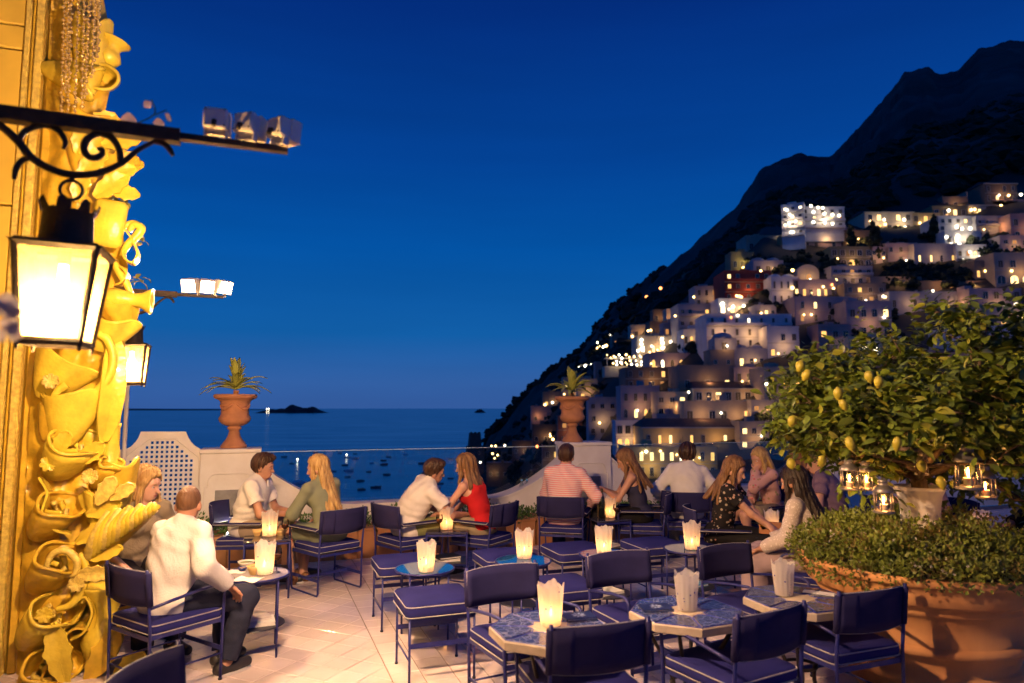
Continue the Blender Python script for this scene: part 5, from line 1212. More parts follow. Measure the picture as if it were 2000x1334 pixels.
            def post(f):
                folds(.002)(f); x, y, z = f.full()
                for s in (-1, 1): f.sub(('e', chest + u2 * .10 + rt2 * s * .155 - fw2 * .01, R2, (.062, .16, .105)), .012)
                f.sub(('e', neck + u2 * .0 - fw2 * .10, R2, (.055, .09, .085)), .012); f.sub(('e', neck + u2 * .02 + fw2 * .10, R2, (.065, .10, .10)), .012)
        me = fmesh(pr, 'top', top[0], h, .026, off, post); link('shirt' if not female else 'blouse', me, t)
    if bottom:
        kind = bottom[1]; pr = [('e', p0 + R1 @ A3(0, -.015, -.015), R1, (.168, .126, .108))]; off = .012; lp = legs
        if kind == 'trousers': pr += [('c', hpL, kL, tr * 1.04, .066), ('c', kL, kL + (aL - kL) * .97, .066, .056, True), ('c', hpR, kR, tr * 1.04, .066), ('c', kR, kR + (aR - kR) * .97, .066, .056, True)]
        elif kind == 'shorts': pr += [('c', hpL, hpL + (kL - hpL) * .78, tr * 1.08, .082, True), ('c', hpR, hpR + (kR - hpR) * .78, tr * 1.08, .082, True)]
        elif kind == 'mini': pr += [('c', hpL, hpL + (kL - hpL) * .62, tr * 1.06, .082, True), ('c', hpR, hpR + (kR - hpR) * .62, tr * 1.06, .082, True), ('c', (hpL + hpR) / 2, ((hpL + hpR) / 2 + ((kL + kR) / 2 - (hpL + hpR) / 2) * .60), .07, .07, True)]
        elif kind == 'long': 
            mk = (kL + kR) / 2; ma = (aL + aR) / 2
            pr += [('c', hpL, kL, tr * 1.08, .085), ('c', hpR, kR, tr * 1.08, .085), ('c', (hpL + hpR) / 2, mk, .08, .085), ('c', kL, kL + (aL - kL) * .9, .085, .10, True), ('c', kR, kR + (aR - kR) * .9, .085, .10, True), ('c', mk, mk + (ma - mk) * .9, .09, .11, True)]
        me = fmesh(pr, 'bottom', bottom[0], h, .03, off, folds(.003)); link({'trousers': 'trousers', 'shorts': 'shorts', 'mini': 'skirt', 'long': 'skirt'}[kind], me, t)
    if shoes:
        for k_, a_, f_, nm in ((kL, aL, fl, 0), (kR, aR, fr, 1)):
            fd = footdir(k_, a_, f_); g = A3(a_[0], a_[1], .045)
            me = fmesh([('c', g - fd * .045, g + fd * .05, .040, .038), ('c', g + fd * .05, g + fd * .15, .038, .030)], 'shoe', shoes, h, .02, .004, lambda f: f.d.__iadd__(0) is None)
            o = link('shoe', me, t)
            b = MB(); sd = np.cross(fd, A3(0, 0, 1)); n = 16; lo = []
            for i in range(n): a = 2 * PI * i / n; lo.append(g + fd * (.052 + .135 * math.cos(a)) + sd * (.043 * math.sin(a)) )
            b.add([(p[0], p[1], z) for z in (.002, .016) for p in lo], [tuple(range(n - 1, -1, -1)), tuple(n + i for i in range(n))] + [(i, (i + 1) % n, n + (i + 1) % n, n + i) for i in range(n)]); b.build('sole', M_sole if shoes is M_shoe else M_bread, o, False)
    return t, dict(hc=hc, wL=wL, wR=wR, Rh=Rh)

C_WHITE = cloth('white_linen', (.72, .68, .64)); C_WHITE2 = cloth('cream_cotton', (.70, .64, .58)); C_NAVY = cloth('navy_trousers', (.022, .026, .052), .2); C_STONE = cloth('stone_shorts', (.34, .27, .20)); C_SAGE = cloth('sage_dress', (.20, .22, .15)); C_RED = cloth('red_jersey', (.50, .018, .022)); C_OLIVE = cloth('olive_shorts', (.22, .23, .09)); C_DENIM = cloth('dark_skirt', (.03, .028, .035)); C_NAVYTOP = cloth('navy_top', (.035, .035, .075)); C_BLACK = cloth('black_cotton', (.012, .011, .013)); C_MAUVE = cloth('mauve_shirt', (.20, .13, .19)); C_GAUZE = cloth('grey_lilac_gauze', (.36, .27, .30)); C_KHAKI = cloth('khaki_cloth', (.30, .24, .16))
def pattern(name, base, c1, c2, scale, thr, stripes=None):
    m = cloth(name, base); n = m.node_tree.nodes; l = m.node_tree.links; b = n['Principled BSDF']; t = n.new('ShaderNodeTexCoord'); r = n.new('ShaderNodeValToRGB')
    if stripes:
        w = n.new('ShaderNodeTexWave'); w.bands_direction = 'Z'; w.inputs['Scale'].default_value = stripes; w.inputs['Distortion'].default_value = 1.2; w.inputs['Detail Scale'].default_value = .5; l.new(t.outputs['Object'], w.inputs['Vector']); l.new(w.outputs[0], r.inputs[0]); ramp_set(r, [(.42, c1), (.58, c2)])
    else:
        v = n.new('ShaderNodeTexVoronoi'); v.inputs['Scale'].default_value = scale; l.new(t.outputs['Object'], v.inputs['Vector']); l.new(v.outputs['Distance'], r.inputs[0])
        mx = n.new('ShaderNodeMixRGB'); mx.inputs[1].default_value = (*c1, 1); mx.inputs[2].default_value = (*c2, 1); sp = n.new('ShaderNodeSeparateColor'); l.new(v.outputs['Color'], sp.inputs[0]); l.new(sp.outputs[0], mx.inputs[0])
        r2 = n.new('ShaderNodeMixRGB'); ramp_set(r, [(thr - .04, (1, 1, 1)), (thr + .04, (0, 0, 0))]); l.new(r.outputs[0], r2.inputs[0]); r2.inputs[1].default_value = (*base, 1); l.new(mx.outputs[0], r2.inputs[2]); l.new(r2.outputs[0], b.inputs['Base Color']); return m
    l.new(r.outputs[0], b.inputs['Base Color']); return m
C_PINKST = pattern('pink_striped_shirt', (.6, .3, .25), (.70, .26, .26), (.74, .58, .56), 0, 0, 15); C_FLORAL = pattern('black_floral', (.016, .014, .016), (.50, .26, .20), (.34, .34, .26), 26, .30); C_PINKFL = pattern('pink_floral', (.58, .33, .30), (.22, .28, .12), (.62, .12, .18), 22, .28); C_LACE = pattern('white_lace', (.52, .44, .40), (.72, .66, .62), (.66, .58, .54), 60, .35)

for m_ in (C_WHITE, C_WHITE2, C_NAVY, C_STONE, C_SAGE, C_RED, C_OLIVE, C_KHAKI, C_PINKST, C_GAUZE, C_MAUVE, C_BLACK): wrinkle(m_)
# near couple by the facade
person('man in a white shirt and navy trousers seated with his back to us', CH2, 58, lean=(14, -2), twist=14, head=(24, -4, 0), hands=((-.20, .34, .66), (.30, .22, .60)), feet=((.02, .40, 0), (.20, .30, 0)), sk=SKIN_B, hair=('buzz', H_BUZZ), top=(C_WHITE, 'long'), bottom=(C_NAVY, 'trousers'), h=.0078, scale=.96)
person('blonde woman with wavy hair facing us behind the man in white', (-2.74, 5.10), -35, lean=(10, -3), head=(28, -6, 4), hands=((-.24, .12, .55), (.20, .30, .62)), female=True, sk=SKIN_C, hair=('wavy', H_BLOND), top=(C_KHAKI, 'short'), bottom=(C_DENIM, 'trousers'), seat=.46)
# along the parapet
person('bearded dark-haired man in a white shirt and shorts facing right', CHB['m3'][0], 4, lean=(14, 0), twist=-8, head=(6, -3, 0), hands=((-.04, .40, .66), (.05, .38, .65)), feet=((-.14, .52, 0), (.10, .40, 0)), sk=SKIN_B, hair=('mess', H_BROWN), top=(C_WHITE, 'short'), bottom=(C_STONE, 'shorts'))
person('woman with very long blonde hair in a sage green dress', CHB['green'][0], 137, lean=(12, -4), twist=6, head=(38, -4, 0), hands=((-.20, .38, .58), (.14, .40, .60)), feet=((-.14, .40, 0), (.02, .44, 0)), female=True, sk=SKIN_A, hair=('long', H_BLOND, .46), top=(C_SAGE, 'long'), bottom=(C_SAGE, 'mini'), shoes=M_bread)
person('man in a white shirt leaning towards the woman in red', CHB['m5'][0], 42, lean=(24, 12), twist=-14, head=(-14, 2, 6), hands=((-.05, .50, .60), (.28, .48, .62)), sk=SKIN_B, hair=('short', H_BROWN), top=(C_WHITE2, 'short'), bottom=(C_OLIVE, 'shorts'))
person('woman in a red strap top with straight blonde hair', CHB['red'][0], 148, lean=(16, -6), twist=4, head=(14, 0, 0), hands=((-.22, .44, .60), (.10, .46, .58)), feet=((-.16, .46, 0), (.06, .48, 0)), female=True, sk=SKIN_A, hair=('bob', H_DKBL), top=(C_RED, 'tank'), bottom=(C_KHAKI, 'mini'), shoes=M_bread)
person('man in a pink striped shirt seen from behind at the pedestal', CHB['pink'][0], 78, lean=(7, 2), twist=0, head=(-4, 0, 0), hands=((-.14, .40, .58), (.26, .26, .60)), sk=SKIN_B, hair=('short', H_BROWN), top=(C_PINKST, 'long'), bottom=(C_NAVY, 'trousers'), scale=1.03)
_, ph_ = person('long-haired brunette in a navy top looking at her phone', CHB['phone'][0], 172, lean=(14, 0), twist=4, head=(-4, -22, 0), hands=((-.03, .38, .78), (.04, .38, .78)), female=True, sk=SKIN_B, hair=('long', H_DKBL, .34), top=(C_NAVYTOP, 'tank'), bottom=(C_BLACK, 'trousers'))
person('man in a white shirt seen squarely from behind', CHB['m9'][0], 82, lean=(10, 4), twist=0, head=(-14, 0, 0), hands=((-.26, .30, .62), (.26, .32, .62)), sk=SKIN_B, hair=('mess', H_BROWN), top=(C_WHITE, 'long'), bottom=(C_KHAKI, 'trousers'), scale=1.03)
person('woman in a black floral blouse reaching to the table', CHB['fl'][0], -32, lean=(12, 2), twist=8, head=(-10, -14, 0), hands=((.10, .50, .58), (.02, .52, .56)), female=True, sk=SKIN_A, hair=('long', H_DKBL, .30), top=(C_FLORAL, 'puff'), bottom=(C_BLACK, 'trousers'))
person('blonde woman in pink floral with a hand at her face', CHB['pf'][0], 195, lean=(14, 0), twist=0, head=(8, -12, 0), hands=((-.04, .22, .98), (.04, .26, .62)), female=True, sk=SKIN_A, hair=('long', H_BLOND, .26), top=(C_PINKFL, 'long'), bottom=(C_KHAKI, 'mini'), reach=((-.5, .3, -.8), (.8, -.5, -.6)))
person('woman with ginger hair and black straps seen from behind', CHB['tank'][0], 70, lean=(6, 0), head=(-20, 0, 0), female=True, sk=SKIN_A, hair=('bob', H_RED), top=(C_BLACK, 'tank'), bottom=(C_BLACK, 'trousers'))
person('balding man in a mauve shirt under the lemon branches', CHB['bald'][0], 150, lean=(16, 0), twist=0, head=(16, -6, 0), hands=((-.20, .34, .62), (.22, .36, .62)), sk=SKIN_A, hair=('buzz', H_BUZZ), top=(C_MAUVE, 'short'), bottom=(C_NAVY, 'trousers'))
person('dark-haired woman in a white lace top beside the planter', (2.34, 5.45), 148, lean=(14, 0), twist=-8, head=(-6, -8, 0), hands=((-.20, .36, .60), (.18, .38, .60)), female=True, sk=SKIN_B, hair=('long', H_DARK, .40), top=(C_LACE, 'long'), bottom=(C_GAUZE, 'long'), shoes=M_bread)
person('person in black sitting behind the planter lanterns', (4.25, 7.05), 200, lean=(16, 4), hands=((-.2, .4, .66), (.26, .34, .7)), female=True, sk=SKIN_A, hair=('tied', H_DARK), top=(C_BLACK, 'tank'), bottom=(C_BLACK, 'trousers'))
person('person in a dark shirt at the far right behind the planter', (5.0, 6.4), 170, lean=(12, 0), sk=SKIN_B, hair=('short', H_DARK), top=(C_BLACK, 'long'), bottom=(C_BLACK, 'trousers'))
place('pad', 'blue padded chair under the person in black behind the planter', (4.25, 7.05), 200, GB); place('pad', 'blue padded chair at the far right behind the planter', (5.0, 6.4), 170, GB); place('pad', 'blue padded chair under the wavy-haired blonde near the facade', (-2.74, 5.10), -35, GB)
# phone in the brunette's hands
b = MB(); b.box((-.036, -.004, -.072), (.036, .004, .072), ch=.003); o = b.build('phone_body', mat('phone_shell', (.02, .02, .025), .25)); tag(o, 'dark phone held by the long-haired brunette', 'phone'); o.name = 'phone'
a = R(172 - 90); q = Vector((CHB['phone'][0][0], CHB['phone'][0][1], 0)) + Matrix.Rotation(a, 3, 'Z') @ Vector((.0, .455, .80)); o.location = q; o.rotation_euler = (R(-50), 0, a)
# clutch and booklet on the floral woman's lap
b = MB(); b.box((-.10, -.012, -.06), (.10, .012, .06), ch=.010); o = b.build('clutch_bag', mat('tan_leather', (.42, .17, .07), .5, var=.1)); tag(o, 'tan clutch bag beside the hands of the woman in floral', 'bag'); o.location = (2.33, 6.36, .60); o.rotation_euler = (-.25, .05, R(-12))
# ================================================================== PLANTER WITH LEMON TREE
PC = at(1800, 1150, .83); PC = Vector((2.53, 4.40, 0))
pl = thing('terracotta_planter', 'giant banded terracotta planter overflowing with herbs, lower right', 'planter', PC, 0)
pr = [(.40, 0), (.43, .02), (.47, .14), (.485, .16), (.525, .17), (.535, .20), (.52, .225), (.505, .235), (.535, .34), (.555, .355), (.590, .365), (.595, .395), (.575, .415), (.565, .42), (.60, .60), (.622, .61), (.632, .63), (.632, .66), (.645, .668), (.672, .672), (.690, .69), (.700, .75), (.705, .79), (.722, .795), (.735, .81), (.735, .838), (.715, .848), (.68, .845), (.665, .80), (.645, .72)]
pr = [(r * .955, z * .905) for r, z in pr]
b = MB(); b.lathe(pr, 96, wob=lambda a, z: 1 + .006 * math.sin(3 * a + 4 * z) + .004 * math.sin(7 * a)); b.build('pot_wall', mat('pale_terracotta', (.66, .33, .12), .85, vscale=3.2, bump=.16, bscale=24, col2=(.45, .20, .07), detail=10, stretch=(1, 1, .35)), pl, True)
b = MB(); b.lathe([(.001, .725), (.63, .705)], 40, caps=False); b.build('soil', M_soil, pl)
hb = thing('herb_bush', 'dense mound of small-leaved herbs with tiny pale flowers in the planter', 'plant', PC + Vector((0, 0, .725)), 0)
M_herb = mat('herb_leaf', (.18, .23, .028), .5, vscale=4, col2=(.10, .13, .018), world=True); M_herb2 = mat('dry_herb_leaf', (.15, .12, .03), .6, var=.3)
rg = random.Random(31); g = MB(); g2 = MB()
clumps = []
for k in range(150):
    a = rg.uniform(0, 2 * PI); r0 = math.sqrt(rg.uniform(.03, 1)) * .635; clumps.append((r0 * math.cos(a), r0 * math.sin(a), .06 + .15 * (1 - (r0 / .68) ** 3) + rg.uniform(-.03, .05), rg.uniform(.07, .13)))
for k in range(60):
    a = 2 * PI * k / 60 + rg.uniform(-.05, .05); clumps.append((.675 * math.cos(a), .675 * math.sin(a), rg.uniform(-.0, .10), rg.uniform(.06, .10)))
for k, (x, y, z, r) in enumerate(clumps):
    leafball(g2 if k % 6 == 5 else g, rg, (x, y, z), r, r, r * .95, 95, .024, False)
o = g.build('foliage', M_herb, hb, False, False); o['kind'] = 'stuff'; o = g2.build('dry_foliage', M_herb2, hb, False, False); o['kind'] = 'stuff'
g = MB()
for k in range(240):
    x, y, z, r = rg.choice(clumps); v = Vector((rg.uniform(-1, 1), rg.uniform(-1, .2), rg.uniform(0, 1))).normalized(); p = Vector((x, y, z)) + v * r * 1.05; u = v.orthogonal().normalized(); w = v.cross(u)
    for i in range(4): a = i * PI / 2; d = u * math.cos(a) + w * math.sin(a); e = u * math.cos(a + .8) + w * math.sin(a + .8); g.add([p, p + d * .006, p + (d + e) * .005, p + e * .006], [(0, 1, 2, 3)])
o = g.build('tiny_flowers', M_petal, hb, False, False); o['kind'] = 'stuff'
# inner white pot and tree
ip = thing('inner_pot', 'slim white flared pot standing in the herbs, holding the lemon tree', 'pot', PC + Vector((.02, .0, .76)), 0)
b = MB(); b.lathe([(.105, 0), (.108, .15), (.112, .30), (.122, .37), (.142, .41), (.146, .43), (.136, .435), (.12, .40), (.11, .36)], 36, wob=lambda a, z: 1 + .008 * math.sin(4 * a + 9 * z)); b.build('pot_wall', M_white, ip, True)
b = MB(); b.lathe([(.001, .385), (.118, .38)], 20, caps=False); b.build('soil', M_soil, ip)
tr = thing('lemon_tree', 'broad leafy lemon tree with yellow fruit and hanging lanterns', 'tree', PC + Vector((.02, 0, 1.165)), 0)
M_bark = mat('lemon_bark', (.11, .07, .04), .85, var=.3, bump=.4, bscale=40)
M_lleaf = mat('lemon_leaf', (.105, .145, .017), .38, var=.35, vscale=3, perobj=.3, world=True, spec=.45)
M_lleaf2 = mat('young_lemon_leaf', (.27, .28, .03), .4, var=.25, vscale=3, perobj=.2, world=True)
cen = Vector((.40, 0, .51)); rad = Vector((1.16, 1.07, .58))
def inside(p): v = p - cen; return (v.x / rad.x) ** 2 + (v.y / rad.y) ** 2 + (v.z / rad.z) ** 2
trunk = MB(); tips = []; rg = random.Random(77)
def branch(p, d, r, L, lev, mb):
    pts = [p]; q = Vector(p); dd = Vector(d)
    for i in range(5):
        dd = (dd + Vector((rg.uniform(-.22, .22), rg.uniform(-.22, .22), rg.uniform(-.10, .10) + (.06 if lev < 2 else -.05)))).normalized(); q = q + dd * (L / 5); pts.append(Vector(q))
        if lev < 3 and i >= 1:
            for _ in range(1 if lev else 2):
                if rg.random() < .85:
                    s = Vector((rg.uniform(-1, 1), rg.uniform(-1, 1), rg.uniform(-.35, .55))).normalized(); branch(Vector(q), (dd * .5 + s).normalized(), r * .6, L * rg.uniform(.5, .72), lev + 1, mb)
        if lev >= 2: tips.append((Vector(q), Vector(dd)))
    if max(inside(x) for x in pts) > 1.02: pts = [x for x in pts if inside(x) <= 1.0] or pts[:2]
    if len(pts) < 2 or inside(pts[-1]) > 1.2: return
    mb.tube(pts, [r * (1 - .7 * i / 5) for i in range(len(pts))], 6 if lev < 2 else 4)
trunk.tube([(0, 0, -.1), (.01, 0, 0), (.0, .01, .10)], [.06, .05, .045], 8)
trunk.build('trunk', M_bark, tr, True)
bm_ = MB()
for k in range(9):
    a = k * 2 * PI / 9 + rg.uniform(-.2, .2); branch(Vector((0, 0, .08)), Vector((math.cos(a), math.sin(a) * .9, rg.uniform(.10, .85))).normalized(), .024, rg.uniform(.75, 1.05), 0, bm_)
o = bm_.build('branches', M_bark, tr, True); o['kind'] = 'stuff'
def leafgeo(L, w, fold, droop):
    b = MB(); vs = []
    for i, u in enumerate((0, .22, .5, .78, 1.0)):
        ww = w * [.12, .75, 1.0, .68, .02][i]; z = -droop * L * u * u; x = L * u; vs += [(x, -ww, z + fold * ww), (x, 0, z), (x, ww, z + fold * ww)]
    b.add(vs, [(3 * i + j, 3 * i + 3 + j, 3 * i + 4 + j, 3 * i + 1 + j) for i in range(4) for j in range(2)]); return b
LG = [leafgeo(1, .26, .3, .25), leafgeo(1, .22, .45, .45), leafgeo(1, .30, .2, .1)]
cen = Vector((.40, 0, .51)); rad = Vector((1.16, 1.07, .58))
leaves = []
def inside(p): v = p - cen; return (v.x / rad.x) ** 2 + (v.y / rad.y) ** 2 + (v.z / rad.z) ** 2
for (q, dd) in tips:
    if inside(q) > 1.25: continue
    for _ in range(5):
        p = q + Vector((rg.uniform(-.07, .07), rg.uniform(-.07, .07), rg.uniform(-.06, .06))); d = (dd * .5 + Vector((rg.uniform(-1, 1), rg.uniform(-1, 1), rg.uniform(-.6, .5)))).normalized(); leaves.append((p, d, rg.uniform(.042, .082)))
while len(leaves) < 7200:
    v = Vector((rg.gauss(0, 1), rg.gauss(0, 1), rg.gauss(0, 1))).normalized() * rg.uniform(.55, 1.06) ** .6
    p = cen + Vector((v.x * rad.x, v.y * rad.y, v.z * rad.z))
    nz = math.sin(5.1 * p.x + 1.3) * math.sin(4.7 * p.y + .4) * math.sin(6.3 * p.z + 2.2) + .5 * math.sin(11 * p.x + 3 * p.z) * math.sin(9 * p.y - 5 * p.z)
    if nz < .05: continue
    if inside(p) > 1.0 + .45 * math.sin(3.1 * p.x + 2) * math.sin(3.7 * p.z + 1 + 2 * p.y): continue
    d = (v * .7 + Vector((rg.uniform(-1, 1), rg.uniform(-1, 1), rg.uniform(-.7, .5)))).normalized(); leaves.append((p, d, rg.uniform(.036, .088)))
for k in range(10):                                   # upright water shoots
    a = rg.uniform(0, 6.28); r0 = rg.uniform(.1, .9); bs = cen + Vector((r0 * math.cos(a), r0 * math.sin(a), rad.z * math.sqrt(max(0, 1 - r0 * r0 / 1.3)) - .05))
    for i in range(9): leaves.append((bs + Vector((0, 0, .03 * i)), Vector((math.cos(i * 2.4), math.sin(i * 2.4), .6)).normalized(), rg.uniform(.04, .075)))
def lmat(p, d, s):
    x = d; y = Vector((0, 0, 1)).cross(x); y = y.normalized() if y.length > .05 else Vector((1, 0, 0)); y.rotate(Matrix.Rotation(rg.uniform(-.9, .9), 3, x)); z = x.cross(y)
    return Matrix(((x.x * s, y.x * s, z.x * s, p.x), (x.y * s, y.y * s, z.y * s, p.y), (x.z * s, y.z * s, z.z * s, p.z), (0, 0, 0, 1)))
TRL = Vector(tr.location)
def shown(p):
    q = project(TRL + p); return q and q[0] < 2010
order = sorted(range(len(leaves)), key=lambda i: -(leaves[i][2] / max(.5, (TRL + leaves[i][0]).y)) if shown(leaves[i][0]) and inside(leaves[i][0]) > .62 and leaves[i][0].y < .1 else 9)
big = set(order[:290]); mesh_l = [[b.mesh('leaf', m, True, False) for m in (M_lleaf, M_lleaf2)] for b in LG]
rest = MB(); rest2 = MB()
for i, (p, d, s) in enumerate(leaves):
    if i in big:
        o = link('leaf', mesh_l[i % 3][1 if rg.random() < .22 else 0], tr); o.matrix_local = lmat(p, d, s * 1.2)
    else:
        Mx = lmat(p, d, s); gsrc = LG[i % 3]; (rest2 if rg.random() < .16 else rest).add([Mx @ Vector(v) for v in gsrc.v], gsrc.f)
o = rest.build('crown', M_lleaf, tr, True, False); o['kind'] = 'stuff'; o = rest2.build('young_crown', M_lleaf2, tr, True, False); o['kind'] = 'stuff'
M_lemon = mat('lemon_rind', (.36, .31, .025), .42, var=.15, vscale=6, bump=.12, bscale=90)
lm = MB(); lm.lathe([(.001, -.052), (.007, -.047), (.018, -.038), (.030, -.018), (.0335, .002), (.029, .022), (.016, .036), (.006, .040), (.001, .041)], 18, caps=False); mel = lm.mesh('lemon', M_lemon, True)
for (px, py, dy) in [(1563, 714, -.55), (1575, 732, -.55), (1637, 768, -.75), (1647, 790, -.75), (1547, 822, -.5), (1660, 865, -.8), (1752, 866, -.9), (1716, 745, -.9), (1698, 735, -.85), (1800, 910, -.6), (1838, 942, -.6), (1545, 905, -.4), (1605, 900, -.6)]:
    o = link('lemon', mel, tr); p = atY(px, py, PC.y + dy) - TRL; o.location = p; o.rotation_euler = (rg.uniform(-.4, .4), rg.uniform(-.4, .4), rg.uniform(0, 6)); o.scale = (.72 * rg.uniform(.85, 1.1), .72, .78 * rg.uniform(.9, 1.15))
# little glass lanterns hung in the tree
M_tin = mat('tin_lantern', (.30, .27, .24), .4, metal=.7, var=.2, vscale=30); M_lg = clear_glass('lantern_glass', (1, .96, .9), .8, .05)
def tealantern(px, py, Y, sc, power, label):
    p = atY(px, py, Y); t = thing('tea_lantern', label, 'lantern', p, rg.uniform(0, 1), 'small glass lanterns in the lemon tree'); t.scale = (sc,) * 3
    b = MB(); b.lathe([(.052, 0), (.056, .004), (.056, .014), (.048, .018), (.001, .018)], 24); b.build('base', M_tin, t)
    b = MB(); b.lathe([(.056, .118), (.058, .124), (.050, .140), (.030, .158), (.026, .160), (.026, .176), (.030, .178), (.020, .190), (.001, .192)], 24, caps=False); b.build('lid', M_tin, t, True)
    b = MB(); b.lathe([(.045, .018), (.045, .118)], 24, caps=False); b.build('glass', M_lg, t, True, False)
    for i in range(6): a = i * PI / 3; rod(t, 'stave', [(.051 * math.cos(a), .051 * math.sin(a), .012), (.051 * math.cos(a), .051 * math.sin(a), .122)], .003, 5, M_tin)
    b = MB(); b.lathe([(.020, .019), (.020, .050), (.001, .049)], 14, caps=False); b.build('candle', M_wax, t)
    b = MB(); b.lathe([(.001, .052), (.004, .060), (.005, .068), (.003, .084), (.001, .094)], 8, caps=False); b.build('flame', M_flame, t, True)
    b = MB(); b.tube([(0, 0, .19), (.004, 0, .25), (0, .004, .34)], .0018, 4); b.build('hanging_wire', M_iron, t)
    lamp_light('lantern_flame_light', (0, 0, .075), CANDLE, power, .018, t)
    return t
for px, py, Y, sc, pw_, lb in [(1660, 957, 4.1, .95, 1.6, 'small lit glass lantern, left of the pair beside the white pot'), (1693, 957, 4.15, .90, 1.6, 'small lit glass lantern, right of the pair beside the white pot'), (1727, 1002, 3.85, .95, 1.8, 'small lit glass lantern hanging lowest in front of the white pot'),
                            (1800, 928, 4.2, .7, .9, 'small lit glass lantern half hidden above the white pot'), (1893, 956, 3.8, 1.25, 2.0, 'largest lit glass lantern, right of the white pot'), (1926, 974, 4.05, 1.0, 1.4, 'small lit glass lantern furthest right in the tree')]: tealantern(px, py, Y, sc, pw_, lb)
# ================================================================== SEA, HILLSIDE, TOWN
SEAZ = -62.0
def sea_mat():
    m = mat('sea_water', (.003, .13, .21), .10, spec=.6); n = m.node_tree.nodes; l = m.node_tree.links; b = n['Principled BSDF']
    g = n.new('ShaderNodeNewGeometry'); mp = n.new('ShaderNodeMapping'); mp.inputs['Scale'].default_value = (.02, .05, .05); l.new(g.outputs['Position'], mp.inputs[0])
    a = n.new('ShaderNodeTexNoise'); a.inputs['Scale'].default_value = 6; a.inputs['Detail'].default_value = 6; l.new(mp.outputs[0], a.inputs['Vector'])
    bp = n.new('ShaderNodeBump'); bp.inputs['Strength'].default_value = .2; bp.inputs['Distance'].default_value = 1.0; l.new(a.outputs[0], bp.inputs['Height']); l.new(bp.outputs[0], b.inputs['Normal'])
    c = n.new('ShaderNodeTexNoise'); c.inputs['Scale'].default_value = .25; c.inputs['Detail'].default_value = 3; l.new(mp.outputs[0], c.inputs['Vector'])
    r = n.new('ShaderNodeMapRange'); r.inputs['To Min'].default_value = .12; r.inputs['To Max'].default_value = .28; l.new(c.outputs[0], r.inputs[0]); l.new(r.outputs[0], b.inputs['Roughness']); return m
b = MB(); Ls = 90000; b.add([(-Ls, -3000, SEAZ), (Ls, -3000, SEAZ), (Ls, Ls, SEAZ), (-Ls, Ls, SEAZ)], [(0, 1, 2, 3)]); struct(b.build('sea', sea_mat(), smooth=False, fix=False))
COLS = [(905, [(600, -66, 1), (640, -62.2, 1), (700, -60, 1), (760, -58, 1), (800, -57, 1), (1000, -66, 1)]),
        (930, [(520, -66, 1), (580, 932), (640, 915), (720, 905), (790, 897), (1100, -66, 1)]),
        (955, [(430, -66, 1), (500, 935), (600, 905), (700, 882), (800, 858), (1200, -66, 1)]),
        (985, [(360, -66, 1), (420, 935), (520, 890), (640, 862), (800, 815), (1300, 850)]),
        (1040, [(280, 1010), (320, 935), (400, 880), (540, 832), (820, 757), (1400, 790)]),
        (1130, [(200, 980), (240, 905), (300, 830), (420, 752), (840, 692), (1500, 730)]),
        (1165, [(185, 980), (225, 895), (280, 800), (400, 722), (850, 650), (1500, 690)]),
        (1200, [(175, 970), (205, 890), (250, 785), (360, 700), (860, 603), (1500, 650)]),
        (1270, [(165, 970), (190, 890), (225, 765), (310, 650), (860, 548), (1500, 610)]),
        (1350, [(160, 970), (182, 890), (215, 755), (280, 590), (840, 492), (1500, 560)]),
        (1450, [(155, 970), (180, 885), (212, 740), (262, 520), (820, 407), (1500, 480)]),
        (1500, [(155, 970), (180, 880), (210, 730), (258, 495), (850, 332), (1500, 420)]),
        (1580, [(155, 970), (180, 870), (210, 710), (258, 480), (880, 302), (1500, 400)]),
        (1640, [(155, 970), (180, 860), (210, 700), (258, 475), (900, 311), (1600, 330)]),
        (1680, [(155, 970), (180, 855), (210, 695), (258, 470), (950, 270), (1700, 290)]),
        (1710, [(155, 970), (180, 850), (210, 690), (258, 468), (1000, 240), (1800, 260)]),
        (1760, [(155, 970), (180, 845), (210, 680), (258, 465), (1050, 190), (1800, 220)]),
        (1800, [(155, 970), (180, 840), (210, 670), (258, 462), (1080, 142), (1800, 190)]),
        (1848, [(155, 970), (180, 830), (210, 660), (258, 455), (1100, 130), (1900, 170)]),
        (1868, [(155, 970), (180, 830), (210, 655), (258, 450), (1120, 146), (1900, 170)]),
        (1910, [(155, 970), (180, 820), (210, 645), (258, 440), (1120, 137), (1900, 170)]),
        (1955, [(155, 970), (180, 810), (210, 640), (258, 430), (1120, 97), (1900, 120)]),
        (2010, [(155, 970), (180, 800), (210, 630), (258, 420), (1120, 84), (1900, 110)]),
        (2200, [(150, 970), (175, 800), (205, 600), (255, 400), (1100, 60), (1900, 100)]),
        (2600, [(150, 970), (175, 800), (205, 600), (255, 400), (1100, 40), (1900, 100)])]
NR = 6; cpx = [c[0] for c in COLS]
cY = np.array([[q[0] for q in c[1]] for c in COLS], float)
cZ = np.array([[q[1] if len(q) > 2 else atY(c[0], q[1], q[0]).z for q in c[1]] for c in COLS], float)
def terr(px, r):
    i = int(np.clip(np.searchsorted(cpx, px) - 1, 0, len(cpx) - 2)); u = float(np.clip((px - cpx[i]) / (cpx[i + 1] - cpx[i]), 0, 1)); j = int(min(NR - 2, max(0, math.floor(r)))); v = r - j
    Y = (cY[i, j] * (1 - v) + cY[i, j + 1] * v) * (1 - u) + (cY[i + 1, j] * (1 - v) + cY[i + 1, j + 1] * v) * u
    Z = (cZ[i, j] * (1 - v) + cZ[i, j + 1] * v) * (1 - u) + (cZ[i + 1, j] * (1 - v) + cZ[i + 1, j + 1] * v) * u
    return Y, Z
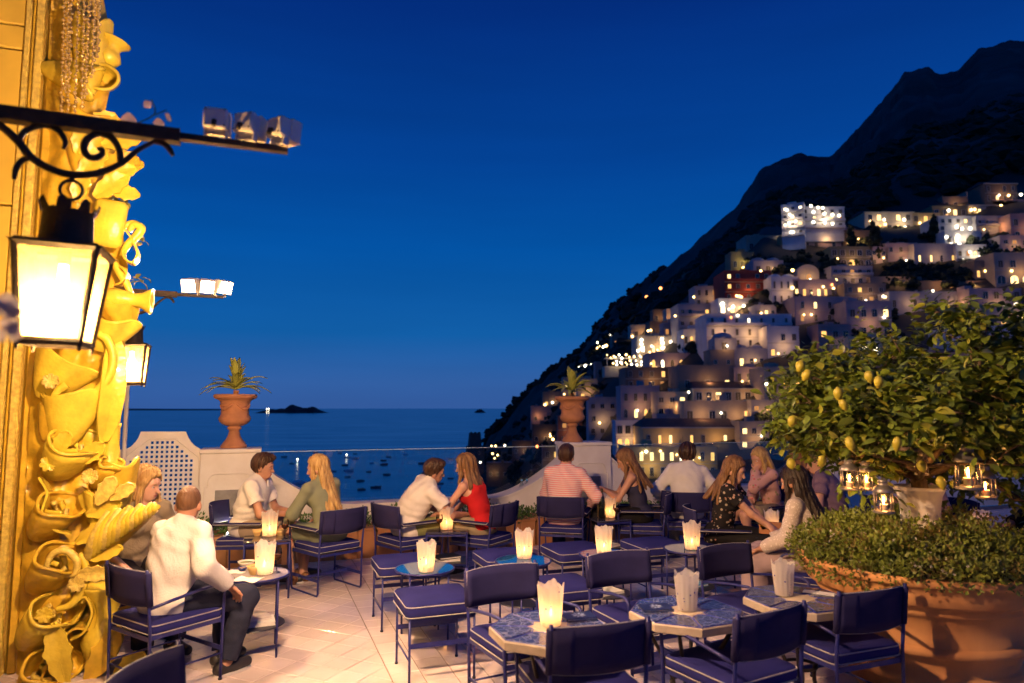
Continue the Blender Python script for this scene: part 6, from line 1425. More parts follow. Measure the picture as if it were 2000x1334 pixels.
def terrD(px, py):
    """depth of the hillside under a point of the view"""
    best = None
    for k in range(0, 161):
        Y, Z = terr(px, k * 4 / 160); z = atY(px, py, Y).z
        if Z >= z: return Y
    return terr(px, 4)[0]
M_hill = mat('hillside_scrub', (.075, .064, .050), .95, vscale=.014, col2=(.016, .018, .011), bump=.14, bscale=.12, world=True, detail=9)
b = MB(); NX, NYr = 260, 130; rg = random.Random(12)
from mathutils import noise as mnoise
def hf(u, v):
    px = 905 + (2600 - 905) * u ** 1.25; r = (NR - 1) * v; Y, Z = terr(px, r); X = Y * (px - 1000) / F
    am = 0.0 if r < 2.6 else min(1, (r - 2.6) / 1.0) * (1 if r < 3.75 else max(.25, 1 - (r - 3.75) * 3))
    n = mnoise.ridged_multi_fractal(Vector((X / 150, Y / 150, 3.3)), 1.0, 2.1, 5, 1.0, 2.0) * 16 - 18 + mnoise.fractal(Vector((X / 40, Y / 60, Z / 40)), 1.0, 2.1, 4) * 4
    n2 = mnoise.fractal(Vector((X / 26, Y / 26, 7.3)), 1.0, 2.1, 4) * (4.5 if r > 2.8 else .5)
    return (X, Y, Z + n * am + n2)
b.grid(hf, NX, NYr); struct(b.build('mountain', M_hill, smooth=True, fix=False))

# ---- leafy growth on the slopes (a dark mass)
def clump(mb, rg, p, r, q=1.0):
    vs = []; n = 7
    rings = [(0.0, 1), (.62, .72), (.98, .1), (.70, -.5)]
    vs.append(Vector((p.x + rg.uniform(-.2, .2) * r, p.y, p.z + r * q * rg.uniform(.85, 1.2))))
    for k, (rr, zz) in enumerate(rings[1:]):
        for i in range(n):
            a = 2 * PI * i / n + k * .4; s = rg.uniform(.65, 1.25); vs.append(Vector((p.x + r * rr * s * math.cos(a), p.y + r * rr * s * math.sin(a), p.z + r * q * zz * rg.uniform(.6, 1.3) + rg.uniform(-.15, .15) * r)))
    fs = [(0, 1 + i, 1 + (i + 1) % n) for i in range(n)]
    for k in range(2): fs += [(1 + k * n + i, 1 + (k + 1) * n + i, 1 + (k + 1) * n + (i + 1) % n, 1 + k * n + (i + 1) % n) for i in range(n)]
    mb.add(vs, fs)
def on_hill(px, r): Y, Z = terr(px, r); return Vector((Y * (px - 1000) / F, Y, Z))
def bush(mb, rg, p, r, q=1.0):
    for k in range(5): clump(mb, rg, p + Vector((rg.uniform(-.8, .8) * r, rg.uniform(-.5, .5) * r, rg.uniform(-.1, .5) * r)), r * rg.uniform(.35, .7), q)
M_wood = mat('dark_foliage', (.020, .030, .012), .9, vscale=.6, col2=(.009, .014, .006), world=True)
rg = random.Random(40); w = MB()
for k in range(900):
    px = rg.uniform(925, 2080); r = rg.uniform(3.06, 3.3)
    if px < 1250: r = rg.uniform(1.2 if px < 1150 else 2.6, 4.0)
    w_ = on_hill(px, r); clump(w, rg, w_ + Vector((0, 0, 1)), rg.uniform(3, 8) * (.6 if px < 1200 else 1), .8)
for k in range(240):                                   # ridge line of the lower headland
    px = rg.uniform(950, 1300); bush(w, rg, on_hill(px, rg.uniform(3.7, 4.02)), rg.uniform(4, 8))
for (x0, x1, y0, y1, n) in [(1335, 1400, 664, 690, 16), (1215, 1260, 735, 760, 12), (1535, 1640, 496, 540, 40), (1720, 1900, 520, 562, 70), (1100, 1190, 690, 760, 50), (1000, 1110, 868, 950, 70), (1655, 1700, 440, 520, 30), (1690, 1850, 452, 478, 36), (1400, 1540, 500, 530, 22), (1900, 2000, 465, 500, 34), (1180, 1240, 640, 700, 24), (1470, 1530, 800, 900, 30), (1370, 1440, 540, 560, 14), (1470, 1560, 575, 600, 10), (1600, 1760, 600, 660, 30), (1880, 2000, 610, 650, 20)]:
    for k in range(n):
        px = rg.uniform(x0, x1); py = rg.uniform(y0, y1); Y = terrD(px, py) - 1.5; p = atY(px, py, Y); bush(w, rg, p, rg.uniform(1.2, 2.6) * Y / 230)
o = w.build('hillside_wood', M_wood, None, False, False); tag(o, 'dark scrub and woodland covering the mountain slopes', 'woodland', kind='stuff')

# ---- houses
PAL = dict(white=(.62, .60, .60), cream=(.55, .46, .34), beige=(.42, .34, .26), mauve=(.40, .31, .32), pink=(.46, .28, .25), red=(.28, .05, .035), brown=(.20, .14, .10), stone=(.26, .20, .155), yellow=(.50, .38, .18), grey=(.36, .34, .36), orange=(.5, .25, .11), olive=(.24, .21, .12), terr=(.30, .12, .08), dark=(.14, .10, .085))
def pm(k): return mat('house_wall_' + k, PAL[k], .85, var=.10, vscale=.35, bump=.1, bscale=1.5)
M_roof = mat('tile_roof', (.10, .055, .045), .9, var=.25, vscale=.8); M_flat = mat('flat_roof', (.16, .17, .22), .8, var=.2, vscale=.5)
M_wdark = mat('dark_window', (.012, .014, .022), .15, spec=.7); M_wframe = mat('window_frame', (.40, .38, .36), .7); M_shut = mat('window_shutter', (.07, .06, .05), .8)
LIT = [emis('lit_window_amber', (1.0, .52, .13), 1.9), emis('lit_window_gold', (1.0, .66, .25), 3.0), emis('lit_window_bright', (1.0, .80, .50), 4.5), emis('lit_window_dim', (1.0, .42, .12), .7)]
M_bul = emis('town_lamp_warm', (1.0, .62, .22), 9.0); M_bulw = emis('town_lamp_white', (1.0, .86, .62), 9.0); M_bulo = emis('town_lamp_orange', (1.0, .30, .08), 7.0)
def win_mesh(kind, paneM):
    b = MB(); n = 1
    if kind == 'arch': ol = [(-.5, 0), (.5, 0)] + [(.5 * math.cos(a), .62 + .38 * math.sin(a)) for a in [PI * i / 8 for i in range(9)]]
    else: ol = [(-.5, 0), (.5, 0), (.5, 1), (-.5, 1)]
    sc = lambda k: [(x * k, .5 + (z - .5) * (1 - (1 - k) * .6)) for x, z in ol]
    i = sc(.80); o_ = sc(1.0); m = len(ol)
    vs = [(x, -.10, z) for x, z in o_] + [(x, -.10, z) for x, z in i] + [(x, -.02, z) for x, z in i] + [(x, .05, z) for x, z in o_]
    fr = [(k, (k + 1) % m, m + (k + 1) % m, m + k) for k in range(m)] + [(m + k, m + (k + 1) % m, 2 * m + (k + 1) % m, 2 * m + k) for k in range(m)] + [((k + 1) % m, k, 3 * m + k, 3 * m + (k + 1) % m) for k in range(m)]
    b.add(vs, fr); b.cur = 1; b.add([(x, -.02, z) for x, z in i], [tuple(range(m))]); b.cur = 0; b.box((-.03, -.05, .02), (.03, -.021, .8))
    return b.mesh('window', [M_wframe, paneM], False, False)
WM = {}
def win(kind, pane):
    key = (kind, pane.name)
    if key not in WM: WM[key] = win_mesh(kind, pane)
    return WM[key]
lampm = {}
def lamp_mesh(m, r):
    if m.name not in lampm:
        b = MB(); b.lathe([(.001, -1), (.7, -.7), (1, 0), (.7, .7), (.001, 1)], 8, caps=False); lampm[m.name] = b.mesh('wall_lamp', m, True, False)
    return lampm[m.name]
HN = 0
def house(x0, x1, y0, y1, col, rows, cols, lit, label, roof='flat', yaw=0.0, arch=(), lamps=(), wash=None, depth=None, base=None, ww=.42, wh=.58, balc=(), D=None, cat='house', wrow=None, washc=(1.0, .53, .20), nm='house', parap=True):
    """one house; x0..y1 is its front as seen in the photograph, its depth is that of the hillside at its foot"""
    global HN; HN += 1; rg = random.Random(HN * 13)
    xm = (x0 + x1) / 2; Y = D or terrD(xm, base or y1); a = atY(x0, y1, Y); c = atY(x1, y0, Y); Wd = c.x - a.x; Hh = c.z - a.z; ext = 5.0; dp = depth or max(7, min(14, Wd * .8))
    t = thing(nm, label, cat, ((a.x + c.x) / 2, Y, a.z), yaw); wm = pm(col)
    b = MB(); b.box((-Wd / 2, 0, -ext), (Wd / 2, dp, Hh)); b.build('wall', wm, t, False)
    if roof == 'flat':
        b = MB(); b.box((-Wd / 2 + .25, .25, Hh + .004), (Wd / 2 - .25, dp - .25, Hh + .06)); b.build('roof', M_flat, t, False)
        if parap:
            b = MB()
            for lo, hi in (((-Wd / 2 - .1, -.1, Hh + .001), (Wd / 2 + .1, .22, Hh + .5)), ((-Wd / 2 - .1, .221, Hh + .001), (-Wd / 2 + .2, dp, Hh + .5)), ((Wd / 2 - .2, .221, Hh + .001), (Wd / 2 + .1, dp, Hh + .5))): b.box(lo, hi)
            b.build('parapet', wm, t, False)
    elif roof == 'tile':
        b = MB(); rh = 2.2; e = .5; b.add([(-Wd / 2 - e, -e, Hh + .01), (Wd / 2 + e, -e, Hh + .01), (Wd / 2 + e, dp + e, Hh + .01), (-Wd / 2 - e, dp + e, Hh + .01), (-Wd / 2 + 1.2, dp / 2, Hh + rh), (Wd / 2 - 1.2, dp / 2, Hh + rh)], [(3, 2, 1, 0), (0, 1, 5, 4), (2, 3, 4, 5), (1, 2, 5), (3, 0, 4)]); b.build('roof', M_roof, t, False)
        b = MB(); b.box((-Wd / 2 - .55, -.55, Hh - .35), (Wd / 2 + .55, -.05, Hh - .0)); b.build('eaves', M_wframe, t, False)
    elif roof == 'dome':
        b = MB(); nd = max(1, int(round(Wd / 6)))
        for i in range(nd):
            bb = MB(); cx = -Wd / 2 + Wd * (i + .5) / nd; r0 = Wd / nd * .48; bb.lathe([(r0 * math.cos(q), r0 * .62 * math.sin(q)) for q in [PI / 2 * j / 6 for j in range(7)]], 16, (cx, dp / 2, Hh + .01), sy=dp / 2 / r0 * .95); bb.build('dome', wm, t, True)
    elif roof == 'vault':
        b = MB(); n = 12; ol = [(-Wd / 2, Hh + .002)] + [(Wd / 2 * math.cos(PI - PI * i / n), Hh + .01 + Wd * .42 * math.sin(PI * i / n)) for i in range(n + 1)] + [(Wd / 2, Hh + .002)]; b.prism(ol, 0, dp); b.build('vault', wm, t, False)
    sw = Wd / max(1, cols); sh = Hh / max(1, rows); ww *= rg.uniform(.8, 1.15); wh *= rg.uniform(.85, 1.15)
    if rows > 1:
        for r in range(1, rows):
            b = MB(); z = Hh - sh * r; b.box((-Wd / 2 - .06, -.12, z - .10), (Wd / 2 + .06, -.004, z + .08)); b.build('string_course', M_wframe, t, False)
    if roof == 'flat' and Wd > 7:
        hx = rg.uniform(-Wd / 2 + 2, Wd / 2 - 4); b = MB(); b.box((hx, dp * .4, Hh + .07), (hx + rg.uniform(1.6, 3), dp * .7, Hh + rg.uniform(1.2, 2.3))); b.build('roof_hut', wm, t, False)
        hx = rg.uniform(-Wd / 2 + 1, Wd / 2 - 1); b = MB(); b.box((hx, dp * .3, Hh + .07), (hx + .5, dp * .3 + .5, Hh + 1.5)); b.box((hx - .1, dp * .3 - .1, Hh + 1.501), (hx + .6, dp * .3 + .6, Hh + 1.65)); b.build('chimney', wm, t, False)
        if rg.random() < .5: b = MB(); b.tube([(hx + 1.2, dp * .4, Hh), (hx + 1.2, dp * .4, Hh + 3)], .04, 4); b.build('aerial', M_shut, t, False)
    if rg.random() < .55 and sw > 2.4:
        q = rg.randrange(max(1, cols)); bx_ = -Wd / 2 + sw * (q + .5); z = Hh - sh * rows + .1; z = max(z, .1); b = MB(); b.box((bx_ - .9, -.9, z), (bx_ + .9, -.004, z + .12))
        for i in range(9): b.box((bx_ - .88 + .22 * i - .02, -.88, z + .121), (bx_ - .88 + .22 * i + .02, -.84, z + .95))
        b.box((bx_ - .9, -.89, z + .951), (bx_ + .9, -.83, z + 1.0)); b.build('railed_balcony', M_shut, t, False)
    for r in range(rows):
        for q in range(cols):
            L = (r, q) in lit if isinstance(lit, (set, tuple, list, dict)) else rg.random() < lit
            if isinstance(lit, dict): pane = LIT[lit[(r, q)]] if L else None
            else: pane = rg.choice([LIT[0], LIT[1], LIT[3]]) if L else None
            if pane is None and rows * cols > 4 and rg.random() < .12: continue
            pane = pane or rg.choice([M_wdark, M_wdark, M_shut, M_shut, LIT[rg.choice([0, 1, 3])] if rg.random() < .45 else M_wdark])
            o = link('window', win('arch' if r in arch else 'rect', pane), t); w0 = min(sw * ww * 1.15, 1.9 if r not in arch else 3.2); h0 = min(sh * wh * 1.1, 2.5 if r not in arch else 3.0)
            o.location = (-Wd / 2 + sw * (q + .5 + rg.uniform(-.06, .06)), -.06, Hh - sh * (r + 1) + sh * .16); o.scale = (w0, 1, h0)
        if r in balc:
            bb = MB(); z = Hh - sh * (r + 1) + sh * .10; bb.box((-Wd / 2 + .2, -1.0, z - .16), (Wd / 2 - .2, -.004, z)); 
            bb.box((-Wd / 2 + .2, -1.0, z + .001), (Wd / 2 - .2, -.92, z + .75)); bb.build('balcony', wm, t, False)
    if not lamps and cat != 'wall': lamps = [(rg.uniform(x0 + 2, x1 - 2), y0 + (y1 - y0) * rg.uniform(.45, .9), rg.uniform(5, 8), rg.choice([0, 0, 1])) for _ in range(rg.choice([1, 1, 2]))]  # houses without listed lamps get invented ones at random, added for sparkle
    for k, (lx, ly, s, lk) in enumerate(lamps):
        p = atY(lx, ly, Y - .35); o = link('wall_lamp', lamp_mesh([M_bul, M_bulw, M_bulo][lk], 1), t); o.location = Matrix.Rotation(-yaw, 3, 'Z') @ (p - Vector(t.location)); s_ = s * Y / F * .33; o.scale = (s_, s_ * .8, s_)
    wash = 300.0 if wash is None else wash * 1.8 + 320
    if wash:
        n = max(1, int(Wd / 9))
        for i in range(n): lamp_light('added_wash_light', (-Wd / 2 + Wd * (i + .5) / n, -2.6, max(.5, Hh * .4)), washc, wash, .25, t)  # unseen point lights added before every front to brighten its wall
    return t
A = 0; G = 1; Bt = 2; Dm = 3
house(1256, 1447, 834, 874, 'yellow', 1, 9, {(0, 2): G, (0, 4): A, (0, 7): G, (0, 8): G}, 'long yellow house with dark tiled roof low in the town', 'tile', wh=.5, ww=.3)
house(1203, 1248, 824, 880, 'white', 2, 3, {}, 'white house with arched loggia left of the long yellow house', arch=(1,), lamps=[(1214, 872, 7, 1), (1220, 871, 5, 1)], wash=30, wh=.7, ww=.6)
house(1225, 1400, 876, 935, 'yellow', 2, 9, {(0, 1): G, (0, 2): G, (0, 4): G, (0, 5): Bt, (0, 6): G, (0, 8): A, (1, 4): A}, 'yellow-lit restaurant below the long yellow house', wash=60, lamps=[(1262, 882, 9, 1), (1290, 881, 7, 0), (1254, 884, 5, 0), (1322, 888, 6, 0), (1345, 889, 6, 0), (1366, 894, 6, 0), (1420, 893, 5, 0)], cat='restaurant', nm='restaurant', D=172, washc=(1, .6, .2))
house(1336, 1470, 786, 826, 'beige', 1, 6, {}, 'beige house with wide dark windows above the tiled roof', wh=.6, ww=.5)
house(1355, 1489, 758, 787, 'beige', 1, 7, {}, 'beige house with a deep veranda and dark roof', 'tile', wh=.7, ww=.6, lamps=[(1345, 766, 7, 1)])
house(1282, 1343, 768, 812, 'beige', 2, 3, {(0, 2): G}, 'small beige house with one lit upper window', wh=.5)
house(1213, 1288, 756, 822, 'mauve', 2, 4, {}, 'mauve house with two arches at its foot', arch=(1,), wh=.6)
house(1326, 1436, 716, 766, 'stone', 1, 3, {(0, 2): G}, 'brown stone house with three tall windows', wh=.5, ww=.2, balc=(0,))
house(1388, 1434, 686, 748, 'stone', 2, 2, {}, 'tall brown stone tower house beside the domed houses', wh=.3, ww=.3)
house(1396, 1438, 660, 688, 'grey', 1, 1, {}, 'pale cube with low dome on top of the stone tower', 'dome', D=214, wh=.6)
house(1222, 1325, 720, 760, 'brown', 2, 5, {}, 'dark brown terraced house below the lamp-lit restaurant', wh=.5, ww=.3)
house(1268, 1356, 692, 724, 'mauve', 1, 5, {(0, 0): A, (0, 1): Bt}, 'long mauve house with lit arched windows', arch=(0,), wh=.6, ww=.4)
house(1245, 1328, 658, 694, 'cream', 1, 4, {(0, 0): Bt, (0, 1): G, (0, 2): Bt, (0, 3): Bt}, 'brilliantly lit restaurant with glowing white columns', wash=150, ww=.3, wh=.85, lamps=[(1253, 664, 9, 1), (1253, 672, 9, 1), (1253, 682, 9, 1), (1293, 662, 9, 1), (1294, 670, 10, 1), (1294, 680, 9, 1), (1310, 668, 8, 1), (1310, 678, 8, 1), (1273, 676, 6, 1), (1246, 685, 8, 1), (1269, 688, 6, 0), (1284, 684, 6, 0)], cat='restaurant', nm='restaurant')
house(1270, 1328, 630, 658, 'brown', 1, 4, {}, 'dark brown upper storey above the bright restaurant', wh=.5, lamps=[(1266, 646, 7, 0), (1271, 645, 7, 0)])
house(1335, 1398, 645, 676, 'white', 1, 6, {(0, 1): A, (0, 2): G, (0, 3): G, (0, 5): G}, 'white house with a row of lit windows by dark bushes', wash=50, wh=.6, ww=.5, lamps=[(1374, 677, 10, 0), (1333, 658, 6, 0)])
house(1381, 1546, 616, 680, 'white', 3, 7, {(0, 3): Bt}, 'large white house with three rows of windows', wash=110, ww=.22, wh=.5, balc=(0,), lamps=[(1428, 620, 6, 2), (1441, 616, 7, 1)])
house(1438, 1498, 680, 722, 'grey', 1, 3, {(0, 0): G}, 'pale domed house with one lit window below the large white house', 'dome', wh=.5)
house(1435, 1490, 720, 750, 'mauve', 1, 3, {}, 'mauve house with a lit strip at its foot', lamps=[(1450, 745, 6, 0), (1465, 744, 6, 0), (1478, 743, 6, 0)])
house(1404, 1472, 585, 617, 'white', 1, 4, {(0, 0): Bt, (0, 1): G, (0, 2): G, (0, 3): Bt}, 'white terrace house glowing with four lamps below the red house', wash=170, wh=.6, ww=.5, lamps=[(1411, 594, 12, 1), (1432, 599, 9, 1), (1453, 598, 9, 1), (1464, 600, 7, 1), (1464, 607, 7, 1), (1424, 604, 5, 1)])
house(1416, 1506, 531, 590, 'red', 3, 5, {(0, 0): G, (1, 0): A, (2, 1): G}, 'dark red house with white arches and balconies', arch=(2,), balc=(0, 1), wh=.5, ww=.4, lamps=[(1439, 578, 8, 0), (1448, 580, 7, 0), (1490, 594, 9, 0), (1512, 591, 11, 0)])
house(1358, 1417, 561, 600, 'grey', 2, 4, {}, 'pale grey house left of the dark red house', wh=.5, lamps=[(1355, 580, 7, 0)])
house(1325, 1405, 596, 642, 'grey', 2, 5, {}, 'pale stepped house with balconies left of the glowing terrace', balc=(0, 1), wh=.45, lamps=[(1319, 617, 7, 0)])
house(1302, 1327, 605, 632, 'cream', 1, 1, {(0, 0): A}, 'small cream house with one warm lit wall', wash=60)
house(1276, 1303, 606, 632, 'brown', 1, 2, {}, 'small brown house on the left slope of town')
house(1529, 1568, 400, 462, 'white', 4, 3, {(0, 0): Bt, (0, 2): Bt, (1, 1): Bt, (2, 0): Bt, (2, 2): G, (3, 1): Bt}, 'rounded wing of the floodlit white hotel high on the slope', balc=(0, 1, 2, 3), wash=260, washc=(1, .74, .45), yaw=-.5, lamps=[(1537, 410, 7, 1), (1542, 419, 7, 1), (1558, 415, 7, 1), (1541, 435, 7, 1), (1554, 432, 7, 1), (1546, 454, 10, 1), (1559, 453, 7, 1)], cat='hotel', nm='hotel', base=500)
house(1566, 1649, 406, 446, 'white', 3, 5, {(1, 1): G, (1, 3): G}, 'main block of the floodlit white hotel high on the slope', wash=230, balc=(1, 2), washc=(1, .74, .45), lamps=[(1567, 401, 8, 1), (1584, 402, 8, 1), (1598, 405, 7, 1), (1607, 406, 7, 1), (1589, 414, 8, 1), (1610, 417, 8, 1), (1626, 419, 8, 1), (1639, 421, 8, 1), (1589, 434, 8, 1), (1611, 435, 8, 1), (1626, 437, 8, 1)], cat='hotel', nm='hotel', base=490)
house(1458, 1532, 462, 492, 'beige', 1, 4, {(0, 3): G}, 'beige house left below the white hotel', lamps=[(1522, 467, 9, 1), (1538, 467, 7, 1)], wh=.5)
house(1532, 1567, 458, 490, 'orange', 1, 1, {}, 'orange lamp-lit house under the hotel wing', wash=70, washc=(1, .5, .18), lamps=[(1554, 473, 10, 0)])
house(1567, 1654, 446, 486, 'mauve', 2, 5, {}, 'dusky mauve house below the main hotel block', wh=.5)
house(1428, 1472, 494, 528, 'olive', 1, 3, {(0, 2): G}, 'olive house with a yellow-lit terrace on the upper slope', wash=50, washc=(1, .7, .2), lamps=[(1452, 523, 9, 0), (1510, 497, 9, 0), (1472, 499, 6, 0)])
house(1508, 1558, 540, 596, 'white', 2, 4, {}, 'white house with a rounded roof right of the red house', 'dome', wh=.5, ww=.3, lamps=[(1548, 528, 10, 0), (1486, 529, 7, 0)])
house(1558, 1600, 534, 552, 'cream', 1, 1, {(0, 0): Dm}, 'cream vaulted chapel-like house with an arched door', 'vault', arch=(0,), wash=45, wh=.9, ww=.3)
house(1550, 1633, 548, 584, 'mauve', 1, 6, {(0, 1): A, (0, 3): G, (0, 4): A}, 'mauve house with lit windows below the vaulted house', wh=.55, lamps=[(1548, 562, 10, 0), (1608, 560, 7, 0), (1625, 556, 7, 2), (1628, 563, 7, 0)], wash=20)
house(1554, 1660, 582, 632, 'mauve', 2, 4, {(0, 1): G}, 'broad mauve house with one tall lit window above the lemon tree', wh=.5, ww=.25)
house(1625, 1704, 522, 556, 'grey', 2, 5, {(0, 2): Dm}, 'grey-white stepped house behind the lemon tree top', wh=.5, balc=(0,))
house(1623, 1704, 484, 522, 'olive', 2, 5, {}, 'olive arcaded house below the mauve house', arch=(1,), wh=.6, ww=.6)
house(1690, 1782, 414, 454, 'cream', 2, 5, {(0, 1): G, (0, 3): G, (1, 1): A, (1, 3): G}, 'cream lit villa with overhanging roof on the upper slope', 'tile', wash=120, washc=(1, .72, .4), lamps=[(1727, 429, 7, 1), (1729, 438, 8, 0), (1766, 429, 8, 1), (1768, 444, 8, 1), (1700, 432, 6, 0)])
house(1781, 1836, 418, 454, 'yellow', 2, 3, {(0, 1): A}, 'ochre lit house next to the cream villa', wash=80, washc=(1, .68, .3), lamps=[(1797, 436, 8, 0), (1808, 436, 8, 1)])
house(1834, 1908, 424, 452, 'white', 2, 5, {(0, 3): G}, 'topmost white tier of the stepped lit hotel', wash=130, washc=(1, .78, .50), lamps=[(1869, 443, 9, 1), (1879, 447, 8, 1), (1895, 446, 9, 1)], wh=.5, cat='hotel', nm='hotel', base=470)
house(1846, 1916, 453, 478, 'white', 1, 5, {(0, 1): Bt, (0, 3): G}, 'second white tier of the stepped lit hotel', wash=200, washc=(1, .78, .50), lamps=[(1849, 463, 9, 1), (1871, 461, 10, 1), (1897, 464, 10, 1), (1858, 477, 10, 1), (1874, 477, 9, 1), (1884, 478, 9, 1), (1908, 478, 10, 1)], wh=.5, cat='hotel', nm='hotel', base=482)
house(1868, 1926, 480, 508, 'white', 1, 4, {(0, 2): G}, 'lowest white tier of the stepped lit hotel', wash=160, washc=(1, .76, .46), lamps=[(1881, 504, 9, 1), (1912, 502, 9, 1), (1920, 504, 7, 0), (1894, 492, 6, 1)], wh=.5, cat='hotel', nm='hotel', balc=(0,))
house(1731, 1788, 477, 514, 'mauve', 2, 3, {}, 'mauve house with three dark windows below the cream villa', wh=.5)
house(1787, 1869, 478, 518, 'grey', 1, 4, {(0, 0): G, (0, 3): A}, 'grey house with two lit windows beside the stepped hotel', wh=.4, ww=.25)
house(1889, 1935, 376, 402, 'beige', 1, 4, {(0, 1): A}, 'beige house highest in the right corner of town', wh=.6, lamps=[(1925, 386, 8, 0)])
house(1925, 1985, 358, 396, 'brown', 2, 4, {}, 'dark brown house at the very top right', 'tile', wh=.5)
house(1940, 2010, 392, 420, 'pink', 1, 5, {(0, 2): G, (0, 4): A}, 'pinkish house with two lit windows at the right edge', lamps=[(1955, 402, 9, 0), (1992, 408, 9, 0), (1994, 380, 9, 1)], wh=.5)
house(1822, 1890, 404, 424, 'olive', 1, 4, {(0, 2): G}, 'low olive house with a greenish lamp above the stepped hotel', lamps=[(1853, 411, 9, 1), (1897, 410, 9, 0), (1904, 409, 8, 0)])
house(1892, 1948, 402, 422, 'cream', 1, 4, {(0, 1): G}, 'cream house in the upper right terraces', wash=40)
house(1908, 1976, 424, 462, 'grey', 2, 5, {}, 'grey stepped house right of the stepped hotel', wh=.5, balc=(0,))
house(1976, 2040, 420, 470, 'pink', 2, 3, {}, 'dusky pink house cut by the right edge', wh=.5)
house(1945, 2040, 496, 560, 'beige', 2, 4, {(1, 1): G, (1, 2): G}, 'beige house with glowing arches at the right edge', arch=(1,), wh=.6, ww=.7, wash=40, lamps=[(1976, 529, 8, 0)])
house(1738, 1897, 572, 606, 'grey', 1, 8, {}, 'long grey terraced house right above the lemon tree', wh=.5, lamps=[(1822, 568, 7, 1), (1725, 579, 8, 1)])
house(1896, 1994, 566, 610, 'mauve', 2, 5, {(1, 4): Bt}, 'long mauve house with one bright arched window', arch=(1,), wh=.6, ww=.6)
house(1655, 1740, 590, 660, 'mauve', 2, 4, {(0, 3): G}, 'mauve house partly covered by the lemon tree', lamps=[(1729, 580, 8, 0), (1727, 619, 9, 1)])
house(1880, 2060, 640, 760, 'white', 2, 4, {}, 'big plain white house behind the right side of the lemon tree', wh=.15, ww=.1)
house(1660, 1760, 660, 740, 'cream', 2, 5, {(0, 1): Bt, (0, 2): Bt, (1, 3): G}, 'lit cream house glimpsed through the lemon branches', wash=70, lamps=[(1704, 682, 12, 1), (1680, 668, 7, 1)])
house(1760, 1890, 690, 800, 'pink', 2, 4, {(0, 1): A, (1, 2): A}, 'pink house glimpsed low through the lemon branches', wash=40)
house(1500, 1560, 640, 700, 'white', 2, 3, {}, 'white house at the left edge of the lemon tree', wh=.4)
house(1495, 1600, 720, 800, 'beige', 2, 4, {(0, 1): A, (0, 2): A}, 'beige house behind the left lemon branches', lamps=[(1497, 750, 8, 1)], wash=15)
house(1090, 1137, 814, 866, 'terr', 2, 2, {}, 'brick red house left of the right-hand urn', wh=.3, lamps=[(1075, 852, 6, 0)])
house(1037, 1092, 794, 826, 'pink', 1, 3, {}, 'pale pink house low on the headland', lamps=[(1097, 799, 8, 1), (1102, 803, 9, 0)])
house(1040, 1090, 830, 868, 'dark', 1, 3, {(0, 2): Dm}, 'dark house with awnings above the beach', wash=6)
house(1000, 1050, 862, 890, 'dark', 1, 3, {}, 'low dark house near the stone watchtower', lamps=[(960, 871, 5, 0), (968, 871, 6, 0), (986, 870, 6, 1)])
house(1060, 1115, 872, 925, 'brown', 2, 3, {(0, 1): A}, 'brown beach house left of the pink shirt man', lamps=[(1049, 872, 8, 2)])
house(950, 1010, 905, 935, 'dark', 1, 4, {}, 'low dark beach building with blue awnings', lamps=[(938, 903, 6, 1), (962, 886, 6, 0), (972, 889, 6, 0), (966, 895, 5, 0)], D=430)
house(1150, 1204, 778, 850, 'grey', 3, 3, {}, 'grey tall house right behind the right-hand urn', wh=.4, lamps=[(1171, 826, 7, 0), (1126, 790, 7, 0)])
house(1100, 1150, 738, 790, 'beige', 2, 3, {}, 'beige house behind the right-hand agave', wh=.4, lamps=[(1102, 770, 5, 0)])
house(1163, 1203, 708, 736, 'pink', 1, 2, {}, 'pinkish house left of the fairy-light terrace', wh=.4)
house(1200, 1262, 560, 575, 'dark', 1, 1, {}, 'tiny dark farmhouse on the left ridge', D=520) if False else None
house(1340, 1378, 535, 562, 'brown', 1, 3, {}, 'small brown house above the grey house', lamps=[(1375, 536, 6, 1)])
house(1472, 1530, 508, 536, 'grey', 1, 3, {}, 'small pale house above the red house', 'dome', wh=.4)
house(1650, 1702, 452, 484, 'brown', 1, 3, {(0, 1): Dm}, 'dark brown house between the main hotel block and the cypresses', wh=.4)
house(1700, 1733, 484, 518, 'mauve', 2, 2, {}, 'narrow mauve house right of the cypresses', wh=.4)
house(1905, 1948, 512, 548, 'stone', 1, 3, {(0, 0): A}, 'stone house below the lowest tier of the stepped hotel', wh=.4)
house(1700, 1800, 540, 560, 'stone', 1, 1, {}, 'long stone retaining terrace above the grey terraced house', wh=.1, ww=.05, parap=False, cat='wall', nm='retaining_terrace')
house(1800, 1930, 548, 566, 'brown', 1, 1, {}, 'brown retaining terrace above the long mauve house', wh=.1, ww=.05, parap=False, cat='wall', nm='retaining_terrace')
house(1600, 1662, 636, 690, 'pink', 2, 3, {(0, 0): A}, 'pink house just above the left lemon branches', wh=.4)
house(1232, 1272, 636, 660, 'cream', 1, 2, {(0, 1): G}, 'cream villa left above the bright restaurant', wh=.4)
house(1196, 1236, 656, 678, 'stone', 1, 3, {(0, 0): Dm}, 'stone villa among dark trees left of the bright restaurant', wh=.4)
house(1128, 1168, 742, 782, 'cream', 2, 2, {(1, 0): A}, 'cream house right behind the agave in the right urn', wh=.4)
house(1060, 1102, 766, 796, 'stone', 1, 3, {}, 'stone house on the slope left of the right urn', wh=.4)
house(1284, 1338, 812, 836, 'mauve', 1, 4, {(0, 1): A}, 'low mauve house just above the long tiled roof', wh=.5)
house(1446, 1502, 826, 878, 'beige', 2, 3, {(1, 0): G}, 'beige annex right of the long yellow house', wh=.4)
house(1468, 1512, 784, 826, 'cream', 2, 2, {(0, 1): A}, 'cream house at the foot of the lemon branches', wh=.4)
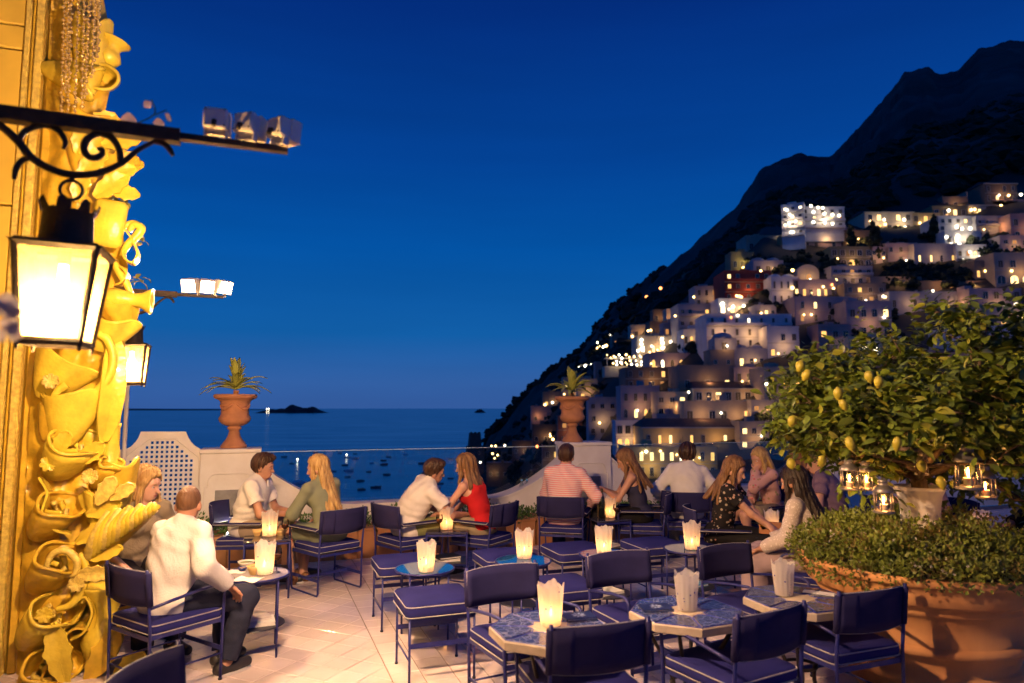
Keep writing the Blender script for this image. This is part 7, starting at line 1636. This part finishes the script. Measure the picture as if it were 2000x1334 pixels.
house(1296, 1340, 632, 658, 'mauve', 1, 3, {(0, 0): Dm}, 'mauve house between the stepped house and the bright restaurant', wh=.4)
house(1476, 1516, 598, 620, 'grey', 1, 3, {(0, 1): G}, 'grey house under the red house terrace', wh=.5)
house(1650, 1730, 556, 592, 'stone', 2, 4, {(0, 1): A, (1, 2): Dm}, 'stone house rising behind the lemon tree top', wh=.45)
house(1930, 2030, 600, 640, 'cream', 1, 5, {(0, 1): A, (0, 3): G}, 'cream house low at the right edge above the lemon tree', wh=.5)
house(1405, 1440, 596, 616, 'pink', 1, 2, {}, 'tiny pink house behind the glowing terrace') if False else None
house(1842, 1890, 386, 408, 'stone', 1, 3, {(0, 2): A}, 'small stone house left of the topmost houses', wh=.4)
house(1955, 2010, 462, 496, 'mauve', 2, 3, {(0, 1): Dm}, 'mauve house above the glowing arches', wh=.4)
# fairy-light terrace restaurant
tt = atY(1248, 716, 262); t = thing('terrace_restaurant', 'open-air terrace restaurant sparkling with rows of lamps', 'restaurant', tt, 0)
b = MB(); b.box((-13, 0, -4), (15, 8, .2)); b.build('deck', pm('cream'), t, False); b = MB()
for x in range(-12, 15, 3): b.box((x - .1, .3, .2), (x + .1, .5, 3.2))
b.box((-12.5, .2, 3.21), (14.5, 6, 3.4)); b.build('pergola', pm('white'), t, False)
rg = random.Random(9)
for (x0, x1, y) in [(1186, 1316, 694), (1190, 1310, 699), (1205, 1300, 706), (1195, 1290, 712)]:
    n = 11
    for i in range(n):
        px = x0 + (x1 - x0) * i / (n - 1) + rg.uniform(-3, 3); py = y + rg.uniform(-2.5, 2.5); p = atY(px, py, 261 - rg.uniform(0, 1)); o = link('terrace_lamp', lamp_mesh([M_bul, M_bulw][rg.random() < .5], 1), t); o.location = p - tt; s = rg.uniform(2.6, 4.6) * 261 / F * .5; o.scale = (s, s, s)
for i in range(4): lamp_light('terrace_light', (-10 + 7 * i, 2, 2.4), (1, .68, .34), 160, .2, t)
ORD = 'first second third fourth fifth sixth seventh eighth ninth tenth eleventh twelfth thirteenth fourteenth fifteenth sixteenth seventeenth eighteenth nineteenth twentieth twenty-first twenty-second twenty-third'.split()
class Count(dict):
    def nxt(s, k): s[k] = s.get(k, -1) + 1; return ORD[s[k]]
NLAMP = Count(); NBOAT = Count()
# street lamps on the dark ridge road
rg = random.Random(3); M_pole = mat('lamp_pole', (.03, .03, .03), .6)
pb = MB(); pb.tube([(0, 0, -5), (0, 0, 0)], .08, 5); polem = pb.mesh('pole', M_pole, True)
for (px, py, s, k) in sorted([(1263, 580, 6, 2), (1290, 563, 6, 2), (1303, 559, 7, 2), (1316, 557, 7, 2), (1335, 551, 7, 2), (1345, 556, 6, 1), (1352, 556, 6, 1), (1306, 571, 5, 0), (1314, 569, 5, 0), (1321, 570, 5, 0), (1297, 582, 6, 1), (1304, 580, 6, 1), (1310, 584, 6, 1), (1260, 600, 6, 0), (1285, 588, 5, 0), (1219, 632, 5, 1), (1193, 653, 5, 1), (1167, 669, 4, 1),
                      (1167, 680, 5, 0), (1173, 676, 6, 0), (1179, 678, 6, 1), (1184, 675, 6, 0), (1190, 678, 6, 0), (1195, 681, 5, 0), (1045, 760, 5, 1), (1375, 535, 6, 1), (1132, 718, 6, 1), (1138, 716, 6, 1), (1144, 715, 7, 1), (1150, 713, 6, 1), (1156, 712, 5, 1), (1143, 684, 5, 0), (1080, 858, 5, 0), (1252, 614, 4, 0)]):
    Y = terrD(px, py + 10) - 2; p = atY(px, py, Y); t = thing('street_lamp', '%s street lamp on the dark slope, %s of that colour from the left' % (['warm yellow', 'white', 'orange'][k], NLAMP.nxt(k)), 'street lamp', p, 0, 'street lamps on the dark ridge'); o = link('lamp_head', lamp_mesh([M_bul, M_bulw, M_bulo][k], 1), t); q = s * Y / F * .5; o.scale = (q, q, q); link('pole', polem, t)
# cypresses and a pine
rg = random.Random(15)
for (px, py, h, lb) in [(1707, 505, 13, 'tall dark cypress left of the mauve house'), (1717, 508, 11, 'second dark cypress left of the mauve house'), (1826, 470, 9, 'slim cypress below the ochre lit house'), (1664, 490, 9, 'small cypress below the floodlit hotel')]:
    Y = terrD(px, py) - 2; p = atY(px, py, Y); t = thing('cypress', lb, 'tree', p, 0, 'cypresses on the hillside'); b = MB(); b.tube([(0, 0, -2), (0, 0, 2)], .25, 6); b.build('trunk', M_bread, t); g = MB()
    for k in range(60): u = rg.random(); a = rg.uniform(0, 6.28); rr = 1.3 * math.sin(PI * min(.98, .12 + .85 * u)) * rg.uniform(.5, 1); clump(g, rg, Vector((rr * math.cos(a), rr * math.sin(a), .8 + u * h)), rg.uniform(.4, .8), 1.5)
    o = g.build('crown', M_wood, t, False, False); o['kind'] = 'stuff'
for (px, py, h) in [(957, 852, 9), (1042, 765, 8), (975, 838, 8)]:
    Y = terrD(px, py) - 2; p = atY(px, py + 4, Y); t = thing('umbrella_pine', {957: 'flat-topped pine by the stone watchtower', 1042: 'pine on the headland ridge skyline', 975: 'pine above the watchtower against the sea'}[px], 'tree', p, 0, 'pines on the headland'); b = MB(); b.tube([(0, 0, -3), (.4, 0, h * .5), (.2, 0, h)], [.5, .35, .25], 6); b.build('trunk', M_bread, t); g = MB()
    for k in range(40): a = rg.uniform(0, 6.28); r0 = 5 * math.sqrt(rg.random()); clump(g, rg, Vector((r0 * math.cos(a), r0 * math.sin(a), h + .5 + .8 * (1 - r0 / 5))), rg.uniform(.8, 1.5), .6)
    o = g.build('crown', M_wood, t, False, False); o['kind'] = 'stuff'
# watchtower on the headland
p = atY(927, 905, 560); t = thing('watchtower', 'square stone watchtower on the dark headland by the sea', 'tower', p, .2); k = 560 / F
b = MB(); b.box((-15 * k, -14 * k, -12), (17 * k, 16 * k, 33 * k)); b.build('base', pm('dark'), t, False)
b = MB(); w0 = [(-11 * k, 33 * k + .01), (-9 * k, 60 * k)]; b.add([(x * s, y * s, z) for s, z in ((12 * k, 33 * k + .01), (10 * k, 58 * k)) for x, y in ((-1, -1), (1, -1), (1, 1), (-1, 1))], [(3, 2, 1, 0), (4, 5, 6, 7), (0, 1, 5, 4), (1, 2, 6, 5), (2, 3, 7, 6), (3, 0, 4, 7)]); b.build('upper_tower', pm('dark'), t, False)
for i in range(3): b = MB(); b.box((-10.2 * k + 7.5 * k * i, -10.2 * k, 58 * k + .01), (-6 * k + 7.5 * k * i, -7 * k, 60.5 * k)); b.build('merlon', pm('dark'), t, False)
for x in (-4, 6): o = link('window', win('arch', M_wdark), t); o.location = (x * k, -14 * k - .06, 18 * k); o.scale = (1.6, 1, 2.6)
# islands on the horizon
def island(px0, px1, hh, Y, prof, label):
    x0, x1 = Y * (px0 - 1000) / F, Y * (px1 - 1000) / F; b = MB(); n = 48; D = (x1 - x0) * .35
    def fn(u, v):
        pz = np.interp(u, [q[0] for q in prof], [q[1] for q in prof]); c = (v - .5) * 2; z = SEAZ - 3 + hh * pz * (1 - c * c) ** .7 * (1 + .12 * math.sin(40 * u + 3 * v)); return (x0 + (x1 - x0) * u, Y + c * D, z)
    b.grid(fn, n, 8); o = b.build('island', M_hill, None, True, False); tag(o, label, 'island', kind='thing')
island(512, 640, 105, 9000, [(0, 0), (.08, .4), (.2, .5), (.38, .55), (.45, .95), (.55, 1), (.62, .55), (.72, .8), (.82, .7), (.92, .2), (1, 0)], 'low rocky islands on the sea horizon left of centre')
island(925, 950, 55, 9500, [(0, 0), (.3, .8), (.6, 1), (1, 0)], 'tiny islet on the horizon next to the headland')
island(-300, 560, 50, 24000, [(0, .3), (.2, .8), (.4, .5), (.6, .9), (.8, .6), (.92, .35), (1, 0)], 'long faint coastline on the horizon at left')
for px, py in ((525, 798), (521, 798.5)): 
    p = atY(px, py, 8600); b = MB(); r0 = 6; b.lathe([(.001, -r0), (r0, 0), (.001, r0)], 8, tuple(p), caps=False); b.tube([p, (p.x, p.y, SEAZ)], 1.0, 4); tag(b.build('harbour_beacon', M_bulw, None, True, False), 'tiny bright beacon light beside the rocky islands, %s one' % ('right' if px > 523 else 'left'), 'beacon', 'beacons by the islands')
# boats in the bay
M_bw = mat('white_boat', (.85, .85, .85), .5); M_bd = mat('dark_boat', (.26, .22, .20), .6, var=.2); M_br = mat('red_boat', (.40, .09, .06), .6); M_mast = mat('mast', (.4, .4, .4), .5)
def hullmesh(m):
    b = MB(); n = 10
    def fn(u, v):
        a = (v - .5) * 2; w = .19 * math.sin(PI * min(.96, .16 + u * .86)) ** .6 * (1 - .1 * u); z = .14 + .06 * u * u; 
        return (u - .5, w * math.copysign(abs(a) ** .6, a), -.04 + (z + .04) * abs(a) ** 2.4)
    b.grid(fn, n, 8, .01); b.grid(lambda u, v: (-.42 + .84 * u, (v - .5) * .30 * math.sin(PI * min(.96, .16 + u * .8)) ** .6, .10), 6, 2); return b.mesh('hull', m, True)
HULL = [hullmesh(m) for m in (M_bw, M_bd, M_br)]
cb = MB(); cb.box((-.14, -.08, .10), (.14, .08, .22), ch=.02); CAB = [cb.mesh('cabin', m, False) for m in (M_bw, M_bd, M_bw)]
msb = MB(); msb.tube([(.05, 0, .1), (.05, 0, 1.25)], .008, 5); msb.tube([(.05, 0, .25), (-.38, 0, .25)], .006, 5); MASTM = msb.mesh('mast', M_mast, True)
rg = random.Random(14)
NB = {0: 'white motor boat moored on the dark bay', 1: 'dark small boat moored on the bay', 2: 'reddish small boat moored on the bay', 3: 'sailing boat with a bare mast on the bay'}
for (px, py, L, k, sail) in sorted([(555, 893, 13, 1, 1), (616, 884, 10, 2, 0), (664, 885, 9, 0, 0), (678, 894, 12, 0, 1), (693, 896, 16, 0, 0), (570, 906, 9, 1, 0), (674, 909, 13, 1, 0), (681, 920, 20, 0, 0), (652, 921, 11, 1, 0), (704, 940, 15, 1, 0), (734, 953, 20, 1, 0), (706, 957, 16, 1, 0), (584, 944, 26, 0, 1), (650, 936, 11, 1, 0), (679, 932, 11, 1, 0), (749, 900, 12, 2, 0), (750, 908, 15, 1, 0), (759, 893, 10, 1, 0), (755, 928, 15, 1, 0), (825, 906, 16, 1, 0), (830, 925, 15, 1, 0), (854, 919, 14, 1, 0), (863, 906, 12, 1, 0), (851, 952, 20, 0, 0), (850, 911, 13, 2, 0), (792, 888, 10, 0, 0), (694, 887, 9, 1, 0), (860, 945, 13, 1, 0), (880, 935, 12, 1, 0), (726, 905, 9, 0, 1), (880, 897, 9, 1, 0), (610, 960, 14, 1, 0), (720, 922, 10, 1, 0)]):
    p = at(px, py, SEAZ); t = thing('sailing_boat' if sail else 'moored_boat', (NB[3] if sail else NB[k]) + ', %s such boat from the left' % NBOAT.nxt('s' if sail else k), 'boat', p, rg.uniform(-.5, .5) + (PI if rg.random() < .5 else 0), 'boats moored in the bay'); s = L * p.y / F; t.scale = (s,) * 3; link('hull', HULL[k], t)
    if k != 1 or L > 14: link('cabin', CAB[k], t)
    if sail: link('mast', MASTM, t)
for px, py in ((581, 897), (677, 888)):
    p = at(px, py + 6, SEAZ); b = MB(); r0 = 1.1; q = atY(px, py, p.y); b.lathe([(.001, -r0), (r0, 0), (.001, r0)], 8, tuple(q), caps=False); b.tube([(q.x, q.y, q.z), (p.x, p.y, SEAZ)], .12, 5); tag(b.build('anchor_light', M_bulw, None, True, False), ['white anchor light over the bay, alone left of centre', 'white anchor light over the sailing boat in the bay'][px > 600], 'light')
